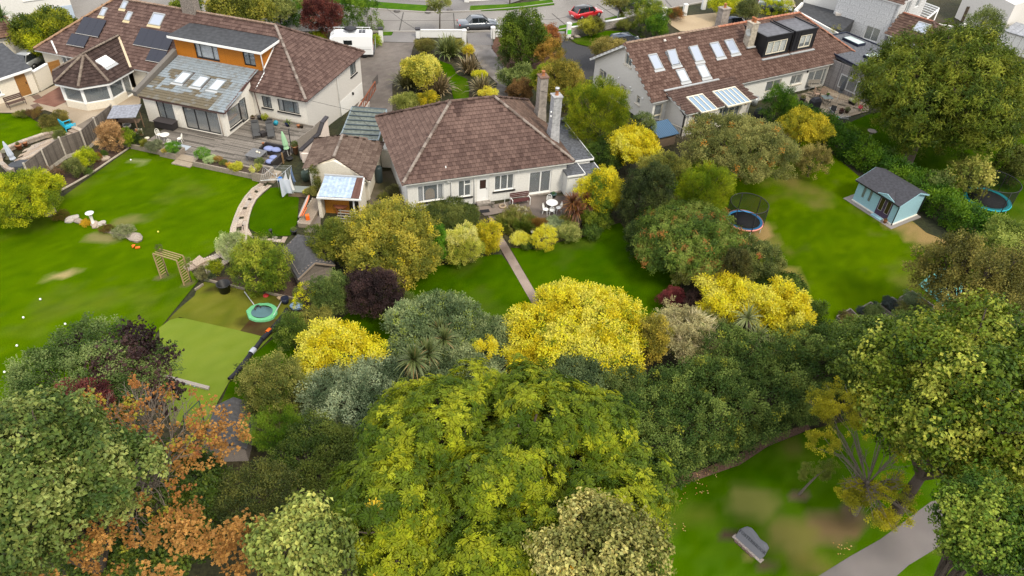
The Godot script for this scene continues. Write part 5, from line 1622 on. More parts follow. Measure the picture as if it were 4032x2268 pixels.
	var tw:=thing("garden_wall","white garden wall with a trellis panel beside the pergola","wall",gp(J(50.15,0,-92.96)))
	var ta:=gp(J(49.51,0,-92.62)); var tb:=gp(J(52.43,0,-91.52)); var tc:=gp(J(55.89,0,-94.61))
	wall(tw,wf(ta,tb),[Q(0,-.5),Q(ta.distance_to(tb),-.5),Q(ta.distance_to(tb),2.2),Q(0,2.2)],[],pw)
	wall(tw,wf(tb,tc),[Q(0,-.5),Q(tb.distance_to(tc),-.5),Q(tb.distance_to(tc),2.2),Q(0,2.2)],[],pw)
	var xt:=wf(ta,tb)
	for i in 16:
		bp(tw,"slat",J(.5,.3+i*.11,.004),J(ta.distance_to(tb)-.5,.37+i*.11,.03),M("lattice",c3(.6,.6,.62),.7),xt)
	var bx_:=thing("rendered_block","pale grey rendered boundary building at the top right corner","building",gp(J(55.09,0,-100.35)))
	var k3:=MB.new()
	k3.slab([J(57.5,3,-102),J(59.3,3,-93.5),J(65.5,3,-98.5),J(62,3,-106)],J(0,-5,0))
	part(bx_,"walls",k3.done(),M("right_render",WH))
	var bf:=thing("board_fence","brown board fence far behind at the top right","fence",gp(J(57.27,0,-99.96)))
	var f0:=gp(J(57.48,0,-100.26)); var f1:=gp(J(61.93,0,-99.76))
	var xf:=wf(f0,f1)
	for i in int(f0.distance_to(f1)/.3):
		bp(bf,"board",J(i*.3,0,-.03),J(i*.3+.285,2.+.02*(i % 3),0),M("brown_board_%d" %(i % 3),c3(.22,.16,.1)*(.85+.12*(i % 3)),.9,"wood",J(5,.5,5)),xf)
	var gr:=thing("grey_roofed_shed","long white panel shed with grey metal roof at the right edge","shed",gp(J(58.64,0,-91.86)))
	var g0:=gp(J(57.91,0,-91.21)); var g1:=gp(J(61.12,0,-88.16))
	var xs:=wf(g0,g1)
	var gl:=g0.distance_to(g1)
	for i in 6:
		bp(gr,"panel",J(gl*i/6.+.02,-.3,-.1),J(gl*(i+1)/6.-.02,2.2,0),pw,xs)
		bp(gr,"roof_sheet",J(gl*i/6.,2.22,-4.5),J(gl*(i+1)/6.-.03,2.3,.2),M("grey_sheet",c3(.3,.31,.34),.5,"stain",V3(.5)),xs)
	var o:=thing("outbuilding","cream outbuilding with dark felt roof and oak door at the left edge","outbuilding",J(-45,0,-60))
	var oa:=J(-49.5,0,-53.9); var ob:=J(-44.2,0,-61.3)
	var xo:=wf(oa,ob)
	var ol:=oa.distance_to(ob)
	var cw:=cream_wall()
	var oh:=[[ol-1.55,.0,ol-.62,1.95],[ol-4.6,.75,ol-2.9,1.75]]
	wall(o,xo,[Q(0,-.3),Q(ol,-.3),Q(ol,2.3),Q(0,1.95)],oh,cw)
	var od:=bp(o,"door",J(oh[0][0],0,-.1),J(oh[0][2],1.95,-.05),M("oak_door",c3(.42,.2,.055),.5,"wood",J(5,.6,5)),xo)
	bp(od,"handle",J(oh[0][2]-.16,1.,-.05),J(oh[0][2]-.1,1.2,.0),black_frame(),xo)
	win(o,xo,oh[1],[1,.9],upvc(),{"sill":upvc(),"top":.35,"topcols":[1]})
	lp(o,"outside_light",[Q(0,0),Q(.1,0),Q(.08,.08),Q(0,.1)],10,upvc(),xo*Transform3D(Basis(J(1,0,0),PI/2),J(ol-1.7,2.15,0)))
	wall(o,wf(ob+J(0,0,-.003),ob+J(-3.,0,-2.4)),[Q(0,-.3),Q(3.8,-.3),Q(3.8,2.3),Q(0,2.3)],[],cw)
	m=MB.new()
	var d3:=J(.25,0,.15)
	m.slab([oa+UP*2.+d3,ob+UP*2.36+d3,ob+J(-4.6,2.7,-4.),oa+J(-4.6,2.5,-4.)],J(0,-.16,0))
	var orf:=part(o,"felt_roof",m.done(),M("charcoal_felt",c3(.06,.062,.07),.7,"stain",V3(.4)))
	m=MB.new()
	m.bar(oa+UP*1.9+d3*1.1,ob+UP*2.26+d3*1.1,.05,.2)
	part(orf,"barge_board",m.done(),upvc())
	var gw:=thing("side_wall","pale rendered wall with white coping beside the oak gate","wall",J(-44.1,0,-62))
	wall(gw,wf(J(-44.15,0,-61.5),J(-43.85,0,-63.3)),[Q(0,-.3),Q(1.82,-.3),Q(1.82,1.75),Q(0,1.75)],[],cw,.2)
	bp(gw,"coping",J(0,1.752,-.24),J(1.82,1.85,.04),upvc(),wf(J(-44.15,0,-61.5),J(-43.85,0,-63.3)))
	var og:=thing("side_gate","tall oak side gate between the rendered wall and the long house","gate",J(-43.8,0,-63.5))
	var xg:=wf(J(-43.83,0,-63.32),J(-43.2,0,-64.15))
	for i in 7:bp(og,"board",J(i*.148,.02,-.04),J(i*.148+.143,1.9,0),M("oak_door",WH),xg)
	var br:=thing("brown_roof_house","corner of a house with brown tiled roof and oak door at the top left edge","house",J(-51,0,-68))
	var z:=[J(-56,2.4,-62.5),J(-49.,2.4,-68.1),J(-52.3,4.,-71.),J(-58,4.,-66)]
	var sz:=[roof_slab(br,z,und,"roof_slope"),slope_frame(z[0],z[1],z[3]),z]
	lay(sz,[],"flat",.31,.335,[c3(.22,.12,.08),c3(.32,.19,.13)],0,64)
	var xb:=wf(J(-55.6,0,-63.2),J(-49.2,0,-68.3))
	wall(br,xb,[Q(0,-.3),Q(8.18,-.3),Q(8.18,2.35),Q(0,2.35)],[[5.2,0,6.2,1.95]],cw)
	bp(br,"door",J(5.2,0,-.1),J(6.2,1.95,-.05),M("oak_door",WH),xb)
	wall(br,wf(J(-49.2,0,-68.303),J(-53,0,-72)),[Q(0,-.5),Q(5.3,-.5),Q(5.3,3.6),Q(0,2.35)],[],cw)
	var wh:=thing("gable_house","white rendered house with a blue painted base at the top left corner","house",J(-52,-1.6,-84))
	var wa:=J(-66,-1.6,-73); var wb:=J(-52.,-1.6,-82.8)
	var xw:=wf(wa,wb)
	var wl:=wa.distance_to(wb)
	wall(wh,xw,[Q(0,0),Q(wl,0),Q(wl,5.2),Q(0,5.2)],[[wl-4.4,2.7,wl-1.2,4.6]],pw)
	win(wh,xw,[wl-4.4,2.7,wl-1.2,4.6],[1,1],M("grey_frame",WH),{"sill":upvc()})
	wall(wh,wf(wb+J(0,0,-.003),wb+J(-5,0,-7)),[Q(0,0),Q(8.6,0),Q(8.6,5.2),Q(0,5.2)],[],pw)
	bp(wh,"painted_base",J(wl-2.4,0,.002),J(wl,1.6,.03),M("pale_blue",c3(.42,.5,.6),.8),xw)
	roof_slab(wh,[wa+J(-.3,5.25,.3),wb+J(.3,5.25,.3),wb+J(-5,7.5,-6),wa+J(-5,7.5,-6)],M("slate",c3(.1,.1,.11),.7),"roof_slope")
	for q2 in[[J(-16.77,-1.6,-95.44),J(-13.18,-1.6,-95.84),"low white wall across the street behind the street tree"],[J(-7.78,-1.6,-96.39),J(-4.62,-1.6,-97.46),"low white wall across the street behind the grey saloon"]]:
		var fw:=thing("street_wall",q2[2],"wall",gp(q2[0]))
		var xq:=wf(gp(q2[0]),gp(q2[1]))
		wall(fw,xq,[Q(0,-.2),Q(q2[0].distance_to(q2[1]),-.2),Q(q2[0].distance_to(q2[1]),.9),Q(0,.9)],[],pw)
	var fp:=thing("gate_pier","white pier at the drive across the street from the grey saloon","pier",gp(J(-8.07,-1.6,-96.24)))
	bp(fp,"shaft",J(-.3,-.2,-.3),J(.3,1.3,.3),pw,at(gp(J(-8.07,-1.6,-96.24))))
	bp(fp,"cap",J(-.36,1.302,-.36),J(.36,1.4,.36),pw,at(gp(J(-8.07,-1.6,-96.24))))
func lumps(e:Array,n:int,seed_:int,lobe:=.48,out:=.62)->Array:
	var r2:=RandomNumberGenerator.new()
	r2.seed=seed_
	var c:Vector3=e[0]
	var a:Array=[[c-UP*e[2]*.08,e[1]*.78,e[2]*.8]]
	for i in n:
		var t:=TAU*i*.381966+r2.randf_range(-.4,.4)
		var z:=lerpf(.95,-.5,(i+.5)/n)+r2.randf_range(-.12,.12)
		var q:=sqrt(maxf(.0,1.-z*z))
		var k:=lobe*r2.randf_range(.75,1.15)
		a.append([c+J(cos(t)*q*e[1],z*e[2],sin(t)*q*e[1])*out,e[1]*k,e[2]*k])
	return a
var LIME:=[c3(.035,.062,.003),c3(.085,.115,.005),c3(.21,.22,.01)]
var GOLD:=[c3(.3,.24,.006),c3(.55,.43,.02),c3(.72,.58,.09)]
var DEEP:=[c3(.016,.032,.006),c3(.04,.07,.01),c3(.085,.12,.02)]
var MID:=[c3(.035,.06,.006),c3(.08,.11,.01),c3(.16,.18,.022)]
var OLIVE:=[c3(.06,.065,.016),c3(.125,.12,.03),c3(.22,.19,.055)]
var GREY:=[c3(.07,.09,.06),c3(.14,.165,.115),c3(.25,.27,.2)]
var FRESH:=[c3(.03,.085,.005),c3(.06,.15,.008),c3(.1,.2,.015)]
var YGREEN:=[c3(.07,.1,.004),c3(.15,.18,.006),c3(.26,.26,.012)]
var PURPLE:=[c3(.014,.008,.012),c3(.035,.018,.026),c3(.065,.035,.045)]
var WINE:=[c3(.035,.008,.012),c3(.075,.016,.022),c3(.13,.035,.04)]
var RUST:=[c3(.1,.03,.014),c3(.2,.065,.025),c3(.3,.12,.05)]
var VARIEG:=[c3(.22,.22,.03),c3(.42,.38,.09),c3(.6,.54,.2)]
var HEDGE:=[c3(.016,.05,.004),c3(.045,.1,.006),c3(.095,.16,.01)]
func park_trees():
	var e:Array=[J(.07,9.5,-15.24),5.65,1.98]
	plant("ash_tree","huge lime green ash tree filling the bottom middle of the view","tree",lumps(e,44,3,.25,.84),"ash",.52,LIME,{"r":.38,"base":e[0],"dens":2.7,"rough":.12,"gap":.2,"up":.9,"fleck":c3(.42,.3,.03),"flecks":.004,"fork":.35})
	e=[J(-5.93,10.5,-12.09),1.54,1.06]
	plant("lime_tree","pale green lime tree at the bottom edge left of the ash","tree",lumps(e,9,4),"broad",.5,[c3(.06,.08,.02),c3(.13,.15,.04),c3(.26,.26,.09)],{"r":.2,"gap":.2,"fleck":c3(.5,.3,.03),"flecks":.003})
	e=[J(3.22,11.5,-11.72),1.95,.68]
	plant("lime_tree","olive brown lime tree at the bottom edge overlapping the ash's right foot","tree",lumps(e,10,5),"broad",.42,[c3(.07,.075,.02),c3(.15,.14,.05),c3(.3,.26,.12)],{"r":.2,"gap":.25,"fleck":c3(.5,.25,.03),"flecks":.003})
	e=[J(-15.12,10,-14.11),2.99,3.13]
	plant("linden_tree","broad grey green linden tree in the bottom left corner","tree",lumps(e,16,6,.42,.7),"broad",.55,[c3(.028,.05,.012),c3(.075,.1,.026),c3(.2,.215,.085)],{"r":.3,"gap":.22,"fleck":c3(.5,.3,.02),"flecks":.002})
	e=[J(-19.72,5,-22.85),3.55,1.24]
	plant("hawthorn_tree","small leaved grey green tree above the linden at the lawn's lower edge","tree",lumps(e,12,7),"fine",.5,[c3(.03,.055,.014),c3(.07,.1,.035),c3(.15,.18,.08)],{"gap":.2})
	e=[J(-17.95,5.4,-23.78),1.80,1.04]
	plant("purple_maple","black purple Norway maple rising over the grey green tree beside the turf","tree",lumps(e,12,8,.4,.75)+[[J(-17.68,6.6,-24.6),.66,.42],[J(-16.07,4.8,-22.71),.78,.89],[J(-20.67,5.4,-24.49),.77,.27]],"maple",.62,PURPLE,{"gap":.3,"dens":1.7,"gloss":.4})
	e=[J(-17.57,7.4,-19.7),1.24,.43]
	plant("copper_tree","dull wine red tree crown between the grey green tree and the linden","tree",lumps(e,6,9),"fine",.45,WINE,{"gap":.25})
	rg.seed=77
	var base:=gp(J(-14.68,0,-17.55))
	var t:=thing("autumn_maple","half bare maple with orange brown leaves and pale grey limbs at the bottom left","tree",base)
	var m:=MB.new()
	var tips:Array=[]
	var gb:=M("pale_bark",c3(.26,.215,.17),.9,"bark",V3(2))
	m.tube([base-UP*.2,base+J(.1,3.,.1),base+J(.0,5.2,0)],.24,.17,9)
	part(t,"trunk",m.done(true),gb)
	for i in 11:
		var b:=MB.new()
		var a:=TAU*i/11.+rnd(-.2,.2)
		branching(b,base+J(0,rnd(3.6,5.2),0),J(cos(a)*.75,rnd(.7,1.25),sin(a)*.75).normalized(),rnd(1.5,2.),.085,4,tips,.6)
		part(t,"branch",b.done(true),gb)
	var s:=Spray.new()
	for p in tips:
		var n:=lump.get_noise_3dv(p*7.)
		if n<.02:continue
		for k in 2:
			if rnd(0,1)<.35+n:
				var g:=rnd(0,1)
				put_spray(s,p+rdir()*.22,UP+rdir()*.6,rnd(.3,.45),blend(c3(.2,.075,.035),c3(.33,.15,.05),g)if rnd(0,1)>.25 else c3(.22,.2,.03))
	for q in[[J(-13.37,8.4,-13.44),2.04,.71],[J(-10.17,9.2,-12.87),1.70,.59],[J(-14.25,8.6,-12.23),1.43,.50],[J(-14.95,7.4,-18.43),1.44,.50],[J(-11.97,7,-18.38),1.77,.62],[J(-8.58,8.4,-13.16),.94,1.32]]:
		for i in(150 if q[0].z>-22.5 else 70):
			var d:=rdir()
			var p:Vector3=q[0]+J(d.x*q[1],d.y*q[2],d.z*q[1])*pow(rnd(0,1),.4)
			if lump.get_noise_3dv(p*16.)<.0:continue
			var yel:bool=q[0].z<-23. and rnd(0,1)<.5
			put_spray(s,p,UP+rdir()*.7,rnd(.32,.52),blend(c3(.17,.075,.025),c3(.36,.19,.075),rnd(0,1))if not yel else blend(c3(.15,.17,.02),c3(.4,.32,.05),rnd(0,1)))
	commit_spray(s,t,"crown","maple")
	e=[J(-10.36,4,-17.7),1.86,.65]
	plant("undergrowth_bush","dark tangled bush between the orange maple and the ash","bush",lumps(e,8,10),"fine",.45,[c3(.02,.03,.01),c3(.05,.06,.018),c3(.1,.1,.03)],{"gap":.2})
	e=[J(-14.86,3.6,-16.88),3.67,1.28]
	plant("undergrowth_bush","deep green thicket under the bare limbs of the orange maple","bush",lumps(e,12,11),"broad",.5,[c3(.015,.03,.006),c3(.04,.065,.01),c3(.09,.11,.02)],{"gap":.1})
	e=[J(27.81,4.6,-34.87),3.09,3.25]
	plant("hazel_tree","olive brown tree leaning over the turquoise cover at the right edge","tree",lumps(e,14,12,.42,.72)+[[J(26.42,4.2,-34.84),1.08,.91]],"fine",.6,[c3(.045,.045,.012),c3(.1,.09,.025),c3(.2,.16,.05)],{"r":.2,"gap":.3,"rough":.3})
	e=[J(33.06,3.4,-41.21),1.88,1.52]
	plant("shrub","pale green loose shrub at the right edge above the olive brown tree","shrub",lumps(e,7,13),"mid",.4,[c3(.06,.09,.015),c3(.14,.17,.035),c3(.26,.28,.09)],{"gap":.3})
	e=[J(19.4,9,-21.27),3.99,3.72]
	plant("lime_tree","great leafy lime tree over the park path at the right","tree",lumps(e,20,14,.4,.74),"broad",.56,[c3(.026,.05,.004),c3(.085,.115,.008),c3(.25,.25,.05)],{"r":.34,"gap":.3,"dens":2.5,"fleck":c3(.5,.3,.03),"flecks":.003})
	e=[J(17.04,9.5,-14.83),1.79,1.79]
	plant("hornbeam_tree","dark green hornbeam crown in the bottom right corner","tree",lumps(e,12,15,.42,.72),"broad",.42,[c3(.022,.05,.005),c3(.06,.1,.01),c3(.17,.2,.035)],{"r":.22,"gap":.25})
	e=[J(20.28,4.5,-27.75),3.13,1.10]
	plant("holly_tree","dark shaded crown behind the yellow thorn tree","tree",lumps(e,10,16),"broad",.5,[c3(.02,.04,.006),c3(.05,.075,.01),c3(.1,.13,.025)],{"gap":.2})
	rg.seed=41
	base=gp(J(17.81,0,-21.62))
	t=thing("thorn_tree","leaning yellow green thorn tree with bare grey branches beside the park path","tree",base)
	m=MB.new()
	var top:Vector3=J(17.58,2.6,-21.66)
	m.tube([base-UP*.15,base.lerp(top,.5)+J(.05,.1,.0),top],.16,.1,8)
	part(t,"trunk",m.done(true),gb)
	tips=[]
	for i in 9:
		var b:=MB.new()
		var a:=TAU*i/9.
		branching(b,top-UP*.3,J(cos(a),rnd(.25,.9),sin(a)).normalized(),rnd(.75,1.1),.045,3,tips,.75)
		part(t,"branch",b.done(true),gb)
	s=Spray.new()
	for q in[[J(16.77,4.6,-24.5),1.95,.68],[J(15.6,4.6,-24.49),.97,.34],[J(18.67,4.4,-24.15),.97,.40],[J(15.18,4.2,-22.59),.82,.29],[J(17.35,2.4,-20.75),1.43,.50],[J(18.58,2.8,-21.29),1.06,.79],[J(18.1,1.9,-20.2),.68,.36],[J(19.24,2.2,-20.09),.49,.17],[J(16.55,2.4,-20.98),.63,.22],[J(19.09,3.8,-22.88),.70,1.19]]:
		var n:=int(q[1]*q[1]*130+80)
		for i in n:
			var d:=rdir()
			var p:Vector3=q[0]+J(d.x*q[1],d.y*q[2]*.7,d.z*q[1])*pow(rnd(0,1),.45)
			if lump.get_noise_3dv(p*20.)<-.05:continue
			put_spray(s,p,UP*.5+(p-top)*.4+rdir()*.5,rnd(.22,.4),blend(c3(.13,.13,.01),c3(.36,.3,.02),lump.get_noise_3dv(p*12.)+.5+rnd(-.2,.2)))
		var b:=MB.new()
		for k in 6:
			var d:=rdir()
			b.tube([top-UP*.2,top.lerp(q[0],.6)+rdir()*.15,q[0]+J(d.x*q[1],d.y*q[2],d.z*q[1])*.8],.03,.008,5)
		part(t,"branch",b.done(true),gb)
	commit_spray(s,t,"crown","fine")
	base=gp(J(15.25,0,-22.59))
	t=thing("sapling","small leaning sapling with a pale trunk on the park grass","tree",base)
	m=MB.new()
	m.tube([base-UP*.1,J(15.42,.9,-22.54),J(15.64,1.7,-22.54)],.07,.045,7)
	m.tube([J(15.64,1.7,-22.54),J(15.96,2.3,-22.52)],.045,.015,5)
	part(t,"trunk",m.done(true),gb)
	s=Spray.new()
	rg.seed=42
	for q in[[J(15.12,2,-22.68),.35],[J(15.66,2.2,-22.49),.4],[J(16.09,2.4,-22.61),.35],[J(16.03,1.8,-22.42),.3],[J(14.97,1.7,-22.49),.25]]:
		for i in 40:put_spray(s,q[0]+rdir()*q[1]*rnd(.3,1.2),UP+rdir(),rnd(.16,.28),blend(c3(.07,.09,.02),c3(.17,.18,.04),rnd(0,1)))
	commit_spray(s,t,"crown","fine")
	rg.seed=43
	var hb:Array=[]
	for q in[[J(7.31,1.6,-23.36),2.],[J(8.68,1.7,-24.22),2.1],[J(10.33,1.7,-25.22),2.1],[J(12,1.7,-25.97),2.1],[J(13.73,1.6,-27.31),2.],[J(15.46,1.6,-28.13),2.],[J(7.36,1.8,-25.52),2.2],[J(9.25,1.8,-26.59),2.2],[J(11.2,1.8,-27.6),2.2],[J(13.21,1.7,-28.44),2.1],[J(15.74,1.7,-30.29),2.],[J(17.48,1.6,-30.96),2.],[J(19.72,1.6,-31.7),2.],[J(17.81,1.6,-29.41),2.],[J(21.97,1.5,-32.22),2.],[J(24.08,1.5,-32.97),1.8],[J(20.74,1.5,-29.96),1.9],[J(6.62,1.7,-24.84),2.],[J(12.44,1.7,-30.33),2.],[J(13.48,1.8,-29.89),2.2]]:
		hb.append([q[0],q[1],1.75])
	t=plant("park_hedge","massive mixed green hedge curving along the park lawn's soil strip","hedge",hb,"fine",.5,[c3(.022,.045,.009),c3(.055,.085,.02),c3(.13,.16,.045)],{"dens":2.4,"rough":.12,"gap":.08,"under":.1,"base":J(9.6,0,-24.07),"fleck":c3(.2,.2,.03),"flecks":.03,"r":.1})
func middle_garden():
	var e:Array
	e=[J(-4.73,.9,-44.1),2.08,.73]
	plant("shrub","low dull green shrub under the bungalow's left windows","shrub",lumps(e,9,20),"mid",.32,[c3(.03,.045,.012),c3(.07,.085,.022),c3(.12,.13,.04)])
	e=[J(-5.52,1.2,-39.99),1.08,1.84]
	plant("shrub","bright green leafy shrub left of the variegated yellow bush","shrub",lumps(e,7,21),"mid",.32,FRESH)
	e=[J(-3.5,1.2,-40.38),1.50,1.54]
	plant("variegated_bush","dense cream and yellow variegated bush beside the garden path","shrub",lumps(e,7,22),"fine",.36,VARIEG,{"rough":.08,"fleck":c3(.1,.14,.02),"flecks":.12})
	e=[J(-1.88,1,-41.56),.95,1.58]
	plant("golden_bush","golden yellow bush between the variegated bush and the path","shrub",lumps(e,6,23),"fine",.34,[c3(.2,.19,.008),c3(.4,.31,.015),c3(.52,.38,.03)])
	e=[J(-8.17,2.4,-38.12),3.11,2.78]
	plant("apple_tree","broad olive yellow tree left of the variegated bush","tree",lumps(e,16,24,.42,.7),"mid",.42,[c3(.08,.09,.015),c3(.19,.175,.03),c3(.34,.28,.055)],{"r":.16,"gap":.15,"fleck":c3(.6,.35,.03),"flecks":.03})
	e=[J(-12.06,1.8,-38.97),1.53,1.61]
	plant("shrub","olive green shrub between the grey shed and the lean-to","shrub",lumps(e,9,25),"fine",.4,[c3(.04,.06,.008),c3(.1,.11,.016),c3(.18,.17,.03)],{"gap":.1})
	e=[J(-8.45,1.9,-34.07),1.76,1.76]
	plant("purple_bush","round dark purple smoke bush in front of the olive tree","shrub",lumps(e,9,26),"fine",.38,PURPLE,{"gap":.15})
	e=[J(-10.92,1.8,-33.58),1.16,1.70]
	plant("shrub","soft grey green shrub between the grey shed and the purple bush","shrub",lumps(e,7,27),"fine",.36,[c3(.045,.07,.02),c3(.1,.13,.04),c3(.18,.2,.08)])
	e=[J(-6.34,1,-34.37),.45,.76]
	plant("shrub","slim pale shrub at the right foot of the purple bush","shrub",[e],"fine",.26,[c3(.05,.075,.02),c3(.13,.16,.05)],{"gap":.2})
	e=[J(-12.58,1.5,-33.78),.83,.75]
	plant("yellow_daisies","tall yellow flowering clump in front of the grey shed","flowers",[e],"fine",.3,[c3(.05,.08,.01),c3(.1,.12,.02)],{"gap":.3,"fleck":c3(.75,.5,.01),"flecks":.45,"dens":1.8})
	e=[J(-6.97,3.6,-37.39),.30,.38]
	strap_plant("yucca","spiky grey green yucca head showing in the olive tree","plant",gp(J(-8.1,0,-40.41)),46,.6,.05,[c3(.06,.09,.02),c3(.14,.17,.05)],{"heads":[e[0]]})
	rg.seed=61
	e=[J(2.09,.75,-42.32),.87,.92]
	plant("golden_ball","larger clipped ball of bright yellow privet at the lawn edge","shrub",[e],"fine",.27,[c3(.4,.33,.015),c3(.6,.5,.05),c3(.75,.63,.14)],{"rough":.06})
	e=[J(.35,.5,-42.43),.79,.29]
	plant("golden_ball","smaller low yellow privet cushion beside the larger ball","shrub",lumps(e,5,30),"fine",.26,[c3(.33,.27,.02),c3(.58,.46,.05),c3(.7,.58,.12)])
	e=[J(3.82,.6,-43.43),.98,.48]
	plant("shrub","grey green mottled shrub right of the yellow ball","shrub",lumps(e,6,31),"fine",.27,[c3(.09,.11,.03),c3(.18,.19,.06),c3(.3,.28,.12)])
	e=[J(2.69,.45,-44.67),.88,.31]
	plant("shrub","silvery sage mound behind the yellow ball","shrub",lumps(e,5,32),"fine",.25,GREY)
	e=[J(0,.35,-44.63),1.35,.47]
	plant("grass_clump","wild grassy clump at the left end of the patio bed","plant",lumps(e,7,33),"blade",.6,[c3(.05,.075,.01),c3(.11,.12,.025),c3(.17,.15,.05)])
	e=[J(1.53,.35,-44.29),.70,.52]
	plant("grass_clump","rusty brown grass clump behind the two yellow privets","plant",[e],"blade",.5,[c3(.11,.06,.015),c3(.2,.11,.04)])
	e=[J(.94,.3,-42.05),.56,.21]
	plant("shrub","dark leafed edging plant between the two yellow privets","shrub",[e],"mid",.24,DEEP)
	e=[J(.02,.3,-45.85),1.07,.38]
	plant("flower_clump","dried flower clump along the patio edge","plant",[e],"fine",.22,[c3(.12,.1,.04),c3(.25,.2,.12)],{"fleck":c3(.5,.45,.5),"flecks":.08})
	e=[J(3.73,.35,-45.13),.88,.31]
	plant("shrub","low yellowish shrub in front of the white table","shrub",lumps(e,4,35),"fine",.24,OLIVE)
	e=[J(5.58,.5,-43.85),.81,.53]
	plant("shrub","large leafed dark green plant below the red cordyline","shrub",lumps(e,5,36),"long",.4,DEEP)
	strap_plant("red_cordyline","bronze red spiky cordyline beside the patio","plant",gp(J(4.66,0,-45.11)),90,1.15,.07,[c3(.05,.018,.014),c3(.19,.075,.022)],{"heads":[J(4.32,1.3,-45.26),J(5.25,1.6,-45.97),J(4.06,1.7,-45.68)],"dead":[c3(.3,.15,.03),c3(.4,.22,.06)]})
	e=[J(6.24,1.7,-47),1.73,1.81]
	plant("golden_elaeagnus","yellow and green elaeagnus at the right end of the patio","shrub",lumps(e,10,37),"mid",.36,[c3(.07,.11,.01),c3(.4,.32,.012),c3(.62,.48,.03)],{"gap":.15})
	e=[J(6.66,2.8,-47.52),.65,.96]
	plant("golden_elaeagnus","upright golden spray above the yellow elaeagnus by the white stores","shrub",[e],"mid",.3,[c3(.2,.19,.01),c3(.5,.4,.02),c3(.62,.48,.04)],{"gap":.25})
	e=[J(5.91,.8,-45.39),1.18,.81]
	plant("shrub","green shrub at the foot of the yellow elaeagnus","shrub",lumps(e,5,38),"mid",.32,MID)
	e=[J(9.3,2.6,-45.42),1.79,2.66]
	plant("dark_conifer","blackish evergreen mass right of the yellow elaeagnus","tree",lumps(e,11,39),"fine",.45,[c3(.012,.02,.006),c3(.03,.042,.014),c3(.06,.07,.025)],{"gap":.15})
	e=[J(10.74,3.6,-48.09),1.78,1.15]
	plant("shrub","tall olive shrub behind the blackish evergreen","shrub",lumps(e,8,40),"fine",.42,[c3(.05,.058,.012),c3(.12,.115,.025),c3(.21,.19,.05)],{"gap":.2})
	e=[J(13.55,3,-46.33),2.09,1.93]
	plant("golden_conifer","bright yellow green conifer in the right border","conifer",lumps(e,14,41,.4,.72),"needle",.5,[c3(.05,.085,.004),c3(.12,.16,.006),c3(.2,.22,.012)],{"up":1.})
	e=[J(11.93,2.3,-41.21),3.81,1.75]
	plant("photinia","large drooping long leaved shrub bordering the right of the middle lawn","shrub",lumps(e,18,42,.42,.72),"long",.5,[c3(.03,.055,.01),c3(.075,.11,.018),c3(.15,.17,.045)],{"gap":.1,"fleck":c3(.22,.1,.035),"flecks":.06})
	e=[J(9,1.5,-42),1.39,1.79]
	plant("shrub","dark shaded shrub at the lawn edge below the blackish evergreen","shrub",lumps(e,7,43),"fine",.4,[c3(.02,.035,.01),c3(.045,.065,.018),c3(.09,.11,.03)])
	e=[J(12.91,2.3,-37.41),1.33,.50]
	plant("shrub","buff gold shrub below the drooping long leaved one","shrub",lumps(e,7,44),"fine",.36,[c3(.1,.085,.02),c3(.21,.165,.05),c3(.33,.27,.1)],{"gap":.15})
	e=[J(11.42,1.6,-38.55),.79,1.34]
	plant("variegated_bush","cream edged variegated shrub at the lower right of the middle lawn","shrub",lumps(e,5,45),"mid",.32,[c3(.06,.09,.015),c3(.22,.22,.06),c3(.5,.48,.25)],{"gap":.2})
	e=[J(15.98,2.4,-39.26),1.98,1.12]
	plant("shrub","grey olive shrub by the trampoline's bare patch","shrub",lumps(e,10,46),"fine",.42,[c3(.04,.055,.018),c3(.1,.11,.035),c3(.19,.18,.07)],{"gap":.2,"fleck":c3(.3,.1,.04),"flecks":.02})
	e=[J(14.27,2.8,-37.73),1.02,1.39]
	plant("shrub","dark brown green shrub between the buff and grey olive ones","shrub",lumps(e,5,47),"fine",.4,[c3(.03,.032,.01),c3(.06,.055,.018),c3(.1,.085,.03)])
	e=[J(10.38,.8,-36.47),.98,.60]
	plant("red_barberry","crimson barberry mound at the lower right of the middle lawn","shrub",lumps(e,6,48),"fine",.3,[c3(.05,.008,.014),c3(.11,.018,.03),c3(.17,.035,.05)],{"rough":.08})
	e=[J(11.66,.9,-36.24),.67,.67]
	plant("purple_bush","small purple brown bush right of the crimson barberry","shrub",lumps(e,5,49),"fine",.3,[c3(.035,.018,.022),c3(.075,.04,.045)])
	strap_plant("pampas_grass","cream plumed pampas grass in front of the crimson barberry","plant",gp(J(10.36,0,-35.13)),120,1.,.03,[c3(.14,.13,.05),c3(.4,.32,.2)],{"fans":3,"lift":.9,"droop":.35})
	e=[J(10.35,1.4,-35.16),.90,.32]
	var pl:=Spray.new()
	rg.seed=62
	for i in 14:put_spray(pl,e[0]+J(rnd(-.8,.8),rnd(-.3,.3),rnd(-.5,.5)),UP+rdir()*.2,rnd(.3,.5),c3(.5,.4,.3))
	commit_spray(pl,get_node("pampas_grass"),"plumes","needle")
	e=[J(13.46,2.2,-35.41),1.99,.75]
	plant("golden_elaeagnus","vivid yellow elaeagnus left of the pair above the palms","shrub",lumps(e,11,50,.42,.75),"mid",.42,GOLD,{"gap":.2,"rough":.26})
	e=[J(16.53,2.2,-34.2),1.82,1.63]
	plant("golden_elaeagnus","vivid yellow elaeagnus at the right lawn's lower corner","shrub",lumps(e,12,51,.42,.75),"mid",.42,GOLD,{"gap":.2,"rough":.26})
	e=[J(17.22,1.2,-37.53),2.21,.78]
	plant("shrub","dark green shrub behind the vivid yellow pair","shrub",lumps(e,8,52),"mid",.4,DEEP)
	e=[J(18.75,1.2,-34.95),1.00,1.37]
	plant("shrub","shaded shrub right of the vivid yellow pair","shrub",lumps(e,5,53),"mid",.38,DEEP)
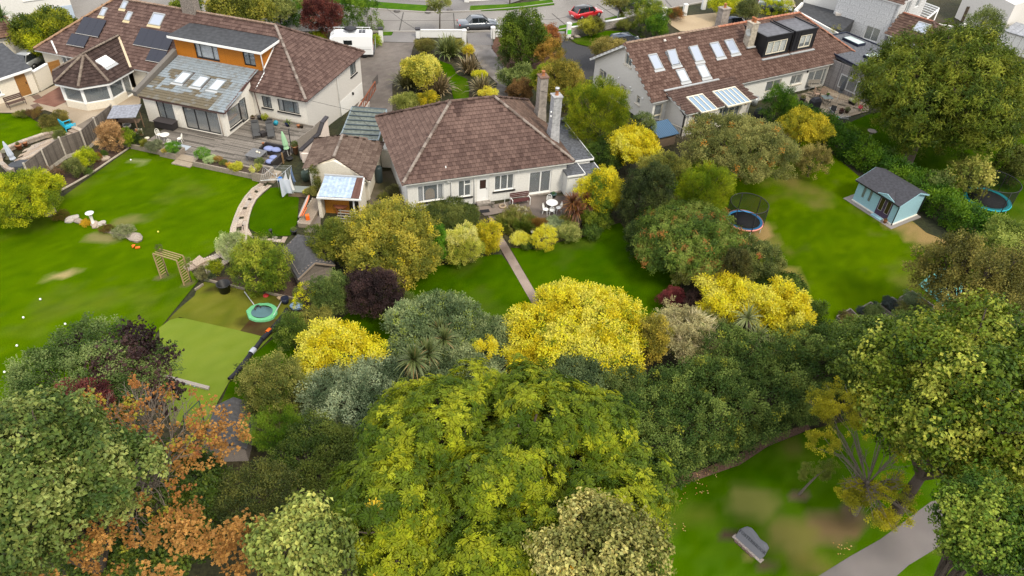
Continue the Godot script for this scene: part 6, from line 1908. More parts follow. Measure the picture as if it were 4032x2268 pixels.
	e=[J(4.07,2.6,-30.9),3.77,1.32]
	plant("golden_elaeagnus","great spreading bank of bright yellow elaeagnus above the ash","shrub",lumps(e,22,54,.36,.78),"mid",.42,GOLD,{"gap":.12,"rough":.2,"fleck":c3(.1,.14,.01),"flecks":.05})
	e=[J(.93,2.4,-28.9),1.21,.42]
	plant("golden_elaeagnus","left end of the yellow bank hanging above the ash","shrub",lumps(e,8,55),"mid",.38,GOLD,{"gap":.2})
	e=[J(8.11,2.3,-30.74),1.10,1.87]
	plant("shrub","bronze olive shrub at the right end of the yellow bank","shrub",lumps(e,8,56),"fine",.4,[c3(.1,.09,.015),c3(.23,.18,.03),c3(.36,.26,.05)],{"gap":.15})
	e=[J(10.42,2.2,-31.55),2.21,.77]
	var dead:=plant("dead_shrub","half dead silver brown shrub with bare twigs right of the bronze one","shrub",lumps(e,12,57),"fine",.4,[c3(.12,.1,.06),c3(.24,.2,.13),c3(.36,.31,.22)],{"gap":.35})
	crown(dead,"twigs",lumps(e,8,58),"twig",.8,[c3(.3,.23,.19),c3(.46,.38,.33)],{"dens":.8,"rough":.2})
	e=[J(12.09,1.8,-31.27),2.56,.90]
	plant("shrub","grey green mixed shrub below the half dead one","shrub",lumps(e,9,59),"fine",.4,[c3(.05,.06,.02),c3(.12,.125,.045),c3(.24,.22,.1)])
	strap_plant("cabbage_palm","pale green cabbage palm heads below the vivid yellow pair","palm",gp(J(15.09,0,-33.36)),80,1.15,.06,[c3(.1,.13,.035),c3(.24,.25,.1)],{"heads":[J(13.96,2.9,-32.65),J(14.39,2.5,-31.42),J(15.02,2.2,-30.79)]})
	e=[J(-4.35,2.4,-30.53),2.84,.99]
	plant("grey_shrub","large grey green olearia bank at the lower end of the left lawn","shrub",lumps(e,18,60,.4,.74),"mid",.4,[c3(.05,.075,.04),c3(.11,.145,.085),c3(.22,.25,.16)],{"gap":.1,"rough":.24,"fleck":c3(.18,.21,.05),"flecks":.1})
	e=[J(-.94,2.2,-30.71),1.37,.57]
	plant("grey_shrub","grey green bank right of the palms with yellow sprigs","shrub",lumps(e,9,61),"mid",.38,[c3(.045,.07,.035),c3(.1,.13,.07),c3(.19,.215,.13)],{"gap":.1})
	e=[J(1.23,2,-31.96),1.29,.45]
	plant("shrub","blue black shrub at the foot of the garden path","shrub",lumps(e,7,62),"fine",.38,[c3(.015,.025,.016),c3(.04,.055,.035),c3(.08,.1,.06)])
	e=[J(-1.18,3,-28.9),.70,.24]
	plant("golden_sprig","small yellow autumn sprig among the grey green bank","shrub",lumps(e,4,63),"mid",.26,GOLD,{"gap":.3})
	e=[J(-2.68,2.4,-27.39),2.36,.83]
	plant("grey_shrub","grey green growth below the palms above the ash","shrub",lumps(e,9,64),"mid",.4,[c3(.045,.065,.035),c3(.1,.125,.075),c3(.2,.22,.14)])
	strap_plant("cabbage_palm","tallest spiky cabbage palm in the middle of the grey green bank","palm",gp(J(-5.2,0,-28.67)),130,1.2,.065,[c3(.05,.075,.018),c3(.14,.165,.055)],{"heads":[J(-4.89,3.8,-26.73),J(-4.29,3.4,-27.61)],"dead":[c3(.25,.16,.06),c3(.33,.23,.1)]})
	strap_plant("cabbage_palm","smaller spiky cabbage palm higher up the grey green bank","palm",gp(J(-3.75,0,-31.05)),110,1.05,.06,[c3(.05,.075,.018),c3(.13,.155,.05)],{"heads":[J(-3.53,3.2,-28.95),J(-3.86,3,-29.93)],"dead":[c3(.25,.16,.06),c3(.33,.23,.1)]})
	e=[J(-9.52,2.7,-28.17),1.78,1.22]
	plant("golden_elaeagnus","bright yellow elaeagnus left of the palms with a pointed top","shrub",lumps(e,12,65,.42,.74)+[[J(-9.94,3.8,-28.39),.75,.43],[J(-7.32,3.2,-27.85),.85,.30]],"mid",.4,GOLD,{"gap":.12,"rough":.22})
	e=[J(-12.58,1.5,-30.58),1.04,1.04]
	plant("shrub","mid green feathery shrub beside the turf's right edge","shrub",lumps(e,8,66),"fine",.38,[c3(.03,.055,.008),c3(.07,.1,.016),c3(.13,.16,.03)])
	e=[J(-11.51,1.8,-31.55),1.05,.42]
	plant("shrub","olive brush between the yellow daisies and the pointed elaeagnus","shrub",lumps(e,6,67),"fine",.36,OLIVE,{"gap":.2})
	e=[J(-7.57,2.6,-25.11),2.66,.93]
	plant("silver_shrub","large dark silvery shrub above the ash's left shoulder","shrub",lumps(e,15,68,.42,.72),"mid",.36,[c3(.03,.05,.03),c3(.075,.1,.07),c3(.24,.27,.22)],{"gap":.1})
	e=[J(-11.89,2.4,-25.07),1.60,2.27]
	plant("shrub","mixed olive thicket right of the turf's lower grass","shrub",lumps(e,14,69),"fine",.42,[c3(.045,.06,.015),c3(.11,.115,.03),c3(.22,.2,.07)],{"gap":.2})
	e=[J(-11.19,2.6,-22.75),1.46,.51]
	plant("shrub","fresh green cypress bush above the dark bush by the ash","shrub",lumps(e,9,70),"needle",.42,[c3(.03,.07,.005),c3(.075,.13,.008),c3(.13,.19,.02)])
	e=[J(-8.51,3.2,-20.83),2.03,.71]
	plant("dark_conifer","dark green yew mass at the left of the ash","tree",lumps(e,12,71),"fine",.45,[c3(.022,.04,.007),c3(.055,.075,.014),c3(.11,.125,.03)])
	e=[J(3.92,3,-27.52),1.49,.52]
	plant("grey_shrub","dark blue green sprays under the yellow bank at the ash's crown","shrub",lumps(e,8,72),"mid",.4,[c3(.025,.045,.025),c3(.06,.085,.045),c3(.11,.14,.08)])
	e=[J(6.09,2.6,-27.2),1.49,1.00]
	plant("grey_shrub","dull green shrub between the yellow bank and the park hedge","shrub",lumps(e,7,73),"fine",.42,[c3(.03,.05,.015),c3(.07,.095,.03),c3(.14,.16,.06)])
	e=[J(-11.18,.4,-42.14),.73,.27]
	plant("shrub","dull blue green bush before the lean-to table","shrub",[e],"fine",.28,[c3(.04,.06,.03),c3(.09,.11,.06)])
	e=[J(-9.52,.4,-47.88),.54,.50]
	plant("ground_plant","dry weedy clump in the passage left of the bungalow","plant",lumps(e,4,74),"fine",.28,[c3(.07,.065,.03),c3(.14,.13,.06),c3(.2,.18,.1)])
	e=[J(-10.31,.3,-47.22),.51,.18]
	plant("ground_plant","brown weeds at the end of the passage by the olive tree","plant",lumps(e,4,75),"fine",.26,OLIVE)
	e=[J(-15.46,1.2,-49.01),.23,.39]
	plant("ivy","ivy climbing the front corner of the garage","climber",[[J(-15.45,1.8,-47.6),.3,.5],[J(-15.35,.9,-47.5),.32,.7],[J(-15.3,.2,-47.4),.4,.4]],"fine",.26,[c3(.035,.05,.008),c3(.09,.1,.02),c3(.15,.12,.03)])
	e=[J(-15.66,.6,-46.66),.50,.34]
	plant("shrub","scrubby bush beside the paddle board","shrub",lumps(e,5,76),"fine",.3,[c3(.04,.045,.015),c3(.1,.1,.03),c3(.17,.15,.05)],{"fleck":c3(.6,.4,.02),"flecks":.03})
func right_gardens():
	var e:Array
	e=[J(6.19,3,-56.6),2.80,3.37]
	plant("griselinia","tall rounded yellow green evergreen between the two middle houses","tree",lumps(e,16,80,.42,.72),"needle",.62,[c3(.045,.075,.004),c3(.12,.15,.006),c3(.24,.24,.012)],{"up":1.})
	e=[J(6.84,1.6,-53.17),1.78,1.48]
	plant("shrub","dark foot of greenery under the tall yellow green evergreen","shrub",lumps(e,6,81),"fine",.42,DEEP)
	e=[J(8.95,2.6,-53.08),2.11,1.42]
	plant("golden_tree","bright golden small tree beside the blue roofed bin store","tree",lumps(e,11,82),"mid",.42,GOLD,{"gap":.15})
	e=[J(10.38,2.2,-57.84),1.09,1.09]
	plant("shrub","blue green shrub against the right house's gable","shrub",lumps(e,5,83),"fine",.4,[c3(.035,.055,.02),c3(.085,.11,.04),c3(.15,.17,.07)],{"gap":.2})
	e=[J(17.43,3.2,-52.92),4.28,1.72]
	plant("crab_apple","wide grey olive crab apple tree in front of the right house","tree",lumps(e,18,84,.42,.72),"fine",.55,[c3(.05,.058,.02),c3(.115,.115,.04),c3(.21,.19,.08)],{"r":.18,"gap":.2,"fleck":c3(.35,.15,.03),"flecks":.02})
	e=[J(24.46,2.4,-58.69),2.13,1.25]
	plant("golden_tree","small yellow apple tree in front of the long hedge","tree",lumps(e,9,85),"mid",.42,[c3(.12,.12,.008),c3(.28,.23,.016),c3(.42,.33,.03)],{"gap":.25})
	e=[J(24.27,1.5,-54.48),1.65,1.22]
	plant("fruit_tree","sparse brown leaved fruit tree at the right lawn's top","tree",lumps(e,8,86),"fine",.42,[c3(.08,.065,.02),c3(.18,.14,.05),c3(.28,.22,.09)],{"gap":.35,"dens":1.8})
	hedge("privet_hedge","long deep green privet hedge dividing the two right gardens",[J(24.17,0,-64.83),J(27.27,0,-61.71),J(30.37,0,-55.78),J(32.87,0,-50.87),J(35.09,0,-46.5),J(36.51,0,-44.42)],2.,1.9,"mid",.55,HEDGE,{"dens":3.})
	e=[J(23.52,2.2,-63.17),1.60,2.06]
	plant("shrub","bushy bright green top end of the long hedge by the terrace","shrub",lumps(e,6,87),"needle",.5,HEDGE)
	e=[J(35.57,5.6,-59.7),6.47,4.91]
	var base:Vector3=J(33.99,0,-57.99)
	plant("cherry_tree","great oval green cherry tree behind the long hedge","tree",lumps(e,24,88,.4,.74),"long",.85,[c3(.026,.045,.005),c3(.07,.09,.009),c3(.16,.165,.024)],{"r":.42,"base":base,"gap":.1,"bark":bark(c3(.24,.18,.145),"cherry_bark")})
	e=[J(47.46,5.5,-77.94),1.73,1.73]
	plant("willow_tree","feathery blue green tree behind the great oval tree","tree",lumps(e,8,89),"needle",.8,[c3(.04,.06,.02),c3(.09,.11,.035),c3(.14,.16,.06)],{})
	e=[J(50.67,1.5,-87.61),.93,.29]
	plant("red_maple","small dark red maple by the white garden wall","shrub",[e],"fine",.45,WINE)
	e=[J(44.04,2.6,-62.35),2.15,2.56]
	plant("shrub","loose olive shrub at the far right edge below the oval tree","shrub",lumps(e,8,90),"mid",.5,OLIVE,{"gap":.3})
	e=[J(41.46,2,-55.35),1.66,2.04]
	plant("shrub","shaded green shrub at the far right lawn's edge","shrub",lumps(e,6,91),"mid",.45,[c3(.03,.045,.012),c3(.08,.09,.02),c3(.14,.15,.04)],{"gap":.3})
	e=[J(45.91,4,-65.35),1.46,2.49]
	plant("shrub","dark evergreen at the right edge beside the oval tree","tree",lumps(e,6,92),"fine",.55,DEEP)
	e=[J(35.85,2.2,-51.87),1.52,1.97]
	plant("maple_sapling","young pale yellow green maple in front of the far trampoline","tree",lumps(e,9,93),"maple",.5,[c3(.1,.12,.025),c3(.22,.22,.06),c3(.36,.32,.11)],{"gap":.3,"dens":1.8})
	e=[J(33.52,1.8,-51.95),1.15,1.07]
	plant("maple_sapling","lower grey green sapling beside the young maple","tree",lumps(e,5,94),"maple",.42,[c3(.06,.09,.03),c3(.14,.17,.06)],{"gap":.35,"dens":1.6})
	e=[J(-.59,1.2,-76.98),2.54,3.27]
	plant("clipped_evergreen","large rounded evergreen beside the middle drive","tree",lumps(e,14,95,.42,.7),"fine",.7,[c3(.022,.042,.005),c3(.055,.085,.008),c3(.11,.14,.016)],{"rough":.1})
	e=[J(2.26,.6,-80.09),1.40,1.70]
	plant("red_shrub","rusty red shrub right of the rounded evergreen","shrub",lumps(e,7,96),"fine",.5,RUST,{"gap":.25})
	e=[J(2.53,.9,-75.52),1.51,1.41]
	plant("shrub","orange brown mottled shrub below the rusty red one","shrub",lumps(e,6,97),"fine",.5,[c3(.07,.07,.012),c3(.2,.13,.025),c3(.32,.17,.05)],{"gap":.2})
	e=[J(3.42,2.2,-64.54),2.29,2.29]
	plant("gold_bronze_shrub","bronze and olive shrub behind the bungalow's chimneys","shrub",lumps(e,12,98),"fine",.55,[c3(.08,.075,.01),c3(.18,.14,.025),c3(.27,.2,.045)])
	e=[J(1.87,2,-66.06),1.28,1.63]
	plant("shrub","yellow green shrub left of the bronze one","shrub",lumps(e,6,99),"fine",.5,YGREEN)
	e=[J(-.6,0,-70.17),2.00,1.40]
	plant("shrub","mixed green and pale leaved shrub along the middle drive","shrub",lumps(e,7,100),"mid",.5,[c3(.03,.05,.012),c3(.08,.1,.03),c3(.2,.23,.1)],{"gap":.2})
	e=[J(-.33,.2,-67.48),1.47,1.09]
	plant("brown_shrub","rust brown dying shrub along the drive behind the bungalow","shrub",lumps(e,5,101),"fine",.42,[c3(.05,.025,.012),c3(.11,.055,.025),c3(.17,.09,.04)])
	e=[J(-2.46,-.4,-75.79),.68,1.15]
	plant("shrub","small grey green bush at the drive gate","shrub",[e],"fine",.4,[c3(.04,.055,.02),c3(.1,.12,.05)])
	var ph:=[c3(.06,.07,.02),c3(.24,.21,.09)]
	var pb:=[c3(.075,.06,.025),c3(.3,.22,.12)]
	strap_plant("phormium","tall green phormium below the white front wall","plant",J(-8.77,-1.6,-78.48),190,3.,.13,[c3(.05,.075,.015),c3(.18,.2,.06)],{"fans":4})
	strap_plant("phormium","bronze striped phormium at the upper right of the front lawn","plant",J(-6.15,-1.6,-74.48),190,2.5,.12,pb,{"fans":4})
	strap_plant("phormium","bronze green phormium at the lower right of the front lawn","plant",J(-4.06,-1.6,-69.8),170,2.4,.12,[c3(.05,.05,.02),c3(.28,.22,.11)],{"fans":4})
	strap_plant("phormium","big olive phormium at the drive side of the front garden","plant",J(-11.7,-1.91,-70.32),190,2.7,.13,ph,{"fans":4})
	strap_plant("phormium","sprawling bronze phormium left of the front lawn","plant",J(-8.66,-1.64,-69.26),190,2.6,.13,pb,{"fans":4})
	e=[J(-10.48,0,-70.78),2.00,1.41]
	plant("golden_hedge_bush","big golden variegated bush behind the phormiums","shrub",lumps(e,14,102),"mid",.5,[c3(.15,.15,.02),c3(.36,.31,.05),c3(.55,.47,.12)],{"rough":.1,"fleck":c3(.1,.12,.02),"flecks":.1})
	e=[J(-11.19,-.6,-78.51),1.21,.68]
	plant("brown_shrub","brown green shrub inside the corner of the white front wall","shrub",lumps(e,8,103),"fine",.5,[c3(.05,.05,.015),c3(.11,.095,.03),c3(.17,.14,.05)])
	e=[J(-8.21,-.7,-79.9),1.32,.43]
	plant("shrub","olive shrub along the inside of the white front wall","shrub",lumps(e,7,104),"fine",.5,OLIVE,{"gap":.2})
	e=[J(-6.47,-.9,-79.1),.70,.60]
	plant("golden_shrub","small orange gold shrub by the middle drive gate","shrub",lumps(e,5,105),"fine",.42,[c3(.2,.14,.01),c3(.42,.28,.02),c3(.55,.38,.04)])
	e=[J(-4.62,-.4,-71.59),.85,.37]
	plant("golden_shrub","yellow green shrub between the two right phormiums","shrub",lumps(e,6,106),"fine",.42,[c3(.14,.15,.01),c3(.33,.3,.015),c3(.48,.42,.03)])
	e=[J(-3.39,.3,-66.03),.91,.30]
	plant("golden_shrub","orange yellow shrub above the bungalow's roof ridge","shrub",lumps(e,6,107),"fine",.42,[c3(.25,.19,.02),c3(.5,.38,.05),c3(.62,.45,.08)])
	e=[J(-11.03,.2,-63.33),1.21,.68]
	plant("shrub","soft olive green bush by the brick drive above the carport","shrub",lumps(e,9,108),"fine",.46,[c3(.08,.09,.02),c3(.17,.17,.045),c3(.26,.25,.09)])
	e=[J(-8.96,.3,-63.9),.96,.68]
	plant("golden_shrub","golden bush behind the bungalow's left ridge","shrub",lumps(e,7,109),"fine",.44,[c3(.15,.13,.008),c3(.36,.27,.012),c3(.5,.36,.02)])
	e=[J(7.61,-.5,-87.2),1.59,.87]
	plant("clipped_hedge","cut box hedge behind the low wall, brown one side and gold the other","hedge",lumps(e,8,110),"fine",.45,[c3(.06,.06,.02),c3(.15,.14,.02),c3(.3,.27,.03)],{"rough":.06})
	hedge("garden_hedge","tall mixed hedge running back from the lamp post to the right house",[J(13.08,-1.6,-93.21),J(14.3,-1.6,-90.47),J(15.31,-1.6,-88.08)],3.2,3.,"fine",.6,[c3(.03,.055,.006),c3(.09,.12,.012),c3(.2,.21,.03)],{"rough":.5})
	e=[J(15.04,.2,-86.8),1.39,1.18]
	plant("shrub","deep green rounded end of the tall mixed hedge","shrub",lumps(e,9,111),"fine",.55,HEDGE)
	e=[J(15.41,-.8,-94.85),1.00,.34]
	plant("golden_shrub","small bright yellow green bush by the white gate pier","shrub",[e],"fine",.5,[c3(.13,.16,.006),c3(.27,.27,.01)])
	e=[J(18.46,-.8,-94.39),1.10,.64]
	plant("red_shrub","dark red green hedge between two white gate piers","shrub",lumps(e,6,112),"fine",.5,[c3(.05,.04,.012),c3(.12,.07,.02),c3(.2,.08,.03)])
	e=[J(8.98,.9,-77.7),2.04,.71]
	plant("brown_hedge","tawny brown hedge beyond the right house's ridge","hedge",lumps(e,10,113),"fine",.5,[c3(.08,.07,.018),c3(.17,.13,.04),c3(.26,.2,.08)])
	e=[J(11.71,-.9,-89.73),.86,.53]
	plant("shrub","rose bush along the low wall by the lamp post","shrub",lumps(e,5,114),"fine",.45,[c3(.06,.07,.018),c3(.14,.14,.035)],{"gap":.3,"fleck":c3(.55,.4,.3),"flecks":.03})
	e=[J(4.37,-1.3,-85.31),.51,.29]
	plant("shrub","dry grey plant at the foot of the pier with the green notice","shrub",[e],"fine",.35,[c3(.12,.1,.06),c3(.22,.18,.11)])
	e=[J(25.22,.2,-95.51),2.36,.74]
	plant("golden_hedge","bright lime yellow hedge behind the right house's ridge","hedge",lumps(e,10,115),"fine",.6,[c3(.13,.15,.006),c3(.3,.29,.01),c3(.42,.38,.02)],{"rough":.08})
	e=[J(26.54,1.2,-91.32),1.43,1.10]
	plant("olive_tree","grey green olive tree behind the right house's ridge","tree",lumps(e,9,116),"fine",.6,[c3(.045,.055,.02),c3(.1,.105,.04),c3(.17,.17,.07)])
	hedge("garden_hedge","low lime yellow hedge in front of the parked blue car",[J(30.72,-1.6,-99.35),J(34.03,-1.6,-98.77)],1.6,1.5,"fine",.5,[c3(.12,.15,.006),c3(.27,.28,.01),c3(.4,.37,.02)])
	e=[J(34.87,2,-83.96),.65,.54]
	plant("shrub","thin bare shrub against the white parapet wall","shrub",[e],"fine",.4,[c3(.14,.13,.05),c3(.25,.22,.1)],{"gap":.4,"dens":1.2})
	base=gp(J(-10.32,-1.6,-85.31),.05)
	e=[J(-10.17,2,-84.34),1.30,.67]
	plant("street_tree","young street tree with a thin straight trunk beside the road","tree",lumps(e,8,117),"mid",.55,[c3(.06,.075,.02),c3(.14,.15,.045),c3(.24,.23,.09)],{"base":base,"r":.08,"gap":.35,"dens":1.6,"fork":.85})
	e=[J(10.17,2.4,-87.95),1.48,.47]
	plant("street_tree","street tree over the black car beside the lamp post","tree",lumps(e,7,118),"mid",.55,[c3(.07,.07,.02),c3(.15,.14,.04),c3(.22,.2,.07)],{"base":gp(J(11.9,-1.6,-94.67)),"r":.2,"gap":.3,"fork":.8})
	t_trunk(J(-2.53,-1.6,-96.34))
func t_trunk(p:Vector3):
	var b:=gp(p,.05)
	plant("street_tree","street tree on the far verge cut off by the top edge","tree",[[b+J(0,4.6,0),1.5,1.3]],"mid",.55,MID,{"base":b,"r":.09,"fork":.8})
func left_gardens():
	var e:Array
	e=[J(-15.97,2,-35.97),1.91,1.91]
	plant("laurel_ball","big clipped round laurel at the top of the turf","shrub",[e],"long",.46,[c3(.045,.075,.006),c3(.11,.14,.01),c3(.23,.23,.03)],{"rough":.06,"dens":3.2})
	e=[J(-18.67,1.2,-38.56),1.01,1.38]
	plant("silver_shrub","pale silvery shrub left of the round laurel","shrub",lumps(e,5,120),"fine",.32,[c3(.17,.19,.1),c3(.3,.32,.2),c3(.45,.46,.32)],{"rough":.08})
	e=[J(-19.44,.7,-36.96),.49,.55]
	plant("shrub","small yellow green bush below the silvery shrub","shrub",lumps(e,4,121),"mid",.27,YGREEN)
	e=[J(-20.29,.4,-36.66),.57,.28]
	plant("shrub","brown and grey low plants beside the stone steps","shrub",lumps(e,5,122),"fine",.25,[c3(.07,.06,.03),c3(.14,.13,.08),c3(.2,.18,.1)])
	e=[J(-19.77,.25,-36.58),.37,.14]
	plant("shrub","blue grey juniper mat beside the stone steps","shrub",[e],"needle",.24,[c3(.05,.075,.05),c3(.11,.14,.1)])
	e=[J(-34.5,1.9,-41.87),2.76,1.24]
	plant("escallonia_hedge","billowing yellow green hedge at the left edge of the lawn","hedge",lumps(e,13,123,.44,.72),"fine",.45,[c3(.07,.1,.004),c3(.18,.2,.006),c3(.36,.34,.012)],{"rough":.1})
	e=[J(-34.1,1.2,-44.42),.75,1.04]
	plant("shrub","duller green end of the billowing hedge","shrub",lumps(e,4,124),"fine",.36,[c3(.06,.08,.008),c3(.13,.15,.015)])
	e=[J(-33.92,.6,-42.75),.57,.50]
	plant("shrub","small yellow green shrub at the end of the rockery","shrub",[e],"mid",.3,YGREEN)
	e=[J(-34.42,.8,-41.97),.42,.54]
	plant("sapling","thin grey stemmed rose at the left edge of the lawn","plant",[e],"fine",.26,[c3(.08,.08,.03),c3(.16,.15,.06)],{"gap":.4,"dens":1.})
	e=[J(-33.57,1,-48.81),.86,.78]
	plant("shrub","round lime green shrub against the concrete post fence","shrub",lumps(e,6,125),"fine",.36,[c3(.1,.13,.004),c3(.22,.24,.007),c3(.34,.34,.012)],{"rough":.07})
	e=[J(-33.95,.9,-47.61),.67,.81]
	plant("shrub","grey olive shrub left of the round lime green one","shrub",lumps(e,6,126),"fine",.34,[c3(.05,.06,.02),c3(.11,.12,.04),c3(.18,.18,.08)])
	e=[J(-33.02,1.2,-51.92),1.10,1.17]
	plant("pink_acer","salmon pink leaved acer in front of the fence","shrub",lumps(e,10,127),"fine",.36,[c3(.16,.085,.045),c3(.32,.18,.11),c3(.45,.28,.19)],{"gap":.3})
	e=[J(-31.89,1,-52.31),.60,.81]
	plant("shrub","bright green shrub between the pink acer and the barbecue","shrub",lumps(e,5,128),"fine",.36,[c3(.06,.095,.004),c3(.14,.18,.008),c3(.2,.23,.014)])
	e=[J(-31.4,.6,-52.74),.42,.34]
	plant("shrub","dark green mound at the deck's left corner","shrub",[e],"mid",.3,DEEP)
	e=[J(-31.12,1,-53.03),.24,.41]
	plant("conifer","small dark upright conifer by the barbecue","conifer",[e],"needle",.28,[c3(.03,.05,.012),c3(.07,.09,.02)])
	var w:Node3D
	e=[J(-34.98,.7,-47.28),.67,.45]
	w=plant("twiggy_shrub","leafless reddish twiggy shrub at the lower end of the fence","shrub",lumps(e,5,129),"twig",.55,[c3(.11,.065,.05),c3(.22,.14,.11)],{"dens":2.})
	crown(w,"leaves",lumps(e,5,129),"fine",.3,[c3(.13,.07,.06),c3(.2,.12,.09)],{"dens":1.,"gap":.3})
	e=[J(-33.53,.35,-50.17),.35,.35]
	plant("shrub","small orange brown plant beside the round lime green shrub","shrub",[e],"fine",.24,[c3(.14,.07,.012),c3(.28,.13,.03)])
	e=[J(-33.27,.3,-50.7),.27,.27]
	plant("shrub","small deep green plant at the foot of the pink acer","shrub",[e],"fine",.22,DEEP)
	e=[J(-33.33,.25,-48.22),.34,.27]
	plant("shrub","low leafy plant along the bed's concrete edging","shrub",[e],"mid",.24,[c3(.035,.065,.012),c3(.08,.12,.03)])
	e=[J(-39.49,.5,-55.23),1.18,.62]
	plant("heather_bed","mixed bronze and green heathers behind the turquoise chair","plant",lumps(e,10,130),"fine",.34,[c3(.06,.055,.015),c3(.14,.11,.03),c3(.22,.17,.05)])
	e=[J(-41.98,.4,-56.66),.70,.24]
	plant("heather_bed","dark red brown heathers along the round lawn","plant",lumps(e,5,131),"fine",.3,[c3(.06,.03,.014),c3(.11,.06,.025),c3(.15,.1,.03)])
	e=[J(-43.1,.3,-56.44),.57,.20]
	plant("heather_bed","olive ground cover at the left end of the round lawn","plant",lumps(e,4,132),"fine",.28,OLIVE)
	e=[J(-38.93,.25,-54.21),.99,.35]
	plant("ground_plant","pale green cushion plants along the curved sandstone wall","plant",lumps(e,5,133),"fine",.26,[c3(.08,.1,.015),c3(.17,.19,.03)])
	e=[J(-47.5,.5,-61.46),.65,.82]
	plant("rose_bush","pink flowered bush at the left edge by the outbuilding","shrub",[e],"fine",.32,DEEP,{"fleck":c3(.5,.3,.33),"flecks":.06})
	e=[J(-47.06,2.2,-69.39),3.03,2.00]
	plant("shrub","mixed yellow and dark green bushes left of the long house","shrub",lumps(e,13,134),"mid",.6,[c3(.03,.05,.008),c3(.09,.11,.01),c3(.22,.22,.015)],{"gap":.12})
	e=[J(-46.72,2,-67.14),1.14,1.56]
	plant("shrub","bright yellow green bush at the corner of the long house","shrub",lumps(e,5,135),"mid",.5,[c3(.1,.13,.005),c3(.2,.22,.008),c3(.33,.33,.014)])
	e=[J(-49.51,4.2,-67.48),.48,.41]
	strap_plant("palm","green palm fronds over the brown roof at the left edge","palm",gp(J(-55.47,0,-74.69)),60,1.5,.12,[c3(.04,.08,.01),c3(.1,.15,.03)],{"heads":[e[0]]})
	e=[J(-30.3,2.6,-76.86),3.43,1.97]
	plant("garden_tree","olive yellow tree behind the orange dormer","tree",lumps(e,13,136),"mid",.7,[c3(.05,.06,.01),c3(.13,.13,.02),c3(.25,.22,.045)],{"gap":.15})
	e=[J(-28.13,1.2,-82.47),1.79,1.28]
	plant("shrub","pale mottled shrub beside the red acer","shrub",lumps(e,7,137),"mid",.6,[c3(.07,.085,.025),c3(.17,.18,.06),c3(.3,.3,.14)],{"gap":.15})
	e=[J(-37.63,1.5,-80.57),1.75,.71]
	plant("shrub","green shrub beyond the left house's ridge chimney","shrub",lumps(e,5,138),"mid",.6,MID)
	hedge("street_hedge","sloping clipped green hedge left of the red acer",[J(-29.16,-1.59,-82.5),J(-28.1,-1.6,-86.49),J(-25.94,-1.6,-85.14)],2.2,2.2,"fine",.6,HEDGE,{"rough":.15})
	e=[J(-22.98,1.3,-80.82),2.11,2.31]
	plant("red_acer","dark crimson acer behind the white camper van","tree",lumps(e,11,139),"fine",.6,[c3(.03,.007,.009),c3(.075,.018,.02),c3(.14,.04,.04)],{"gap":.1})
	hedge("street_hedge","high rounded hedge behind the white camper van",[J(-22.19,-1.6,-85.49),J(-20.65,-1.6,-85.24),J(-17.91,-1.6,-83.47)],2.6,3.6,"fine",.6,[c3(.022,.055,.004),c3(.06,.11,.006),c3(.12,.17,.012)],{"rough":.12,"round":.3})
	e=[J(-17.03,-1,-80.18),.71,.55]
	plant("shrub","bright lime green leafy bush at the rear of the camper van","shrub",lumps(e,5,140),"mid",.5,[c3(.07,.12,.005),c3(.16,.22,.01),c3(.24,.29,.02)])
	e=[J(-23.21,-.8,-80.06),1.14,.37]
	plant("shrub","spiky yellow green plant in front of the camper van","plant",lumps(e,4,141),"blade",.8,YGREEN)
	e=[J(-25.82,.3,-86.81),1.30,.52]
	plant("shrub","cream mottled shrub beyond the red acer","shrub",lumps(e,6,142),"mid",.6,[c3(.09,.1,.03),c3(.2,.2,.07),c3(.33,.32,.15)])
	e=[J(-27.8,.95,-51.4),.63,.37]
	plant("box_ball","round bright green box ball in the left deck planter","shrub",[e],"fine",.26,FRESH,{"rough":.05})
	e=[J(-25.38,.8,-50.95),.60,.38]
	plant("box_ball","round bright green box ball beside the deck steps","shrub",[e],"fine",.26,FRESH,{"rough":.05})
	e=[J(-29.64,.7,-51.88),.73,.38]
	plant("lavender","grey lavender clump in the left deck planter","shrub",lumps(e,5,143),"fine",.25,[c3(.07,.075,.055),c3(.14,.145,.11),c3(.2,.2,.15)])
	e=[J(-30.63,.6,-52.33),.32,.32]
	plant("shrub","pale yellow grass tuft at the planter's left end","plant",[e],"blade",.4,[c3(.15,.15,.03),c3(.28,.26,.07)])
	e=[J(-28.6,.6,-51.29),.19,.15]
	plant("shrub","small ochre plant beside the planter's box ball","plant",[e],"fine",.18,[c3(.2,.16,.03),c3(.33,.25,.06)])
	e=[J(-24.58,.55,-50.49),.53,.19]
	plant("shrub","pale sage cushion in the long deck planter","plant",[e],"fine",.2,[c3(.2,.25,.15),c3(.32,.37,.24)])
	e=[J(-24,.6,-50.47),.31,.27]
	plant("shrub","rusty orange plant in the long deck planter","plant",[e],"fine",.2,[c3(.14,.08,.02),c3(.27,.15,.04)])
	e=[J(-22.93,.55,-49.89),.25,.11]
	plant("shrub","small amber heather in the long deck planter","plant",[e],"fine",.17,[c3(.28,.15,.03),c3(.38,.22,.06)])
	e=[J(-22.2,.55,-49.73),.59,.21]
	plant("shrub","yellow and dark leaved plants in the long deck planter","plant",lumps(e,4,144),"fine",.2,[c3(.06,.08,.01),c3(.25,.23,.02),c3(.36,.33,.04)])
	e=[J(-23.43,.5,-50.22),.38,.13]
	plant("shrub","dark green trailing plant in the long deck planter","plant",[e],"fine",.2,[c3(.05,.06,.015),c3(.11,.12,.03)])
	e=[J(-20.43,.95,-49.09),.49,.17]
	plant("shrub","pale yellow striped grass in the tall end planter","plant",[e],"blade",.42,[c3(.2,.22,.05),c3(.38,.36,.13)])
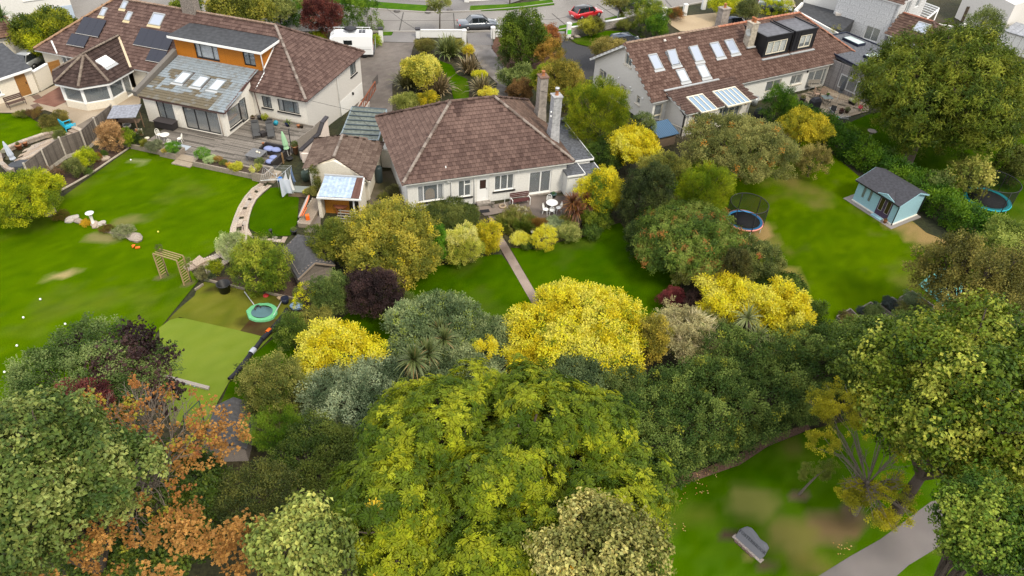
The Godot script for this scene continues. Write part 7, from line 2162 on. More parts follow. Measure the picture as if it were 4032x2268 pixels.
	e=[J(-27.25,.35,-40.7),.74,.28]
	plant("lavender","grey green lavender mound at the end of the lawn rockery","shrub",[e],"fine",.22,[c3(.09,.095,.06),c3(.17,.17,.12),c3(.24,.23,.17)],{"rough":.06})
	e=[J(-30.38,.15,-41.7),.42,.15]
	plant("ground_plant","golden orange sedum in the lawn rockery","plant",[e],"fine",.16,[c3(.35,.2,.01),c3(.48,.3,.03)])
	e=[J(-32.45,.2,-42.2),.57,.20]
	plant("heather","dark bronze heather at the upper end of the lawn rockery","plant",[e],"fine",.18,[c3(.06,.04,.01),c3(.12,.085,.02)])
	e=[J(-28.65,.2,-41.04),.46,.16]
	plant("heather","dark bronze heather beside the grey green lavender","plant",[e],"fine",.18,[c3(.055,.035,.012),c3(.11,.07,.02)])
	e=[J(-22.59,2.2,-36.67),.28,.19]
	plant("climber","climbing rose on the far post of the lawn arch","climber",[e],"fine",.2,[c3(.05,.06,.02),c3(.11,.12,.045)],{"gap":.35,"dens":1.6})
	e=[J(-20.88,1.6,-36.19),.32,.37]
	plant("climber","climbing rose on the near post of the lawn arch","climber",[e],"fine",.2,[c3(.06,.075,.02),c3(.13,.14,.05)],{"gap":.35,"dens":1.6})
	for q in[["cabbages","dark blue kale in the middle raised bed",[J(25.2,.4,-37.92),.62,.23],[c3(.015,.02,.03),c3(.05,.06,.075)],"long"],["kale","small dark blue kale at the first raised bed's corner",[J(23,.3,-37.14),.25,.22],[c3(.015,.02,.03),c3(.045,.055,.07)],"long"],["kale","single dark blue kale beside the second raised bed",[J(24.16,.3,-37.68),.21,.19],[c3(.015,.02,.03),c3(.045,.055,.07)],"long"],["vegetables","grey green leafy crop in the second raised bed",[J(23.63,.35,-36.66),.65,.65],[c3(.05,.08,.025),c3(.12,.15,.06)],"mid"],["vegetables","tall netted grey green crop in the third raised bed",[J(26.87,.5,-38.27),.75,.33],[c3(.06,.08,.05),c3(.14,.17,.11)],"fine"],["vegetables","brown going over crop in the nearest raised bed",[J(21.88,.25,-36.13),.64,.24],[c3(.06,.05,.02),c3(.14,.11,.04)],"fine"],["vegetables","olive herbs in the third raised bed",[J(26.05,.3,-37.42),.66,.24],[c3(.07,.075,.025),c3(.16,.15,.05)],"fine"],["vegetables","dull green crop at the near end of the third raised bed",[J(27.28,.4,-37.3),.57,.31],[c3(.04,.06,.02),c3(.1,.12,.04)],"fine"]]:
		plant(q[0],q[1],"vegetables",lumps(q[2],4,150),q[4],.26,q[3])
func wood(key:String,c:Color)->Material:return M(key,c,.85,"wood",J(.8,7,7),{"world":false})
func weathered()->Material:return M("weathered",c3(.32,.28,.24),.88,"wood",J(.8,7,7))
func white_metal()->Material:return M("white_metal",c3(.78,.75,.68),.4)
func black_plastic()->Material:return M("black_plastic",c3(.02,.02,.022),.5)
func steel()->Material:return M("steel",WH)
func deck_terrace():
	var F:=Transform3D(Basis(J(.968,0,.251),UP,J(-.251,0,.968)),J(-18.6,0,-57.9))
	var t:=thing("timber_deck","weathered grey timber deck behind the left house","deck",F*J(-5,0,4))
	var pal:=[]
	for k in 5:pal.append(M("deck_board_%d" % k,c3(.2,.175,.15)*(.8+.16*k),.9,"wood",J(.7,6,6)))
	rg.seed=71
	bp(t,"frame",J(-11.,-1.8,-.25),J(.95,-.02,8.1),M("deck_frame",c3(.08,.07,.06),.9),F)
	var z:=-.2
	while z<8.15:
		var x0:=-11.1 if z>4.2 else-5.4
		if z>7.:x0=-11.
		var x:=x0-rnd(.0,1.5)
		while x<.9:
			var e:=minf(x+rnd(2.6,3.6),.95)
			bp(t,"board",J(maxf(x,x0),-.018,z),J(e-.006,.01+rnd(0,.004),z+.138),pal[rg.randi_range(0,4)],F)
			x=e
		z+=.145
	var sl:=M("sleeper",c3(.3,.25,.2),.9,"stain",J(1.2,3,1.2))
	var pts:=[[-12.2,7.6,-8.6,8.75,.42,"long low sleeper planter at the deck's left front"],[-8.55,7.7,-7.,8.95,.5,"square sleeper planter with the box ball left of the deck steps"],[-5.2,8.3,1.,9.3,.42,"long low sleeper planter at the deck's right front"],[.2,8.15,1.4,9.5,.75,"tall square sleeper planter with striped grass by the washing line"]]
	for q in pts:
		var p:=thing("planter",q[5],"planter",F*J((q[0]+q[2])*.5,0,(q[1]+q[3])*.5),"sleeper planters along the deck")
		var h:float=q[4]
		for k in 2:
			var y0:=h*.5*k
			for s in[[q[0],q[1],q[2],q[1]+.12],[q[0],q[3]-.12,q[2],q[3]],[q[0],q[1]+.123,q[0]+.12,q[3]-.123],[q[2]-.12,q[1]+.123,q[2],q[3]-.123]]:
				bp(p,"sleeper",J(s[0],y0,s[1]),J(s[2],y0+h*.5-.006,s[3]),sl,F)
		bp(p,"soil",J(q[0]+.125,0,q[1]+.125),J(q[2]-.125,h*.86,q[3]-.125),M("pot_soil",c3(.05,.035,.025),.95),F)
	for q in[[-7.,8.2,-5.3,9.3,.14,"wide pale stone step between the two box balls"],[.75,7.9,1.9,8.9,.3,"stone steps down to the curved path"]]:
		var p:=thing("steps",q[5],"steps",F*J(q[0],0,q[1]))
		bp(p,"slab",J(q[0],-.1,q[1]),J(q[2],q[4]*.5,q[3]+.3),M("sandstone",c3(.36,.29,.215),.9,"mottle",V3(1.5)),F)
		bp(p,"slab",J(q[0],q[4]*.5+.002,q[1]),J(q[2],q[4],q[3]-.35),M("sandstone",WH),F)
	var wm:=white_metal()
	var bt:=thing("bistro_table","small round white bistro table on the deck","table",F*J(-9.45,.02,6.85))
	lp(bt,"tabletop",[Q(0,.7),Q(.36,.7),Q(.38,.72),Q(.36,.74),Q(0,.74)],20,wm,at(bt.position))
	for k in 3:tp_(bt,"leg",[bt.position+J(0,.7,0),bt.position+J(cos(k*2.1)*.28,0,sin(k*2.1)*.28)],.015,wm)
	for q in[[-10.3,6.55,1.3,"white bistro chair with round back left of the bistro table"],[-8.35,6.5,-1.2,"white folding bistro chair right of the bistro table"],[-8.7,7.4,-2.4,"white bistro chair nearest the planter"]]:
		metal_chair(q[3],F*J(q[0],.02,q[1]),q[2]+F.basis.get_euler().y,wm,.95)
	var mt:=thing("rug","small pale grey outdoor mat under the bistro chairs","mat",F*J(-7.9,.02,7.2))
	bp(mt,"mat",J(-8.7,.02,6.7),J(-7.2,.03,7.6),M("grey_mat",c3(.33,.36,.4),.9),F)
	var cb:=thing("storage_chest","black rattan storage chest under the kitchen window","storage box",F*J(-11.,0,4.8))
	var br:=M("black_rattan",c3(.035,.03,.03),.7,"fine",V3(8))
	bp(cb,"chest",J(-11.9,.05,4.35),J(-10.1,.62,5.05),br,F)
	bp(cb,"lid",J(-11.95,.622,4.3),J(-10.05,.68,5.1),M("dark_lid",c3(.05,.042,.042),.7,"fine",V3(6)),F)
	for k in 4:bp(cb,"foot",J(-11.85 if k % 2 else-10.25,.0,4.4 if k<2 else 4.9),J(-11.75 if k % 2 else-10.15,.05,4.5 if k<2 else 5.),br,F)
	var kp:=F*J(-13.9,0,6.4)
	var ks:=thing("barbecue_shelter","rough timber shelter with blue grey sheet roof beside the fence","shelter",kp)
	var K:=F*Transform3D(Basis(UP,.35),J(-13.5,0,6.2))
	var wd:=wood("brown_post",c3(.2,.13,.08))
	for q in[[-.9,-.7,1.75],[.9,-.7,1.9],[-.9,.6,1.5],[.9,.6,1.65]]:tp_(ks,"post",[K*J(q[0],-.1,q[1]),K*J(q[0],q[2],q[1])],.05,wd)
	var rm:=MB.new()
	rm.slab([K*J(-1.2,1.52,.85),K*J(1.15,1.68,.85),K*J(1.15,1.98,-.9),K*J(-1.2,1.82,-.9)],J(0,-.04,0))
	part(ks,"roof_sheet",rm.done(),M("slate_sheet",c3(.24,.25,.29),.5,"stain",V3(.8)))
	bp(ks,"shelf",J(-.9,.75,-.6),J(.9,.8,.1),wd,K)
	bp(ks,"side_board",J(-1.25,.0,-1.),J(-1.15,1.3,.8),M("rust_board",c3(.25,.11,.05),.8,"wood",V3(4)),K)
	var bb:=thing("barbecue","black kettle barbecue with grey hood under the timber shelter","barbecue",K*J(.2,0,.75))
	lp(bb,"bowl",[Q(0,.6),Q(.2,.62),Q(.32,.8),Q(.34,.92),Q(.28,.92),Q(0,.85)],16,M("bbq_grey",c3(.16,.15,.14),.5),at(bb.position))
	bp(bb,"grate",J(-.24,.9,-.24),J(.24,.935,.24),black_plastic(),at(bb.position))
	for k in 3:tp_(bb,"leg",[bb.position+J(0,.66,0),bb.position+J(cos(k*2.1)*.3,0,sin(k*2.1)*.3)],.018,steel())
	var sg:=thing("log_rack","white slatted rack stacked with pots by the barbecue","rack",K*J(1.1,0,.9))
	for k in 5:bp(sg,"slat",J(.8+k*.12,.02,.78),J(.86+k*.12,.6,.83),M("cream_frame",WH),K)
	for k in 2:bp(sg,"shelf",J(.75,.1+k*.3,.84),J(1.4,.14+k*.3,1.1),wd,K)
	for q in[[.95,.46,.09],[1.22,.16,.1]]:lp(sg,"terracotta_pot",[Q(0,0),Q(q[2]*.7,0),Q(q[2],.18),Q(0,.18)],10,M("terracotta",WH),K*tb(J(q[0],q[1],.97)))
	lp(thing("dog_bowl","white and steel bowls on the deck near the planter","bowl",F*J(-11.3,.02,6.9)),"bowl",[Q(0,.02),Q(.16,.0),Q(.2,.08),Q(.15,.08),Q(0,.04)],14,M("cream_frame",WH),at(F*J(-11.3,.02,6.9)))
	var wt:=thing("plant_trellis","white wire trellis ornament on the wall beside the folding door","trellis",F*J(-10.,0,4.25))
	var tp:Array=[]
	for k in 17:tp.append(F*J(-9.95+.16*cos(PI*k/8.)*(1 if k<9 else 1),1.5+.3*sin(PI*k/8.),4.2))
	tp_(wt,"hoop",tp,.012,wm)
	for dx in[-.16,.0,.16]:tp_(wt,"wire",[F*J(-9.95+dx,.1,4.22),F*J(-9.95+dx,1.5,4.2)],.01,wm)
	var cloth:=M("grey_sling",c3(.075,.075,.075),.85,"fine",V3(20))
	var fr:=M("dark_alloy",c3(.05,.05,.052),.45)
	for q in[[J(-22.68,0,-55.99),"grey sling sun lounger nearer the glass doors"],[J(-21.45,0,-56.05),"grey sling sun lounger nearer the wall of pots"]]:
		var l:=thing("sun_lounger",q[1],"sun lounger",q[0]+UP*.02,"loungers on the deck")
		var X:=Transform3D(Basis(UP,.62+F.basis.get_euler().y),l.position)
		var m:=MB.new()
		m.slab([X*J(-.28,.33,1.),X*J(.28,.33,1.),X*J(.28,.33,-.2),X*J(-.28,.33,-.2)],J(0,-.025,0))
		part(l,"seat",m.done(),cloth)
		m=MB.new()
		m.slab([X*J(-.28,.335,-.21),X*J(.28,.335,-.21),X*J(.28,.85,-.85),X*J(-.28,.85,-.85)],J(0,-.025,0))
		part(l,"backrest",m.done(),cloth)
		m=MB.new()
		m.slab([X*J(-.22,.76,-.64),X*J(.22,.76,-.64),X*J(.22,.9,-.82),X*J(-.22,.9,-.82)],J(0,-.04,0))
		part(l,"head_pad",m.done(),black_plastic())
		for sx in[-.3,.3]:
			tp_(l,"rail",[X*J(sx,.31,1.02),X*J(sx,.31,-.2),X*J(sx,.84,-.86)],.02,fr)
			tp_(l,"armrest",[X*J(sx,.33,-.3),X*J(sx*1.1,.55,-.05),X*J(sx*1.1,.55,.3),X*J(sx,.33,.4)],.016,fr)
			for z2 in[.85,-.5]:tp_(l,"leg",[X*J(sx,.31,z2),X*J(sx*1.05,0,z2+.05)],.018,fr)
	bp(thing("side_table","small dark rattan table between the two loungers","table",J(-22.01,0,-55.68)),"cube",J(-.24,.02,-.24),J(.24,.42,.24),br,at(J(-22.01,0,-55.68),.9))
	var sp:=F*J(.2,0,6.4)
	var so:=thing("corner_sofa","black rattan corner sofa with blue cushions","sofa",sp)
	var q0:=Transform3D(F.basis,F*J(-1.2,0,4.9))
	bp(so,"base",J(-.1,.02,.0),J(1.95,.3,.75),br,q0)
	bp(so,"base",J(1.2,.022,.753),J(1.95,.3,2.6),br,q0)
	bp(so,"backrest",J(-.1,.302,-.14),J(2.1,.68,.02),br,q0)
	bp(so,"backrest",J(1.953,.02,.023),J(2.12,.68,2.6),br,q0)
	bp(so,"armrest",J(-.25,.02,-.14),J(-.102,.55,.75),br,q0)
	var cu:=M("denim_cushion",c3(.2,.235,.42),.9)
	for c in[[.45,.42,.4,.5],[1.1,.44,.38,.45],[1.55,.4,1.5,.42],[1.58,.4,2.15,.4]]:
		var m:=MB.new()
		m.lathe([Q(0,-.12),Q(c[3]*.7,-.1),Q(c[3],.0),Q(c[3]*.7,.11),Q(0,.14)],12)
		part(so,"cushion",m.done(true),cu,q0*Transform3D(Basis.from_scale(J(1,1,.8)),J(c[0],c[1],c[2])))
	var dt:=thing("garden_table","low grey slatted table in front of the corner sofa","table",F*J(-1.1,0,6.6))
	for k in 7:bp(dt,"slat",J(-.65+k*.186,.5,.95),J(-.65+k*.186+.178,.55,2.25),M("grey_slat",c3(.2,.2,.21),.8,"wood",V3(5)),q0)
	for k in 4:bp(dt,"leg",J(-.6 if k % 2 else .5,.02,1. if k<2 else 2.05),J(-.48 if k % 2 else .62,.498,1.12 if k<2 else 2.18),M("grey_slat",WH),q0)
	for q in[[.05,1.5,.09],[.3,1.55,.07]]:
		var c:=q0*J(q[0],.552,q[1])
		lp(thing("cup","white cup on the low grey table, %s" %("nearer the sofa" if q[2]<.08 else "the larger one"),"cup",c),"cup",[Q(0,0),Q(q[2]*.8,0),Q(q[2],.12),Q(q[2]*.85,.12),Q(0,.03)],12,M("cream_frame",WH),at(c))
	pot_plant("small bushy plant in a pot by the low grey table's corner",q0*J(.9,.02,2.5),.16,.3,c3(.1,.1,.1),"fine",.34,[c3(.07,.085,.03),c3(.15,.16,.07)])
	pot_plant("terracotta pot on the sofa's armrest end",q0*J(-.18,.552,.2),.1,.18,TERRA,"",.1,[])
	parasol("closed pale green parasol by the corner sofa",F*J(1.,0,5.3),2.35,c3(.3,.5,.3),.1)
	var lp:=thing("lamp_post","slim dark post behind the pale green parasol","post",F*J(.95,0,4.9))
	tp_(lp,"post",[F*J(.98,0,4.75),F*J(.98,2.2,4.7),F*J(1.08,2.32,4.7)],.04,fr)
	var wp:=thing("pergola_post","raw timber post at the deck edge by the washing line","post",F*J(1.05,0,6.3))
	bp(wp,"post",J(1.,-.3,6.2),J(1.1,.9,6.3),M("raw_timber",c3(.36,.22,.1),.8,"wood",V3(4)),F)
	pot_plant("green shrub in a stack of terracotta pots by the deck's boundary wall",F*J(1.25,0,4.6),.26,.75,c3(.4,.2,.1),"fine",.28,[c3(.03,.05,.015),c3(.08,.1,.03)])
	pot_plant("squat black planter on the ground below the parasol",F*J(1.3,0,5.7),.28,.2,c3(.03,.03,.03),"",.1,[])
	for q in[[J(-20.44,0,-57.66),.22,.32,c3(.02,.03,.1),"blades",.4,"spiky green plant in a dark blue glazed pot under the wide window",[c3(.08,.13,.02),c3(.22,.27,.06)]],[J(-22.66,0,-58.36),.17,.28,c3(.12,.13,.07),"mid",.28,"yellow leaved plant in an olive pot under the narrow window",[c3(.1,.14,.01),c3(.3,.3,.03)]],[J(-23.15,0,-58.51),.2,.35,c3(.06,.06,.065),"",.1,"square dark planter at the corner of the extension",[]],[J(-23.81,0,-58.63),.2,.2,c3(.18,.13,.1),"fine",.12,"low brown trough by the glazed door",[c3(.06,.05,.02),c3(.12,.09,.04)]],[J(-19.47,-.01,-57.53),.15,.26,TERRA,"",.1,"plain terracotta pot at the house corner",[]],[J(-19.19,-.02,-57.53),.16,.28,c3(.05,.035,.02),"",.1,"dark brown pot beside the plain terracotta pot",[]]]:
		pot_plant(q[6],q[0]+UP*.015,q[1],q[2],q[3],q[4],q[5],q[7])
	var hr:=thing("hose_reel","turquoise hose reel with black bucket under the narrow window","hose reel",J(-21.48,0,-57.68))
	lp(hr,"drum",[Q(0,-.12),Q(.2,-.12),Q(.2,-.1),Q(.14,-.1),Q(.14,.1),Q(.2,.1),Q(.2,.12),Q(0,.12)],14,M("turquoise",c3(.02,.26,.36),.5),Transform3D(Basis(J(1,0,0),PI/2),J(-21.48,0,-57.68)+UP*.25))
	lp(hr,"bucket",[Q(0,0),Q(.2,0),Q(.26,.32),Q(.22,.32),Q(0,.1)],14,black_plastic(),at(J(-22.11,0,-58.01)))
	var w:=thing("boundary_wall","pale pink rendered boundary wall with a sloping dark coping","wall",J(-17.58,-.01,-54.87))
	var A:=J(-17.75,0,-52.3); var B:=J(-16.35,0,-55.9)
	var x:=wf(A,B)
	wall(w,x,[Q(0,-2.5),Q(3.86,-2.5),Q(3.86,1.95),Q(3.2,1.75),Q(2.6,1.05),Q(0,.75)],[],M("pink_render",c3(.66,.56,.5),.9,"faint",V3(.7)),.22)
	var cm:=MB.new()
	for s in[[.0,.75,2.6,1.05],[2.6,1.05,3.2,1.75],[3.2,1.75,3.9,1.97]]:cm.bar(x*J(s[0]-.05,s[1]+.06,-.1),x*J(s[2]+.05,s[3]+.06,-.1),.34,.14)
	part(w,"coping",cm.done(),M("dark_coping",c3(.045,.042,.048),.7))
	wall(w,wf(J(-16.4,0,-52.36),J(-17.75,0,-52.28)).translated_local(J(0,0,-.2)),[Q(0,-.5),Q(1.3,-.5),Q(1.3,.75),Q(0,.75)],[],M("pink_render",WH),.2)
	for k in 14:
		var u:=.05+k*.27
		bp(w,"board",J(u,.1,-.3),J(u+.26,1.75+.02*(k % 3)+(.15 if u>2.4 else .0),-.26),weathered(),x)
	var tr:=thing("boat_trailer","galvanised boat trailer with a black tyre beside the carport","trailer",gp(J(-16.82,-1.82,-61.43)))
	var zn:=M("galvanised",c3(.4,.42,.44),.45,"",Vector3.ONE,{"metal":.5})
	var T0:=J(-16.,-1.35,-57.); var T1:=J(-15.7,-1.35,-62.3)
	for dx in[-.45,.45]:tp_(tr,"rail",[T0+J(dx,0,0),T0.lerp(T1,.6)+J(dx,0,0),T1],.05,zn)
	for k in 5:tp_(tr,"crossbar",[T0.lerp(T1,k*.15)+J(-.45,.03,0),T0.lerp(T1,k*.15)+J(.45,.03,0)],.035,zn)
	tp_(tr,"winch_post",[T0.lerp(T1,.8),T0.lerp(T1,.8)+J(0,.9,.1)],.05,zn)
	for q in[[T0.lerp(T1,.25)+J(.55,-.05,0),"wheel"],[T1+J(.25,.35,.8),"spare_wheel"]]:
		lp(tr,q[1],[Q(.12,-.09),Q(.28,-.09),Q(.31,0),Q(.28,.09),Q(.12,.09)],18,black_plastic(),Transform3D(Basis(J(0,0,1),PI/2),q[0]))
	lp(tr,"mudguard",[Q(0,-.13),Q(.34,-.13),Q(.34,.13),Q(0,.13)],16,zn,Transform3D(Basis(J(0,0,1),PI/2),T0.lerp(T1,.25)+J(.55,.1,0)))
	bp(tr,"tail_lamp",T0+J(.3,.02,.05),T0+J(.5,.14,.15),M("red_lens",c3(.5,.01,.01),.2))
	for q in[[.2,-.2],[.42,.2]]:bp(tr,"strap",T0.lerp(T1,q[0])+J(q[1],.06,0),T0.lerp(T1,q[0])+J(q[1]+.28,.09,.1),M("yellow_strap",c3(.6,.36,.02),.8))
	var ws:=thing("side_steps","rust red timber balustrade and steps at the side door","steps",gp(J(-15.81,-2.3,-67.15)))
	var rd:=M("red_timber",c3(.3,.085,.035),.7,"wood",V3(4))
	var R0:=J(-15.75,-2.2,-64.6); var R1:=J(-14.9,-1.5,-69.)
	for dx in[.0]:
		for k in 12:
			var p:=R0.lerp(R1,k/11.)
			bp(ws,"baluster",p+J(-.03,0,-.03),p+J(.03,.85,.03),rd)
		var m:=MB.new()
		m.bar(R0+UP*.9,R1+UP*.9,.1,.07)
		m.bar(R0+UP*.08,R1+UP*.08,.06,.06)
		part(ws,"rail",m.done(),rd)
	bp(ws,"landing",J(-16.2,-2.6,-67.2),J(-15.2,-1.9,-65.3),M("step_stone",c3(.36,.33,.3),.9))
	for k in 9:
		var p:=J(-15.2+k*.03,-1.5,-69.2-k*.18)
		bp(ws,"iron_bar",p+J(-.015,0,-.015),p+J(.015,.9,.015),black_frame())
func metal_chair(label:String,p:Vector3,turn:float,m:Material,s:=1.)->Node3D:
	var t:=thing("garden_chair",label,"chair",p)
	var X:=Transform3D(Basis(UP,turn).scaled(Vector3.ONE*s),p)
	lp(t,"seat",[Q(0,.42),Q(.2,.42),Q(.22,.44),Q(.2,.46),Q(0,.455)],14,m,X)
	var pts:Array=[]
	for k in 9:pts.append(X*J(-.2*cos(PI*k/8.),.62+.28*sin(PI*k/8.),-.2-.06*sin(PI*k/8.)))
	var b:=MB.new()
	b.tube([X*J(-.19,.44,-.14)]+pts+[X*J(.19,.44,-.14)],.018,.018,6)
	for k in 5:b.tube([X*J(-.14+k*.07,.45,-.18),X*J(-.14+k*.07,.8-absf(k-2)*.035,-.24)],.014,.014,5)
	part(t,"backrest",b.done(true),m)
	for q in[[-1,-1],[1,-1],[-1,1],[1,1]]:tp_(t,"leg",[X*J(q[0]*.14,.43,q[1]*.14),X*J(q[0]*.17,.2,q[1]*.17),X*J(q[0]*.21,0,q[1]*.21)],.02,m)
	return t
func parasol(label:String,p:Vector3,h:float,c:Color,tilt:float)->Node3D:
	var t:=thing("parasol",label,"parasol",p)
	var X:=Transform3D(Basis(J(0,0,1),tilt),p)
	tp_(t,"pole",[X*J(0,0,0),X*J(0,h,0)],.022,M("pole_grey",c3(.5,.5,.5),.4))
	var m:=MB.new()
	var rings:Array=[]
	for k in 7:
		var y:float=[h,h*.97,h*.85,h*.7,h*.5,h*.42,h*.34][k]
		var r:float=[.02,.05,.11,.15,.19,.14,.2][k]
		var ring:Array=[]
		for j in 16:ring.append(X*J(cos(-TAU*j/16.)*r*(1.+.22*(j % 2)),y,sin(-TAU*j/16.)*r*(1.+.22*(j % 2))))
		rings.append(ring)
	rings.reverse()
	m.loft(rings)
	part(t,"canopy",m.done(),M("canopy_%s" % str(c),c,.85,"",Vector3.ONE,{"back":.2}))
	return t
func pavers(t:Node3D,quad:Array,nx:int,ny:int,mat_:Array,gap:=.012,th:=.05,lift:=.02,called:="paver"):
	for i in nx:
		for j in ny:
			var u0:=float(i)/nx; var u1:=float(i+1)/nx
			var off:=.5/ny if i % 2 else .0
			var v0:=clampf(float(j)/ny+off-(1./ny if false else .0),0,1); var v1:=clampf(float(j+1)/ny+off,0,1)
			if v1-v0<.02:continue
			var f:=func(u,v):return(quad[0].lerp(quad[1],u)).lerp(quad[3].lerp(quad[2],u),v)
			var p:Array=[f.call(u0,v0),f.call(u1,v0),f.call(u1,v1),f.call(u0,v1)]
			var c:Vector3=(p[0]+p[1]+p[2]+p[3])*.25
			var q:Array=[]
			var y:=rnd(-.004,.006)
			for k in p:
				var d:Vector3=c-k
				q.append(gp(k+d.normalized()*gap,lift+y))
			if(q[1]-q[0]).cross(q[2]-q[0]).y<0:q.reverse()
			var m:=MB.new()
			m.slab(q,J(0,-th,0))
			part(t,called,m.done(),mat_[rg.randi_range(0,mat_.size()-1)])
func left_things():
	rg.seed=81
	var sand:Array=[]
	for k in 4:sand.append(M("sand_paver_%d" % k,[c3(.42,.33,.25),c3(.36,.28,.22),c3(.47,.39,.31),c3(.39,.33,.28)][k],.9,"mottle",V3(1.5)))
	var t:=thing("curved_path","curved path of pinkish cut stone with small edging setts between the lawns","path",gp(J(-20.11,0,-43.53)))
	var L:=[J(-20.01,0,-48.36),J(-20.4,0,-47.5),J(-20.58,0,-46.31),J(-20.6,0,-44.94),J(-20.48,0,-43.64),J(-20.29,0,-42.25),J(-19.9,0,-40.74),J(-20.28,0,-39.19),J(-21.1,0,-38.44)]
	var R:=[J(-19.16,0,-48.13),J(-19.53,0,-47.05),J(-19.75,0,-46.09),J(-19.72,0,-45.04),J(-19.56,0,-43.88),J(-19.34,0,-42.77),J(-18.66,0,-40.35),J(-19.28,0,-38.4),J(-20.19,0,-37.03)]
	for i in 8:
		pavers(t,[L[i],R[i],R[i+1],L[i+1]],3,2,sand,.012,.05,.02)
	var pale:=M("sett",c3(.5,.42,.34),.9,"mottle",V3(2))
	for side in[L,R]:
		for i in 8:
			var n:=int(side[i].distance_to(side[i+1])/.16)
			for k in n:
				var a:Vector3=gp(side[i].lerp(side[i+1],(k+.5)/n),.03)
				bp(t,"edging_sett",J(-.07,-.06,-.07),J(.07,.012,.07),pale,at(a,rnd(-.2,.2)))
	t=thing("paved_ring","narrow stone edging along the foot of the small lawn","path",gp(J(-16.84,0,-41.79)))
	pavers(t,[J(-19.29,0,-42.63),J(-18.55,0,-41.55),J(-18.3,0,-41.11),J(-19.47,0,-42.06)],1,3,sand)
	pavers(t,[J(-18.55,0,-41.55),J(-16.09,0,-41.67),J(-16.13,0,-40.93),J(-18.3,0,-41.11)],7,1,sand)
	t=thing("stone_steps","pale stone steps and landing at the end of the curved path","steps",gp(J(-21.29,0,-37.79)))
	for k in 3:
		var o:=J(.0,-.13*k+.16,0)
		var q:=[gp(J(-21.29,0,-38.81))+J(-.42*k,0,.5*k)+o,gp(J(-21.55,0,-38.04))+J(-.42*k,0,.45*k)+o,gp(J(-21.06,0,-37.61))+J(-.42*k,0,.45*k)+o,gp(J(-20.63,0,-38.26))+J(-.42*k,0,.5*k)+o]
		var m:=MB.new()
		m.slab(q,J(0,-.2,0))
		part(t,"slab",m.done(),sand[k])
	t=thing("sandstone_terrace","curved pale sandstone terrace beyond the fence on the left","terrace",gp(J(-38.49,0,-50.26)))
	var z0:=Vector3.ZERO
	pavers(t,[J(-39.14,0,-48.95),J(-39.54,0,-51.41),J(-38.15,0,-52.91),J(-37.55,0,-54.35)].map(func(p):return p),1,1,sand,.0,.04,-.05,"base")
	pavers(t,[J(-39.7,0,-48.28),J(-40.05,0,-51.57),J(-38.28,0,-54.03),J(-37.18,0,-53.94)],8,4,sand,.012,.05,.02)
	pavers(t,[J(-39.65,0,-48.18),J(-37.13,0,-53.83),J(-37.33,0,-53.01),J(-38.06,0,-48.87)],6,5,sand,.012,.05,.025)
	var W:=[J(-38.23,0,-53.92),J(-39.4,0,-53.2),J(-40.42,0,-51.85),J(-41.07,0,-50.69),J(-40.95,0,-49.55),J(-40.25,0,-48.51),J(-39.29,0,-47.73),J(-38.8,0,-47.59)]
	for i in W.size()-1:
		var a:Vector3=gp(W[i]); var b:Vector3=gp(W[i+1])
		var n:=maxi(1,int(a.distance_to(b)/.42))
		for k in n:
			for c in 3:
				var m:=MB.new()
				m.bar(a.lerp(b,(k+.02)/n)+UP*(.07+c*.14),a.lerp(b,(k+.98)/n)+UP*(.07+c*.14),.24 if c<2 else .34,.13)
				part(t,"wall_stone",m.done(),sand[rg.randi_range(0,3)])
	for k in 3:
		bp(t,"step",J(-.7,0,-.25-k*.35),J(.7,.15+k*.15,.1-k*.35),sand[k],at(gp(J(-37.39,0,-53.57)),-.5))
	parasol("closed pale grey parasol leaning on the sandstone terrace",gp(J(-39.03,0,-48.46)),2.3,c3(.44,.48,.55),.12)
	var fc:=thing("covered_furniture","garden furniture under a charcoal cover beside the fence","furniture cover",gp(J(-38.64,0,-48.4)))
	var cv:=M("charcoal_cover",c3(.05,.055,.065),.7)
	for q in[[J(0,0,0),1.7,.5,1.1],[J(1.2,0,-.6),1.2,.75,1.]]:
		var m:=MB.new()
		var r0:Array=[]; var r1:Array=[]; var r2:Array=[]
		for k in 8:
			var a:=-TAU*k/8.
			r0.append(J(cos(a)*q[1]*.56,0,sin(a)*q[3]*.56)); r1.append(J(cos(a)*q[1]*.5,q[2]*.92,sin(a)*q[3]*.5)); r2.append(J(cos(a)*q[1]*.3,q[2]*(1.+.06*(k % 2)),sin(a)*q[3]*.3))
		m.loft([r0,r1,r2])
		part(fc,"cover",m.done(),cv,at(gp(J(-38.64,0,-48.4))+q[0],.5))
	pot_plant("big terracotta pot on the terrace, left of the pair",gp(J(-40.39,0,-51.2)),.24,.42,TERRA,"fine",.16,[c3(.06,.06,.02),c3(.12,.11,.04)])
	pot_plant("smaller terracotta pot on the terrace, right of the pair",gp(J(-40.21,0,-51.76)),.18,.34,TERRA,"",.1,[])
	pot_plant("spreading shrub in a stone pot by the fence on the terrace",gp(J(-37.63,0,-52.53)),.3,.4,c3(.25,.22,.18),"fine",.5,[c3(.04,.05,.015),c3(.1,.11,.04)])
	pot_plant("small blue bowl beside the stone pot on the terrace",gp(J(-37.33,0,-53.12)),.16,.18,c3(.06,.12,.22),"",.1,[])
	lp(thing("bird_bath","mossy stone bird bath at the terrace's curved wall","bird bath",gp(J(-40.46,0,-49.61))),"pedestal",[Q(.2,0),Q(.2,.08),Q(.1,.14),Q(.09,.55),Q(.28,.66),Q(.3,.72),Q(.22,.7),Q(0,.66)],14,M("mossy_stone",c3(.16,.15,.1),.9,"mottle",V3(2)),at(gp(J(-40.46,0,-49.61))))
	var tq:=M("turquoise_paint",c3(.015,.36,.52),.5)
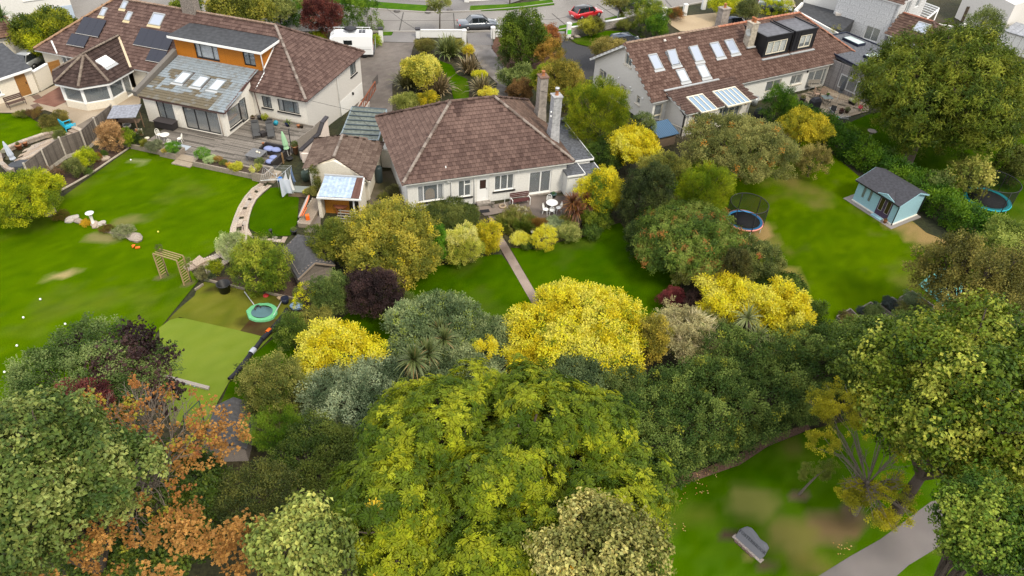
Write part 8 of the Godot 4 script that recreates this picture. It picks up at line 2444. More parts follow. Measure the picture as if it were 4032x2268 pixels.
	var c:=thing("garden_armchair","turquoise painted wooden armchair by the neighbour's bed","chair",gp(J(-38.08,0,-54.52)))
	var X:=at(gp(J(-38.09,0,-54.63)),2.5)
	for k in 5:bp(c,"seat_slat",J(-.42,.4,-.36+k*.16),J(.42,.44,-.36+k*.16+.145),tq,X)
	for k in 3:bp(c,"back_slat",J(-.42,.55+k*.18,-.42),J(.42,.7+k*.18,-.38),tq,X)
	for q in[[-.48,-.42,1.05],[.42,-.42,1.05],[-.48,.4,.64],[.42,.4,.64]]:bp(c,"leg",J(q[0],0,q[1]),J(q[0]+.06,q[2],q[1]+.06),tq,X)
	for sx in[-.5,.4]:bp(c,"armrest",J(sx,.642,-.36),J(sx+.1,.68,.5),tq,X)
	slat_bench("brown slatted garden bench against the outbuilding wall",gp(J(-44.57,0,-58.34)),.95,M("brown_bench",c3(.12,.07,.055),.7,"wood",V3(4)),M("brown_bench",WH),1.5)
	for q in[[J(-43.83,0,-60.2),"dark door mat by the oak door"],[J(-43.01,0,-58.53),"dark slab mat at the edge of the brick paving"]]:
		bp(thing("door_mat",q[1],"mat",gp(q[0])),"mat",J(-.45,.012,-.3),J(.45,.03,.3),M("mat_brown",c3(.13,.085,.065),.95),at(gp(q[0]),-.7))
	var f:=thing("panel_fence","fence of grey boards between concrete posts dividing the left gardens","fence",gp(J(-35.73,0,-47.16)))
	var fp:=[J(-34.81,0,-56.27),J(-35.09,0,-53.76),J(-35.12,0,-51.59),J(-36.17,0,-50.34),J(-36.53,0,-48.37),J(-36.74,0,-46.31)]
	var cp:=M("concrete_post",c3(.5,.45,.38),.9,"stain",V3(1))
	var fb:Array=[]
	for k in 3:fb.append(M("fence_board_%d" % k,c3(.19,.16,.135)*(.85+k*.15),.9,"wood",J(6,.6,6)))
	for i in fp.size():
		var p:Vector3=gp(fp[i])
		bp(f,"post",J(-.06,-.1,-.06),J(.06,1.85,.06),cp,at(p,-.6))
		if i<fp.size()-1:
			var x:=wf(gp(fp[i+1]),p)
			var n:int=int(p.distance_to(gp(fp[i+1]))/.13)
			var w:float=(p.distance_to(gp(fp[i+1]))-.14)/n
			bp(f,"gravel_board",J(.07,-.05,-.03),J(.07+n*w,.24,.03),cp,x)
			for k in n:bp(f,"board",J(.07+k*w,.242,-.012+.01*(k % 2)),J(.07+k*w+w*.97,1.72+rnd(-.01,.01),.012+.01*(k % 2)),fb[rg.randi_range(0,2)],x)
			var m:=MB.new()
			m.bar(x*J(.07,1.75,0),x*J(.07+n*w,1.75,0),.07,.04)
			part(f,"capping",m.done(),fb[1])
	bp(f,"end_wall",J(-.2,-.1,-1.1),J(.3,1.25,.1),cream_wall(),at(gp(J(-34.45,0,-56.19)),-.5))
	var ed:=thing("bed_edging","pale concrete edging between the shrub bed and the left lawn","edging",gp(J(-33.23,0,-48.32)))
	var ep:=[J(-34.42,0,-45.29),J(-33.8,0,-46.7),J(-33.21,0,-48.27),J(-32.58,0,-50.6),J(-32.04,0,-52.49)]
	for i in 4:
		var n:=int(ep[i].distance_to(ep[i+1])/.9)+1
		for k in n:
			var m:=MB.new()
			m.bar(gp(ep[i].lerp(ep[i+1],float(k)/n),.03),gp(ep[i].lerp(ep[i+1],(k+.98)/n),.03),.08,.1)
			part(ed,"kerb",m.done(),M("pale_kerb",c3(.45,.39,.31),.9))
	var rk:=[c3(.45,.36,.29),c3(.5,.45,.4),c3(.36,.3,.25)]
	var stones:=[[J(-33.56,0,-42.83),.5,"flat pale rock at the top end of the lawn rockery"],[J(-31.64,0,-42.15),.42,"grey rock right of the upper heather"],[J(-31.13,0,-41.97),.34,"small grey rock beside the orange sedum"],[J(-29.75,0,-41.66),.36,"pinkish rock at the foot of the white urn"],[J(-29.42,0,-41.86),.3,"long rock right of the white urn"],[J(-26.39,0,-40.41),.55,"pink rock at the lower end of the lawn rockery"],[J(-33.31,0,-50.46),.45,"flat pinkish stone in the shrub bed"]]
	for i in stones.size():
		var q:Array=stones[i]
		rock(q[2],gp(q[0]),q[1],rk[i % 3])
	var te:=thing("timber_edging","low timber edging along the lawn rockery","edging",gp(J(-28.68,0,-40.96)))
	for q in[[J(-34.47,0,-44.38),J(-33.8,0,-43.75)],[J(-34.04,0,-43.2),J(-33.07,0,-42.8)],[J(-32.06,0,-42.32),J(-30.58,0,-41.81)],[J(-29.9,0,-41.97),J(-28.95,0,-41.66)],[J(-28.81,0,-40.95),J(-25.96,0,-40.27)]]:
		var m:=MB.new()
		m.bar(gp(q[0],.05),gp(q[1],.05),.09,.14)
		part(te,"sleeper",m.done(),M("sleeper",WH))
	var ur:=thing("urn_pedestal","white fluted pedestal birdbath in the lawn rockery","bird bath",gp(J(-29.87,0,-41.68)))
	lp(ur,"column",[Q(.2,0),Q(.2,.08),Q(.13,.14),Q(.1,.4),Q(.11,.8),Q(.16,.86)],14,M("white_stone",c3(.7,.69,.66),.8),at(gp(J(-29.87,0,-41.68))))
	lp(ur,"bowl",[Q(.1,.86),Q(.24,.95),Q(.29,1.02),Q(.22,1.),Q(0,.96)],14,M("white_stone",WH),at(gp(J(-29.87,0,-41.68))))
	var ar:=thing("garden_arch","pale timber lattice arch standing on the lawn","arch",gp(J(-22.87,0,-36.51)))
	var tw:=M("new_timber",c3(.5,.36,.18),.8,"wood",V3(4))
	var a0:=gp(J(-22.83,0,-36.62)); var a1:=gp(J(-21.1,0,-36.06))
	for e in[a0,a1]:
		var dz:=J(-.12,0,.28)
		for s in[-1,1]:bp(ar,"post",e+dz*s*.9-J(.035,.05,.035),e+dz*s*.9+J(.035,2.,.035),tw)
		for k in 9:
			var m:=MB.new()
			m.bar(e-dz*.9+UP*(.2+k*.2),e+dz*.9+UP*(.2+k*.2),.03,.05)
			part(ar,"rung",m.done(),tw)
	for s in[-.9,-.3,.3,.9]:
		var m:=MB.new()
		m.bar(a0+J(-.12,0,.28)*s+UP*2.03,a1+J(-.12,0,.28)*s+UP*2.03,.04,.07)
		part(ar,"top_rail",m.done(),tw)
	var balls:=[[J(-29.35,0,-33.58),"pale yellow golf ball on the left lawn"],[J(-29.47,0,-31.87),"white golf ball alone near the left edge"],[J(-26.76,0,-31.54),"white golf ball on the middle of the left lawn"],[J(-28.56,0,-29.52),"white golf ball by the lawn's lower left"],[J(-28.1,0,-27.45),"white golf ball beside the grey green tree"],[J(-25.11,0,-41.24),"yellow ball on the upper lawn"],[J(-31.08,0,-50.49),"white ball on the lawn below the pink acer"]]
	for q in balls:
		lp(thing("ball",q[1],"ball",gp(q[0])),"ball",[Q(0,0),Q(.05,.02),Q(.07,.07),Q(.05,.12),Q(0,.14)],8,M("yellow_ball",c3(.7,.65,.1),.5)if q[1].begins_with("yellow")else M("white_ball",c3(.8,.8,.78),.5),at(gp(q[0])))
	var toy:=thing("toy","small orange plastic toy on the left lawn","toy",gp(J(-25.93,0,-39.38)))
	lp(toy,"cone",[Q(.16,0),Q(.14,.05),Q(.05,.16),Q(0,.17)],8,M("orange_plastic",c3(.75,.13,.01),.5),Transform3D(Basis(J(0,0,1),.9),gp(J(-25.99,0,-39.38),.1)))
	bp(toy,"ramp",J(0,0,-.08),J(.3,.06,.1),M("orange_plastic",WH),at(gp(J(-25.9,0,-39.32),.01),.4))
	var eb:=thing("turf_edging","weathered timber edging along the top of the turf","edging",gp(J(-18.54,0,-36.04)))
	for q in[[J(-20.14,0,-36.44),J(-17.22,0,-35.7)],[J(-15.79,0,-35.49),J(-13.58,0,-35.02)],[J(-20.32,0,-35.34),J(-20.01,0,-35.93)]]:
		var m:=MB.new()
		m.bar(gp(q[0],.07),gp(q[1],.07),.1,.16)
		part(eb,"sleeper",m.done(),M("sleeper",WH))
	var tb:=thing("plant_tub","large black plastic tub standing on the turf","tub",gp(J(-18.45,0,-35.49)))
	lp(tb,"tub",[Q(0,.02),Q(.32,0),Q(.42,.62),Q(.45,.62),Q(.45,.68),Q(.4,.68),Q(.31,.06),Q(0,.05)],22,black_plastic(),at(gp(J(-18.43,0,-35.43))))
	var tp:=gp(J(-15.48,0,-33.6))
	var kt:=thing("upturned_swing","upturned green rimmed round swing with grey seat on the turf","swing",tp)
	var gm:=M("green_pad",c3(.16,.52,.25),.6,"mottle",V3(5))
	var mm:=MB.new()
	rg.seed=5
	var ring0:Array=[]; var ring1:Array=[]; var ring2:Array=[]
	for k in 22:
		var a:=-TAU*k/22.
		var w:=1.+rnd(-.06,.06)
		ring0.append(J(cos(a)*.95*w,.02,sin(a)*.85*w)); ring1.append(J(cos(a)*.92*w,.12+rnd(0,.05),sin(a)*.82*w)); ring2.append(J(cos(a)*.66,.14,sin(a)*.6))
	mm.loft([ring0,ring1,ring2],true,false)
	part(kt,"rim_pad",mm.done(),gm,at(tp))
	mm=MB.new()
	mm.lathe([Q(.7,.12),Q(.5,.22),Q(.3,.36),Q(.18,.4),Q(0,.41)],16)
	part(kt,"seat_fabric",mm.done(),M("teal_fabric",c3(.07,.14,.16),.8),at(tp)*Transform3D(Basis.from_scale(J(1,1,.75)),Vector3.ZERO))
	lp(kt,"hub_ring",[Q(.12,0),Q(.2,0),Q(.22,.05),Q(.18,.07),Q(.12,.04)],14,black_plastic(),Transform3D(Basis(J(1,0,0),.7),tp+J(-.22,.36,-.05)))
	for q in[[J(-16.13,0,-34.19),J(-17.08,0,-35.25)],[J(-14.69,0,-33.33),J(-14.48,0,-34.94)]]:tp_(kt,"frame_pole",[gp(q[0],.1),gp(q[1],.25)],.03,M("pole_grey",WH))
	var nb:=thing("rolled_net","long rolled black net lying along the turf's right edge","net roll",gp(J(-14.89,0,-30.09)))
	var np:Array=[gp(J(-15.61,0,-27.87),.12),gp(J(-15.35,0,-28.61),.12),gp(J(-15.05,0,-29.98),.12),gp(J(-14.75,0,-31.18),.14),gp(J(-14.42,0,-32.11),.14),gp(J(-14.37,0,-32.23),.14),gp(J(-14.13,0,-33.27),.15),gp(J(-14.01,0,-33.97),.15)]
	var nm:=MB.new()
	for i in np.size()-1:nm.tube([np[i],np[i].lerp(np[i+1],.5)+J(.04,.02,0),np[i+1]],.14+.02*(i % 2),.13,8)
	part(nb,"bag",nm.done(true),M("black_fabric",c3(.015,.015,.022),.75))
	nm=MB.new()
	nm.tube([gp(J(-15.05,0,-29.98),.13),gp(J(-14.95,0,-30.35),.14)],.17,.17,8)
	part(nb,"pale_label",nm.done(true),M("grey_label",c3(.42,.44,.52),.7))
	nm=MB.new()
	nm.tube([gp(J(-14.6,0,-31.71),.17),gp(J(-14.5,0,-32.03),.17)],.16,.16,8)
	part(nb,"orange_print",nm.done(true),M("orange_plastic",WH))
	var gb:=thing("timber_beam","long pale timber beam lying across the lower turf","beam",gp(J(-17.94,0,-27.57)))
	var B0:=gp(J(-19.31,0,-27.84)); var B1:=gp(J(-16.55,0,-27.18))
	for k in 2:
		var m:=MB.new()
		var o:=J(.02,.06,.11*(k-.5))
		m.bar(B0+o,B1+o,.1,.12)
		part(gb,"plank",m.done(),M("pale_plank",c3(.42,.37,.33),.85,"wood",V3(3)))
	for q in[[J(-18.88,0,-27.68),"pale blue golf ball left under the timber beam"],[J(-17.89,0,-27.42),"pale blue golf ball under the middle of the beam"],[J(-17.63,0,-27.35),"yellow golf ball under the middle of the beam"],[J(-17.37,0,-27.29),"blue golf ball under the beam's right half"],[J(-17.05,0,-27.23),"lime golf ball near the beam's right end"]]:
		lp(thing("ball",q[1],"ball",gp(q[0])),"ball",[Q(0,0),Q(.03,.015),Q(.045,.045),Q(.03,.08),Q(0,.09)],8,M("yellow_ball",WH)if q[1].begins_with("y")or q[1].begins_with("l")else M("blue_ball",c3(.3,.5,.65),.5),at(gp(q[0])))
	var ng:=thing("net_frame","green metal net goal at the bottom of the turf","goal",gp(J(-16.12,0,-24.97)))
	var gt:=M("green_tube",c3(.015,.05,.035),.4)
	tp_(ng,"post",[gp(J(-15.98,0,-24.9)),J(-16.08,1.3,-25.21)],.03,gt)
	tp_(ng,"crossbar",[J(-16.08,1.3,-25.21),J(-16.51,1.3,-24.15)],.025,gt)
	tp_(ng,"post",[gp(J(-16.88,0,-24.46)),J(-16.51,1.3,-24.15)],.03,gt)
	var nt:=MB.new()
	for k in 12:nt.tube([gp(J(-15.98,0,-24.9)).lerp(J(-16.08,1.3,-25.21),k/12.),gp(J(-16.88,0,-24.46)).lerp(J(-16.51,1.3,-24.15),k/12.)],.004,.004,4)
	part(ng,"net",nt.done(),gt)
	lp(thing("dish","red and grey hose guide by the round laurel","hose guide",gp(J(-15.75,0,-35.27))),"disc",[Q(0,.1),Q(.1,.1),Q(.18,.04),Q(.2,0),Q(0,0)],12,M("red_plastic",c3(.45,.03,.03),.5),at(gp(J(-15.75,0,-35.27))))
	rock("round buff boulder at the turf's top right",gp(J(-14.75,0,-35.07)),.22,c3(.45,.33,.2))
	lp(thing("bucket","dark blue bucket at the foot of the grey shed","bucket",gp(J(-14.35,0,-34.77))),"bucket",[Q(0,0),Q(.2,0),Q(.26,.4),Q(.22,.4),Q(0,.2)],14,M("navy_trim",WH),at(gp(J(-14.33,0,-34.71))))
	var bg:=thing("plastic_bag","blue and white plastic sack on the ground by the yellow daisies","bag",gp(J(-13.53,0,-34.37)))
	rg.seed=15
	var bm:=MB.new()
	var b0:Array=[]; var b1:Array=[]; var b2:Array=[]
	for k in 9:
		var a:=-TAU*k/9.
		b0.append(J(cos(a)*.4,0,sin(a)*.3)); b1.append(J(cos(a)*.42*rnd(.8,1.1),.18,sin(a)*.32*rnd(.8,1.1))); b2.append(J(cos(a)*.2,.3+rnd(-.04,.06),sin(a)*.15))
	bm.loft([b0,b1,b2])
	part(bg,"sack",bm.done(),M("blue_sack",c3(.3,.45,.66),.5,"mottle",V3(6)),at(gp(J(-13.53,0,-34.35))))
func rock(label:String,p:Vector3,r:float,c:Color)->Node3D:
	rg.seed=label.hash()
	var t:=thing("rock",label,"rock",p)
	var m:=MB.new()
	var rings:Array=[]
	for k in 4:
		var ring:Array=[]
		for j in 8:
			var a:=-TAU*j/8.
			var w:float=r*[1.,1.05,.75,.3][k]*rnd(.8,1.15)
			ring.append(J(cos(a)*w*1.2,r*[-.1,.25,.5,.6][k]*rnd(.85,1.1),sin(a)*w*.75))
		rings.append(ring)
	m.loft(rings)
	part(t,"stone",m.done(),M("rock_%s" % str(c),c,.95,"mottle",V3(2)),at(p,rnd(0,3)))
	return t
func slat_bench(label:String,p:Vector3,turn:float,slat:Material,frame:Material,w:=1.5)->Node3D:
	var t:=thing("garden_bench",label,"bench",p)
	var X:=at(p,turn)
	for k in 4:bp(t,"seat_slat",J(-w*.5,.42,-.2+k*.12),J(w*.5,.45,-.2+k*.12+.1),slat,X)
	for k in 3:bp(t,"back_slat",J(-w*.5,.55+k*.13,-.28-k*.03),J(w*.5,.66+k*.13,-.25-k*.03),slat,X)
	for sx in[-w*.46,w*.46]:
		var m:=MB.new()
		m.bar(X*J(sx,.0,.26),X*J(sx,.6,.24),.04,.05)
		m.bar(X*J(sx,.0,-.3),X*J(sx,.92,-.36),.04,.05)
		m.bar(X*J(sx,.41,-.28),X*J(sx,.41,.26),.04,.03)
		m.bar(X*J(sx,.6,-.3),X*J(sx,.62,.3),.05,.03)
		part(t,"side_frame",m.done(),frame)
	return t
func middle_things():
	var t:=thing("garden_shed","weathered timber shed with grey felt gable roof by the round laurel","shed",J(-13.2,0,-37.5))
	var FLp:=J(-13.62,0,-35.95); var FRp:=J(-11.88,0,-37.4); var BLp:=J(-15.3,0,-38.6); var BRp:=J(-13.6,0,-39.95)
	var wl:=[M("shed_board_0",c3(.3,.255,.225),.9,"wood",J(.8,7,.8)),M("shed_board_1",c3(.34,.285,.25),.9,"wood",J(.8,7,.8)),M("shed_board_2",c3(.27,.23,.2),.9,"wood",J(.8,7,.8))]
	rg.seed=91
	for s in[[FLp,FRp,true],[FRp,BRp,false],[BRp,BLp,true],[BLp,FLp,false]]:
		var x:=wf(s[0],s[1])
		var w:float=s[0].distance_to(s[1])
		var n:=15 if s[2]else 11
		for k in n:
			var h:=k*.13
			var a:=.0
			var b:=w
			if h>1.3:
				a=(h-1.3)/.65*w*.5; b=w-a
			if b-a<.06:continue
			bp(t,"board",J(a,h-.02,-.03),J(b,h+.108,.006*(k % 2)),wl[rg.randi_range(0,2)],x)
	var K0:=(FLp+FRp)*.5+UP*2.; var K1:=(BLp+BRp)*.5+UP*2.
	var ax:=(K0-K1).normalized()
	K0+=ax*.2; K1-=ax*.12
	var sd:=(FRp-FLp).normalized()
	for s in[-1.,1.]:
		var e0:Vector3=(FLp if s<0 else FRp)+sd*s*.16+ax*.2+UP*1.22
		var e1:Vector3=(BLp if s<0 else BRp)+sd*s*.16-ax*.12+UP*1.22
		var m:=MB.new()
		m.slab([e1,e0,K0,K1]if s<0 else[e0,e1,K1,K0],J(0,-.04,0))
		part(t,"felt_roof",m.done(),M("shed_felt",c3(.085,.083,.088),.85,"stain",V3(.9),{"bump":"fine","bumps":.5}))
		m=MB.new()
		m.bar(e0-UP*.06+ax*.02,K0-UP*.06+ax*.02,.03,.12)
		part(t,"barge_board",m.done(),M("pale_barge",c3(.42,.33,.26),.85,"wood",V3(4)))
	t=thing("garden_shed","grey felt roofed shed half hidden behind the orange maple","shed",gp(J(-14.2,0,-24.21)))
	var S:=at(gp(J(-14,0,-23.79)),.12)
	bp(t,"walls",J(-.95,-.1,-1.3),J(.95,1.15,1.3),wl[0],S)
	for s in[-1.,1.]:
		var m:=MB.new()
		var q:=[S*J(0,1.75,1.45),S*J(0,1.75,-1.45),S*J(s*1.1,1.1,-1.45),S*J(s*1.1,1.1,1.45)]
		if s<0:q.reverse()
		m.slab(q,J(0,-.05,0))
		part(t,"felt_roof",m.done(),M("shed_felt",WH))
	var A:=J(27.,0,-51.2); var B:=J(28.99,0,-47.91); var C:=J(31.55,0,-49.57)
	t=thing("summerhouse","pale blue summerhouse with dark felt roof and purple glazed doors","summerhouse",(A+C)*.5)
	var blue:=M("pale_blue_paint",c3(.3,.5,.58),.6,"faint",V3(1))
	var x1:=wf(A,B)
	var L:=A.distance_to(B); var D:=B.distance_to(C)
	var Dd:=C-B
	var hs:=[[.55,.62,.88,1.78],[1.15,.62,1.48,1.78],[2.15,.1,3.35,1.8]]
	wall(t,x1,[Q(0,0),Q(L,0),Q(L,1.95),Q(0,1.95)],hs,blue,.08)
	wall(t,wf(B+J(-.002,0,0),C),[Q(0,0),Q(D,0),Q(D,1.95),Q(D*.6,2.42),Q(0,1.95)],[],blue,.08)
	wall(t,wf(C,A+Dd),[Q(0,0),Q(L,0),Q(L,1.95),Q(0,1.95)],[],blue,.08)
	wall(t,wf(A+Dd,A),[Q(0,0),Q(D,0),Q(D,1.95),Q(D*.4,2.42),Q(0,1.95)],[],blue,.08)
	for k in 2:win(t,x1,hs[k],[1],blue,{"bar":.05,"z":.01})
	var pw:=M("purple_paint",c3(.065,.038,.075),.55)
	for k in 2:
		var u0:=2.15+k*.6
		var m:=MB.new()
		m.bx(u0+.005,.1,-.05,u0+.13,1.8,.0); m.bx(u0+.47,.1,-.05,u0+.595,1.8,.0); m.bx(u0+.13,.1,-.05,u0+.47,.55,.0); m.bx(u0+.13,1.67,-.05,u0+.47,1.8,.0)
		var d:=part(t,"door",m.done(),pw,x1)
		bp(d,"pane",J(u0+.13,.55,-.03),J(u0+.47,1.67,-.02),M("dark_glass",c3(.04,.025,.012),.08,"",Vector3.ONE,{"spec":.6}),x1)
		var bd:=MB.new()
		for s in[[.12,.54,.48,.56],[.12,1.66,.48,1.68],[.12,.56,.14,1.66],[.46,.56,.48,1.66]]:bd.bx(u0+s[0],s[1],-.002,u0+s[2],s[3],.012)
		part(d,"glazing_bead",bd.done(),M("pale_bead",c3(.5,.46,.42),.6),x1)
	bp(t,"door_handle",J(2.72,.9,.002),J(2.78,1.08,.04),black_frame(),x1)
	bp(t,"floor",J(.1,.0,-D+.1),J(L-.1,.06,-.1),dark_floor(),x1)
	var vx:=Dd.normalized()
	var ux:=(B-A).normalized()
	var e0:=A-ux*.18-vx*.28+UP*1.88; var e1:=B+ux*.18-vx*.28+UP*1.88
	var k0:=A-ux*.18+vx*D*.6+UP*2.5; var k1:=B+ux*.18+vx*D*.6+UP*2.5
	var b0:=A-ux*.18+vx*(D+.2)+UP*1.95; var b1:=B+ux*.18+vx*(D+.2)+UP*1.95
	var fm:=M("slate_felt",c3(.05,.05,.06),.8,"stain",V3(.8),{"bump":"fine","bumps":.4})
	for q in[[e0,e1,k1,k0],[k0,k1,b1,b0]]:
		var m:=MB.new()
		m.slab(q,J(0,-.05,0))
		part(t,"felt_roof",m.done(),fm)
	var m2:=MB.new()
	m2.bar(e0-UP*.05,e1-UP*.05,.09,.1)
	part(t,"gutter",m2.done(),black_plastic())
	for q in[[e1,k1],[k1,b1],[k0,e0]]:
		m2=MB.new()
		m2.bar(q[0]-UP*.06,q[1]-UP*.06,.03,.11)
		part(t,"barge_board",m2.done(),blue)
	var g:=[x1*J(2.,1.93,.32),x1*J(3.5,1.93,.32),x1*J(2.75,2.22,.32),x1*J(2.75,2.24,-.55)]
	m2=MB.new()
	m2.tri(g[0],g[1],g[2]); m2.tri(g[1],g[0],g[2]-x1.basis.z*.02)
	m2.bar(g[0]+UP*.02,g[2]+UP*.02,.05,.06); m2.bar(g[1]+UP*.02,g[2]+UP*.02,.05,.06)
	part(t,"gablet",m2.done(),blue)
	m2=MB.new()
	m2.tri(g[1]+UP*.03,g[3]+UP*.03,g[2]+UP*.03); m2.tri(g[2]+UP*.03,g[3]+UP*.03,g[0]+UP*.03)
	part(t,"gablet_roof",m2.done(),fm)
	downpipe(t,[B+UP*1.85-vx*.25+ux*.02,B+UP*1.75-vx*.05+ux*.05,B-vx*.05+ux*.05],black_plastic(),.04)
	downpipe(t,[C+UP*1.85+vx*.12+ux*.05,C+vx*.05+ux*.05],black_plastic(),.04)
	var skm:=M("white_plinth",c3(.72,.68,.6),.8)
	for q in[[A,B,-vx],[B,C,ux]]:
		m2=MB.new()
		m2.bar(q[0]+q[2]*.06+UP*.05,q[1]+q[2]*.06+UP*.05,.1,.12)
		part(t,"plinth",m2.done(),skm)
	var base:=thing("concrete_base","grey concrete slab under the pale blue summerhouse","slab",A)
	var bm:=MB.new()
	bm.slab([gp(A-ux*.5-vx*.5,.03),gp(B+ux*.4-vx*.5,.03),gp(C+ux*.4+vx*.1,.03),gp(A+Dd-ux*.5+vx*.1,.03)],J(0,-.1,0))
	part(base,"slab",bm.done(),M("pebble_concrete",c3(.28,.25,.235),.95,"fine",V3(3)))
	bp(thing("door_step","pale blue timber step at the summerhouse doors","step",x1*J(2.7,0,.3)),"step",J(2.2,.03,.08),J(3.1,.14,.45),blue,x1)
	pot_plant("terracotta pot at the summerhouse corner",x1*J(3.45,.03,.3),.14,.26,TERRA,"fine",.1,[c3(.1,.06,.04),c3(.2,.12,.08)])
	trampoline("round trampoline with blue and pink pad and black net enclosure",J(17.08,.75,-46.16),1.35,.75,c3(.04,.28,.62),c3(.75,.28,.24),1.55)
	trampoline("far trampoline with turquoise pad behind the young maple",J(37.54,.85,-51.22),1.75,.85,c3(.01,.36,.42),c3(.01,.3,.36),1.7)
	var q0:Vector3=gp(J(28.32,0,-40.55)); var q1:Vector3=gp(J(29.09,0,-38.39)); var q2:Vector3=gp(J(31.6,0,-39.42)); var q3:Vector3=gp(J(31,0,-41.87))
	t=thing("hoop_cover","turquoise sheet stretched over a hooped frame by the vegetable beds","cover",q0)
	var cm:=MB.new()
	var nu:=14
	var nv:=12
	var f:=func(i,j):
		var u:=float(i)/nu; var v:=float(j)/nv
		var p:Vector3=q0.lerp(q1,u).lerp(q3.lerp(q2,u),v)
		return p+UP*(.03+1.15*pow(sin(PI*clampf(v,0,1)),.8)*(.86+.06*sin(u*17.+v*4.)+.05*sin(u*41.-v*7.))+.04*sin(v*30.+u*9.))
	for i in nu:
		for j in nv:cm.quad(f.call(i,j),f.call(i+1,j),f.call(i+1,j+1),f.call(i,j+1))
	part(t,"sheet",cm.done(true),M("turquoise_sheet",c3(.16,.5,.46),.55,"stain",V3(.7),{"back":.3}))
	for i in 4:
		var pp:Array=[]
		for j in 13:pp.append(f.call(i*nu/3.,j)-UP*.04)
		tp_(t,"hoop",pp,.02,M("pole_grey",WH))
	for k in 2:tp_(t,"ground_bar",[gp(q0 if k==0 else q3,.03),gp(q1 if k==0 else q2,.03)],.025,M("turquoise_sheet",WH))
	var wb:=thing("sink_planter","white and black basin at the edge of the right lawn","basin",gp(J(32.35,0,-43.07)))
	lp(wb,"tub",[Q(0,0),Q(.34,0),Q(.42,.34),Q(.36,.34),Q(0,.24)],16,black_plastic(),at(gp(J(32.32,0,-43))))
	lp(wb,"contents",[Q(0,.42),Q(.2,.44),Q(.34,.33),Q(0,.3)],9,M("pale_contents",c3(.55,.52,.52),.8),at(gp(J(32.32,0,-43))))
	for q in[[J(21.3,0,-36.47),J(21.78,0,-35.27),"nearest timber raised bed on the left"],[J(22.94,0,-37.29),J(23.79,0,-35.56),"second timber raised bed"],[J(24.61,0,-37.94),J(25.27,0,-36.77),"third timber raised bed"],[J(26.25,0,-38.79),J(27.22,0,-37.25),"fourth timber raised bed towards the turquoise sheet"]]:
		var rb:=thing("raised_bed",q[2]+" of the vegetable plot","raised bed",gp(q[0]),"vegetable beds")
		var d:Vector3=gp(q[1])-gp(q[0])
		var s:=J(1.15,0,-.85)
		for e in[[q[0],q[1]],[q[0]+s,q[1]+s],[q[0],q[0]+s],[q[1],q[1]+s]]:
			var m:=MB.new()
			m.bar(gp(e[0],.1),gp(e[1],.1),.07,.22)
			part(rb,"board",m.done(),M("bed_board",c3(.27,.23,.2),.9,"wood",V3(4)))
		var m:=MB.new()
		m.slab([gp(q[0],.12),gp(q[1],.12),gp(q[1]+s,.12),gp(q[0]+s,.12)],J(0,-.1,0))
		part(rb,"soil",m.done(),M("pot_soil",WH))
	lp(thing("bird_bath","shallow stone bird bath on the far right lawn beside the hedge","bird bath",gp(J(32.02,0,-62.06))),"pedestal",[Q(.2,0),Q(.12,.1),Q(.1,.6),Q(.34,.7),Q(.42,.78),Q(.3,.75),Q(0,.72)],16,M("bath_stone",c3(.3,.26,.23),.9),at(gp(J(32.02,0,-62.06))))
	var bs:=thing("compost_bag","white and green compost sack lying under the trees at the far right","bag",gp(J(43.54,0,-62.27)))
	bp(bs,"sack",J(-.5,.01,-.22),J(.5,.14,.22),M("sack_white",c3(.5,.58,.5),.6,"mottle",V3(5)),at(gp(J(43.54,0,-62.27)),-.5))
	var sc:=gp(J(11.96,0,-19.42))
	t=thing("name_stone","grey granite boulder engraved FOSTERBROOK on the park grass","stone",sc)
	var s0:=gp(J(11.48,0,-19.96)); var s1:=gp(J(12.47,0,-18.78))
	var xs:=wf(s0,s1)
	var W:=s0.distance_to(s1)
	var outl:=PackedVector2Array([Q(.02,0),Q(W-.02,0),Q(W,.12),Q(W-.05,.62),Q(W-.25,.72),Q(W*.6,.66),Q(W*.42,.75),Q(W*.22,.8),Q(.12,.7),Q(0,.45)])
	var X:=xs*Transform3D(Basis(J(1,0,0),-.5),J(0,.02,.05))
	var sm:=MB.new()
	var fr0:Array=[]; var fr1:Array=[]; var fr2:Array=[]
	var cc:=Q(W*.5,.38)
	for p in outl:
		var q:=cc+(p-cc)*.95
		fr0.append(X*J(q.x,q.y,.0)); fr1.append(X*J(p.x,p.y,-.05)); fr2.append(X*J(cc.x+(p.x-cc.x)*.98,cc.y+(p.y-cc.y)*.97,-.36))
	sm.loft([fr2,fr1,fr0])
	part(t,"boulder",sm.done(),M("granite",c3(.2,.2,.22),.8,"fine",V3(2),{"bump":"fine","bumps":.5}))
	var tm:=TextMesh.new()
	tm.text="FOSTERBROOK"
	var sf:=SystemFont.new()
	sf.font_names=PackedStringArray(["Droid Serif"])
	tm.font=sf
	tm.font_size=24
	tm.pixel_size=.0088
	tm.depth=.012
	part(t,"lettering",tm,M("letter_black",c3(.015,.015,.025),.6),X*tb(J(W*.52,.44,.006)))
	bp(t,"plinth",J(-.06,-.08,-.12),J(W+.1,.03,.16),M("plinth_stone",c3(.4,.34,.3),.9,"mottle",V3(2)),xs)
	for k in 5:bp(t,"plinth_stone",J(.15+k*.22,.0,.17),J(.33+k*.22,.05+.01*(k % 2),.27),M("brown_stone",c3(.15,.1,.08),.9),xs)
	rg.seed=33
	var lm:=MB.new()
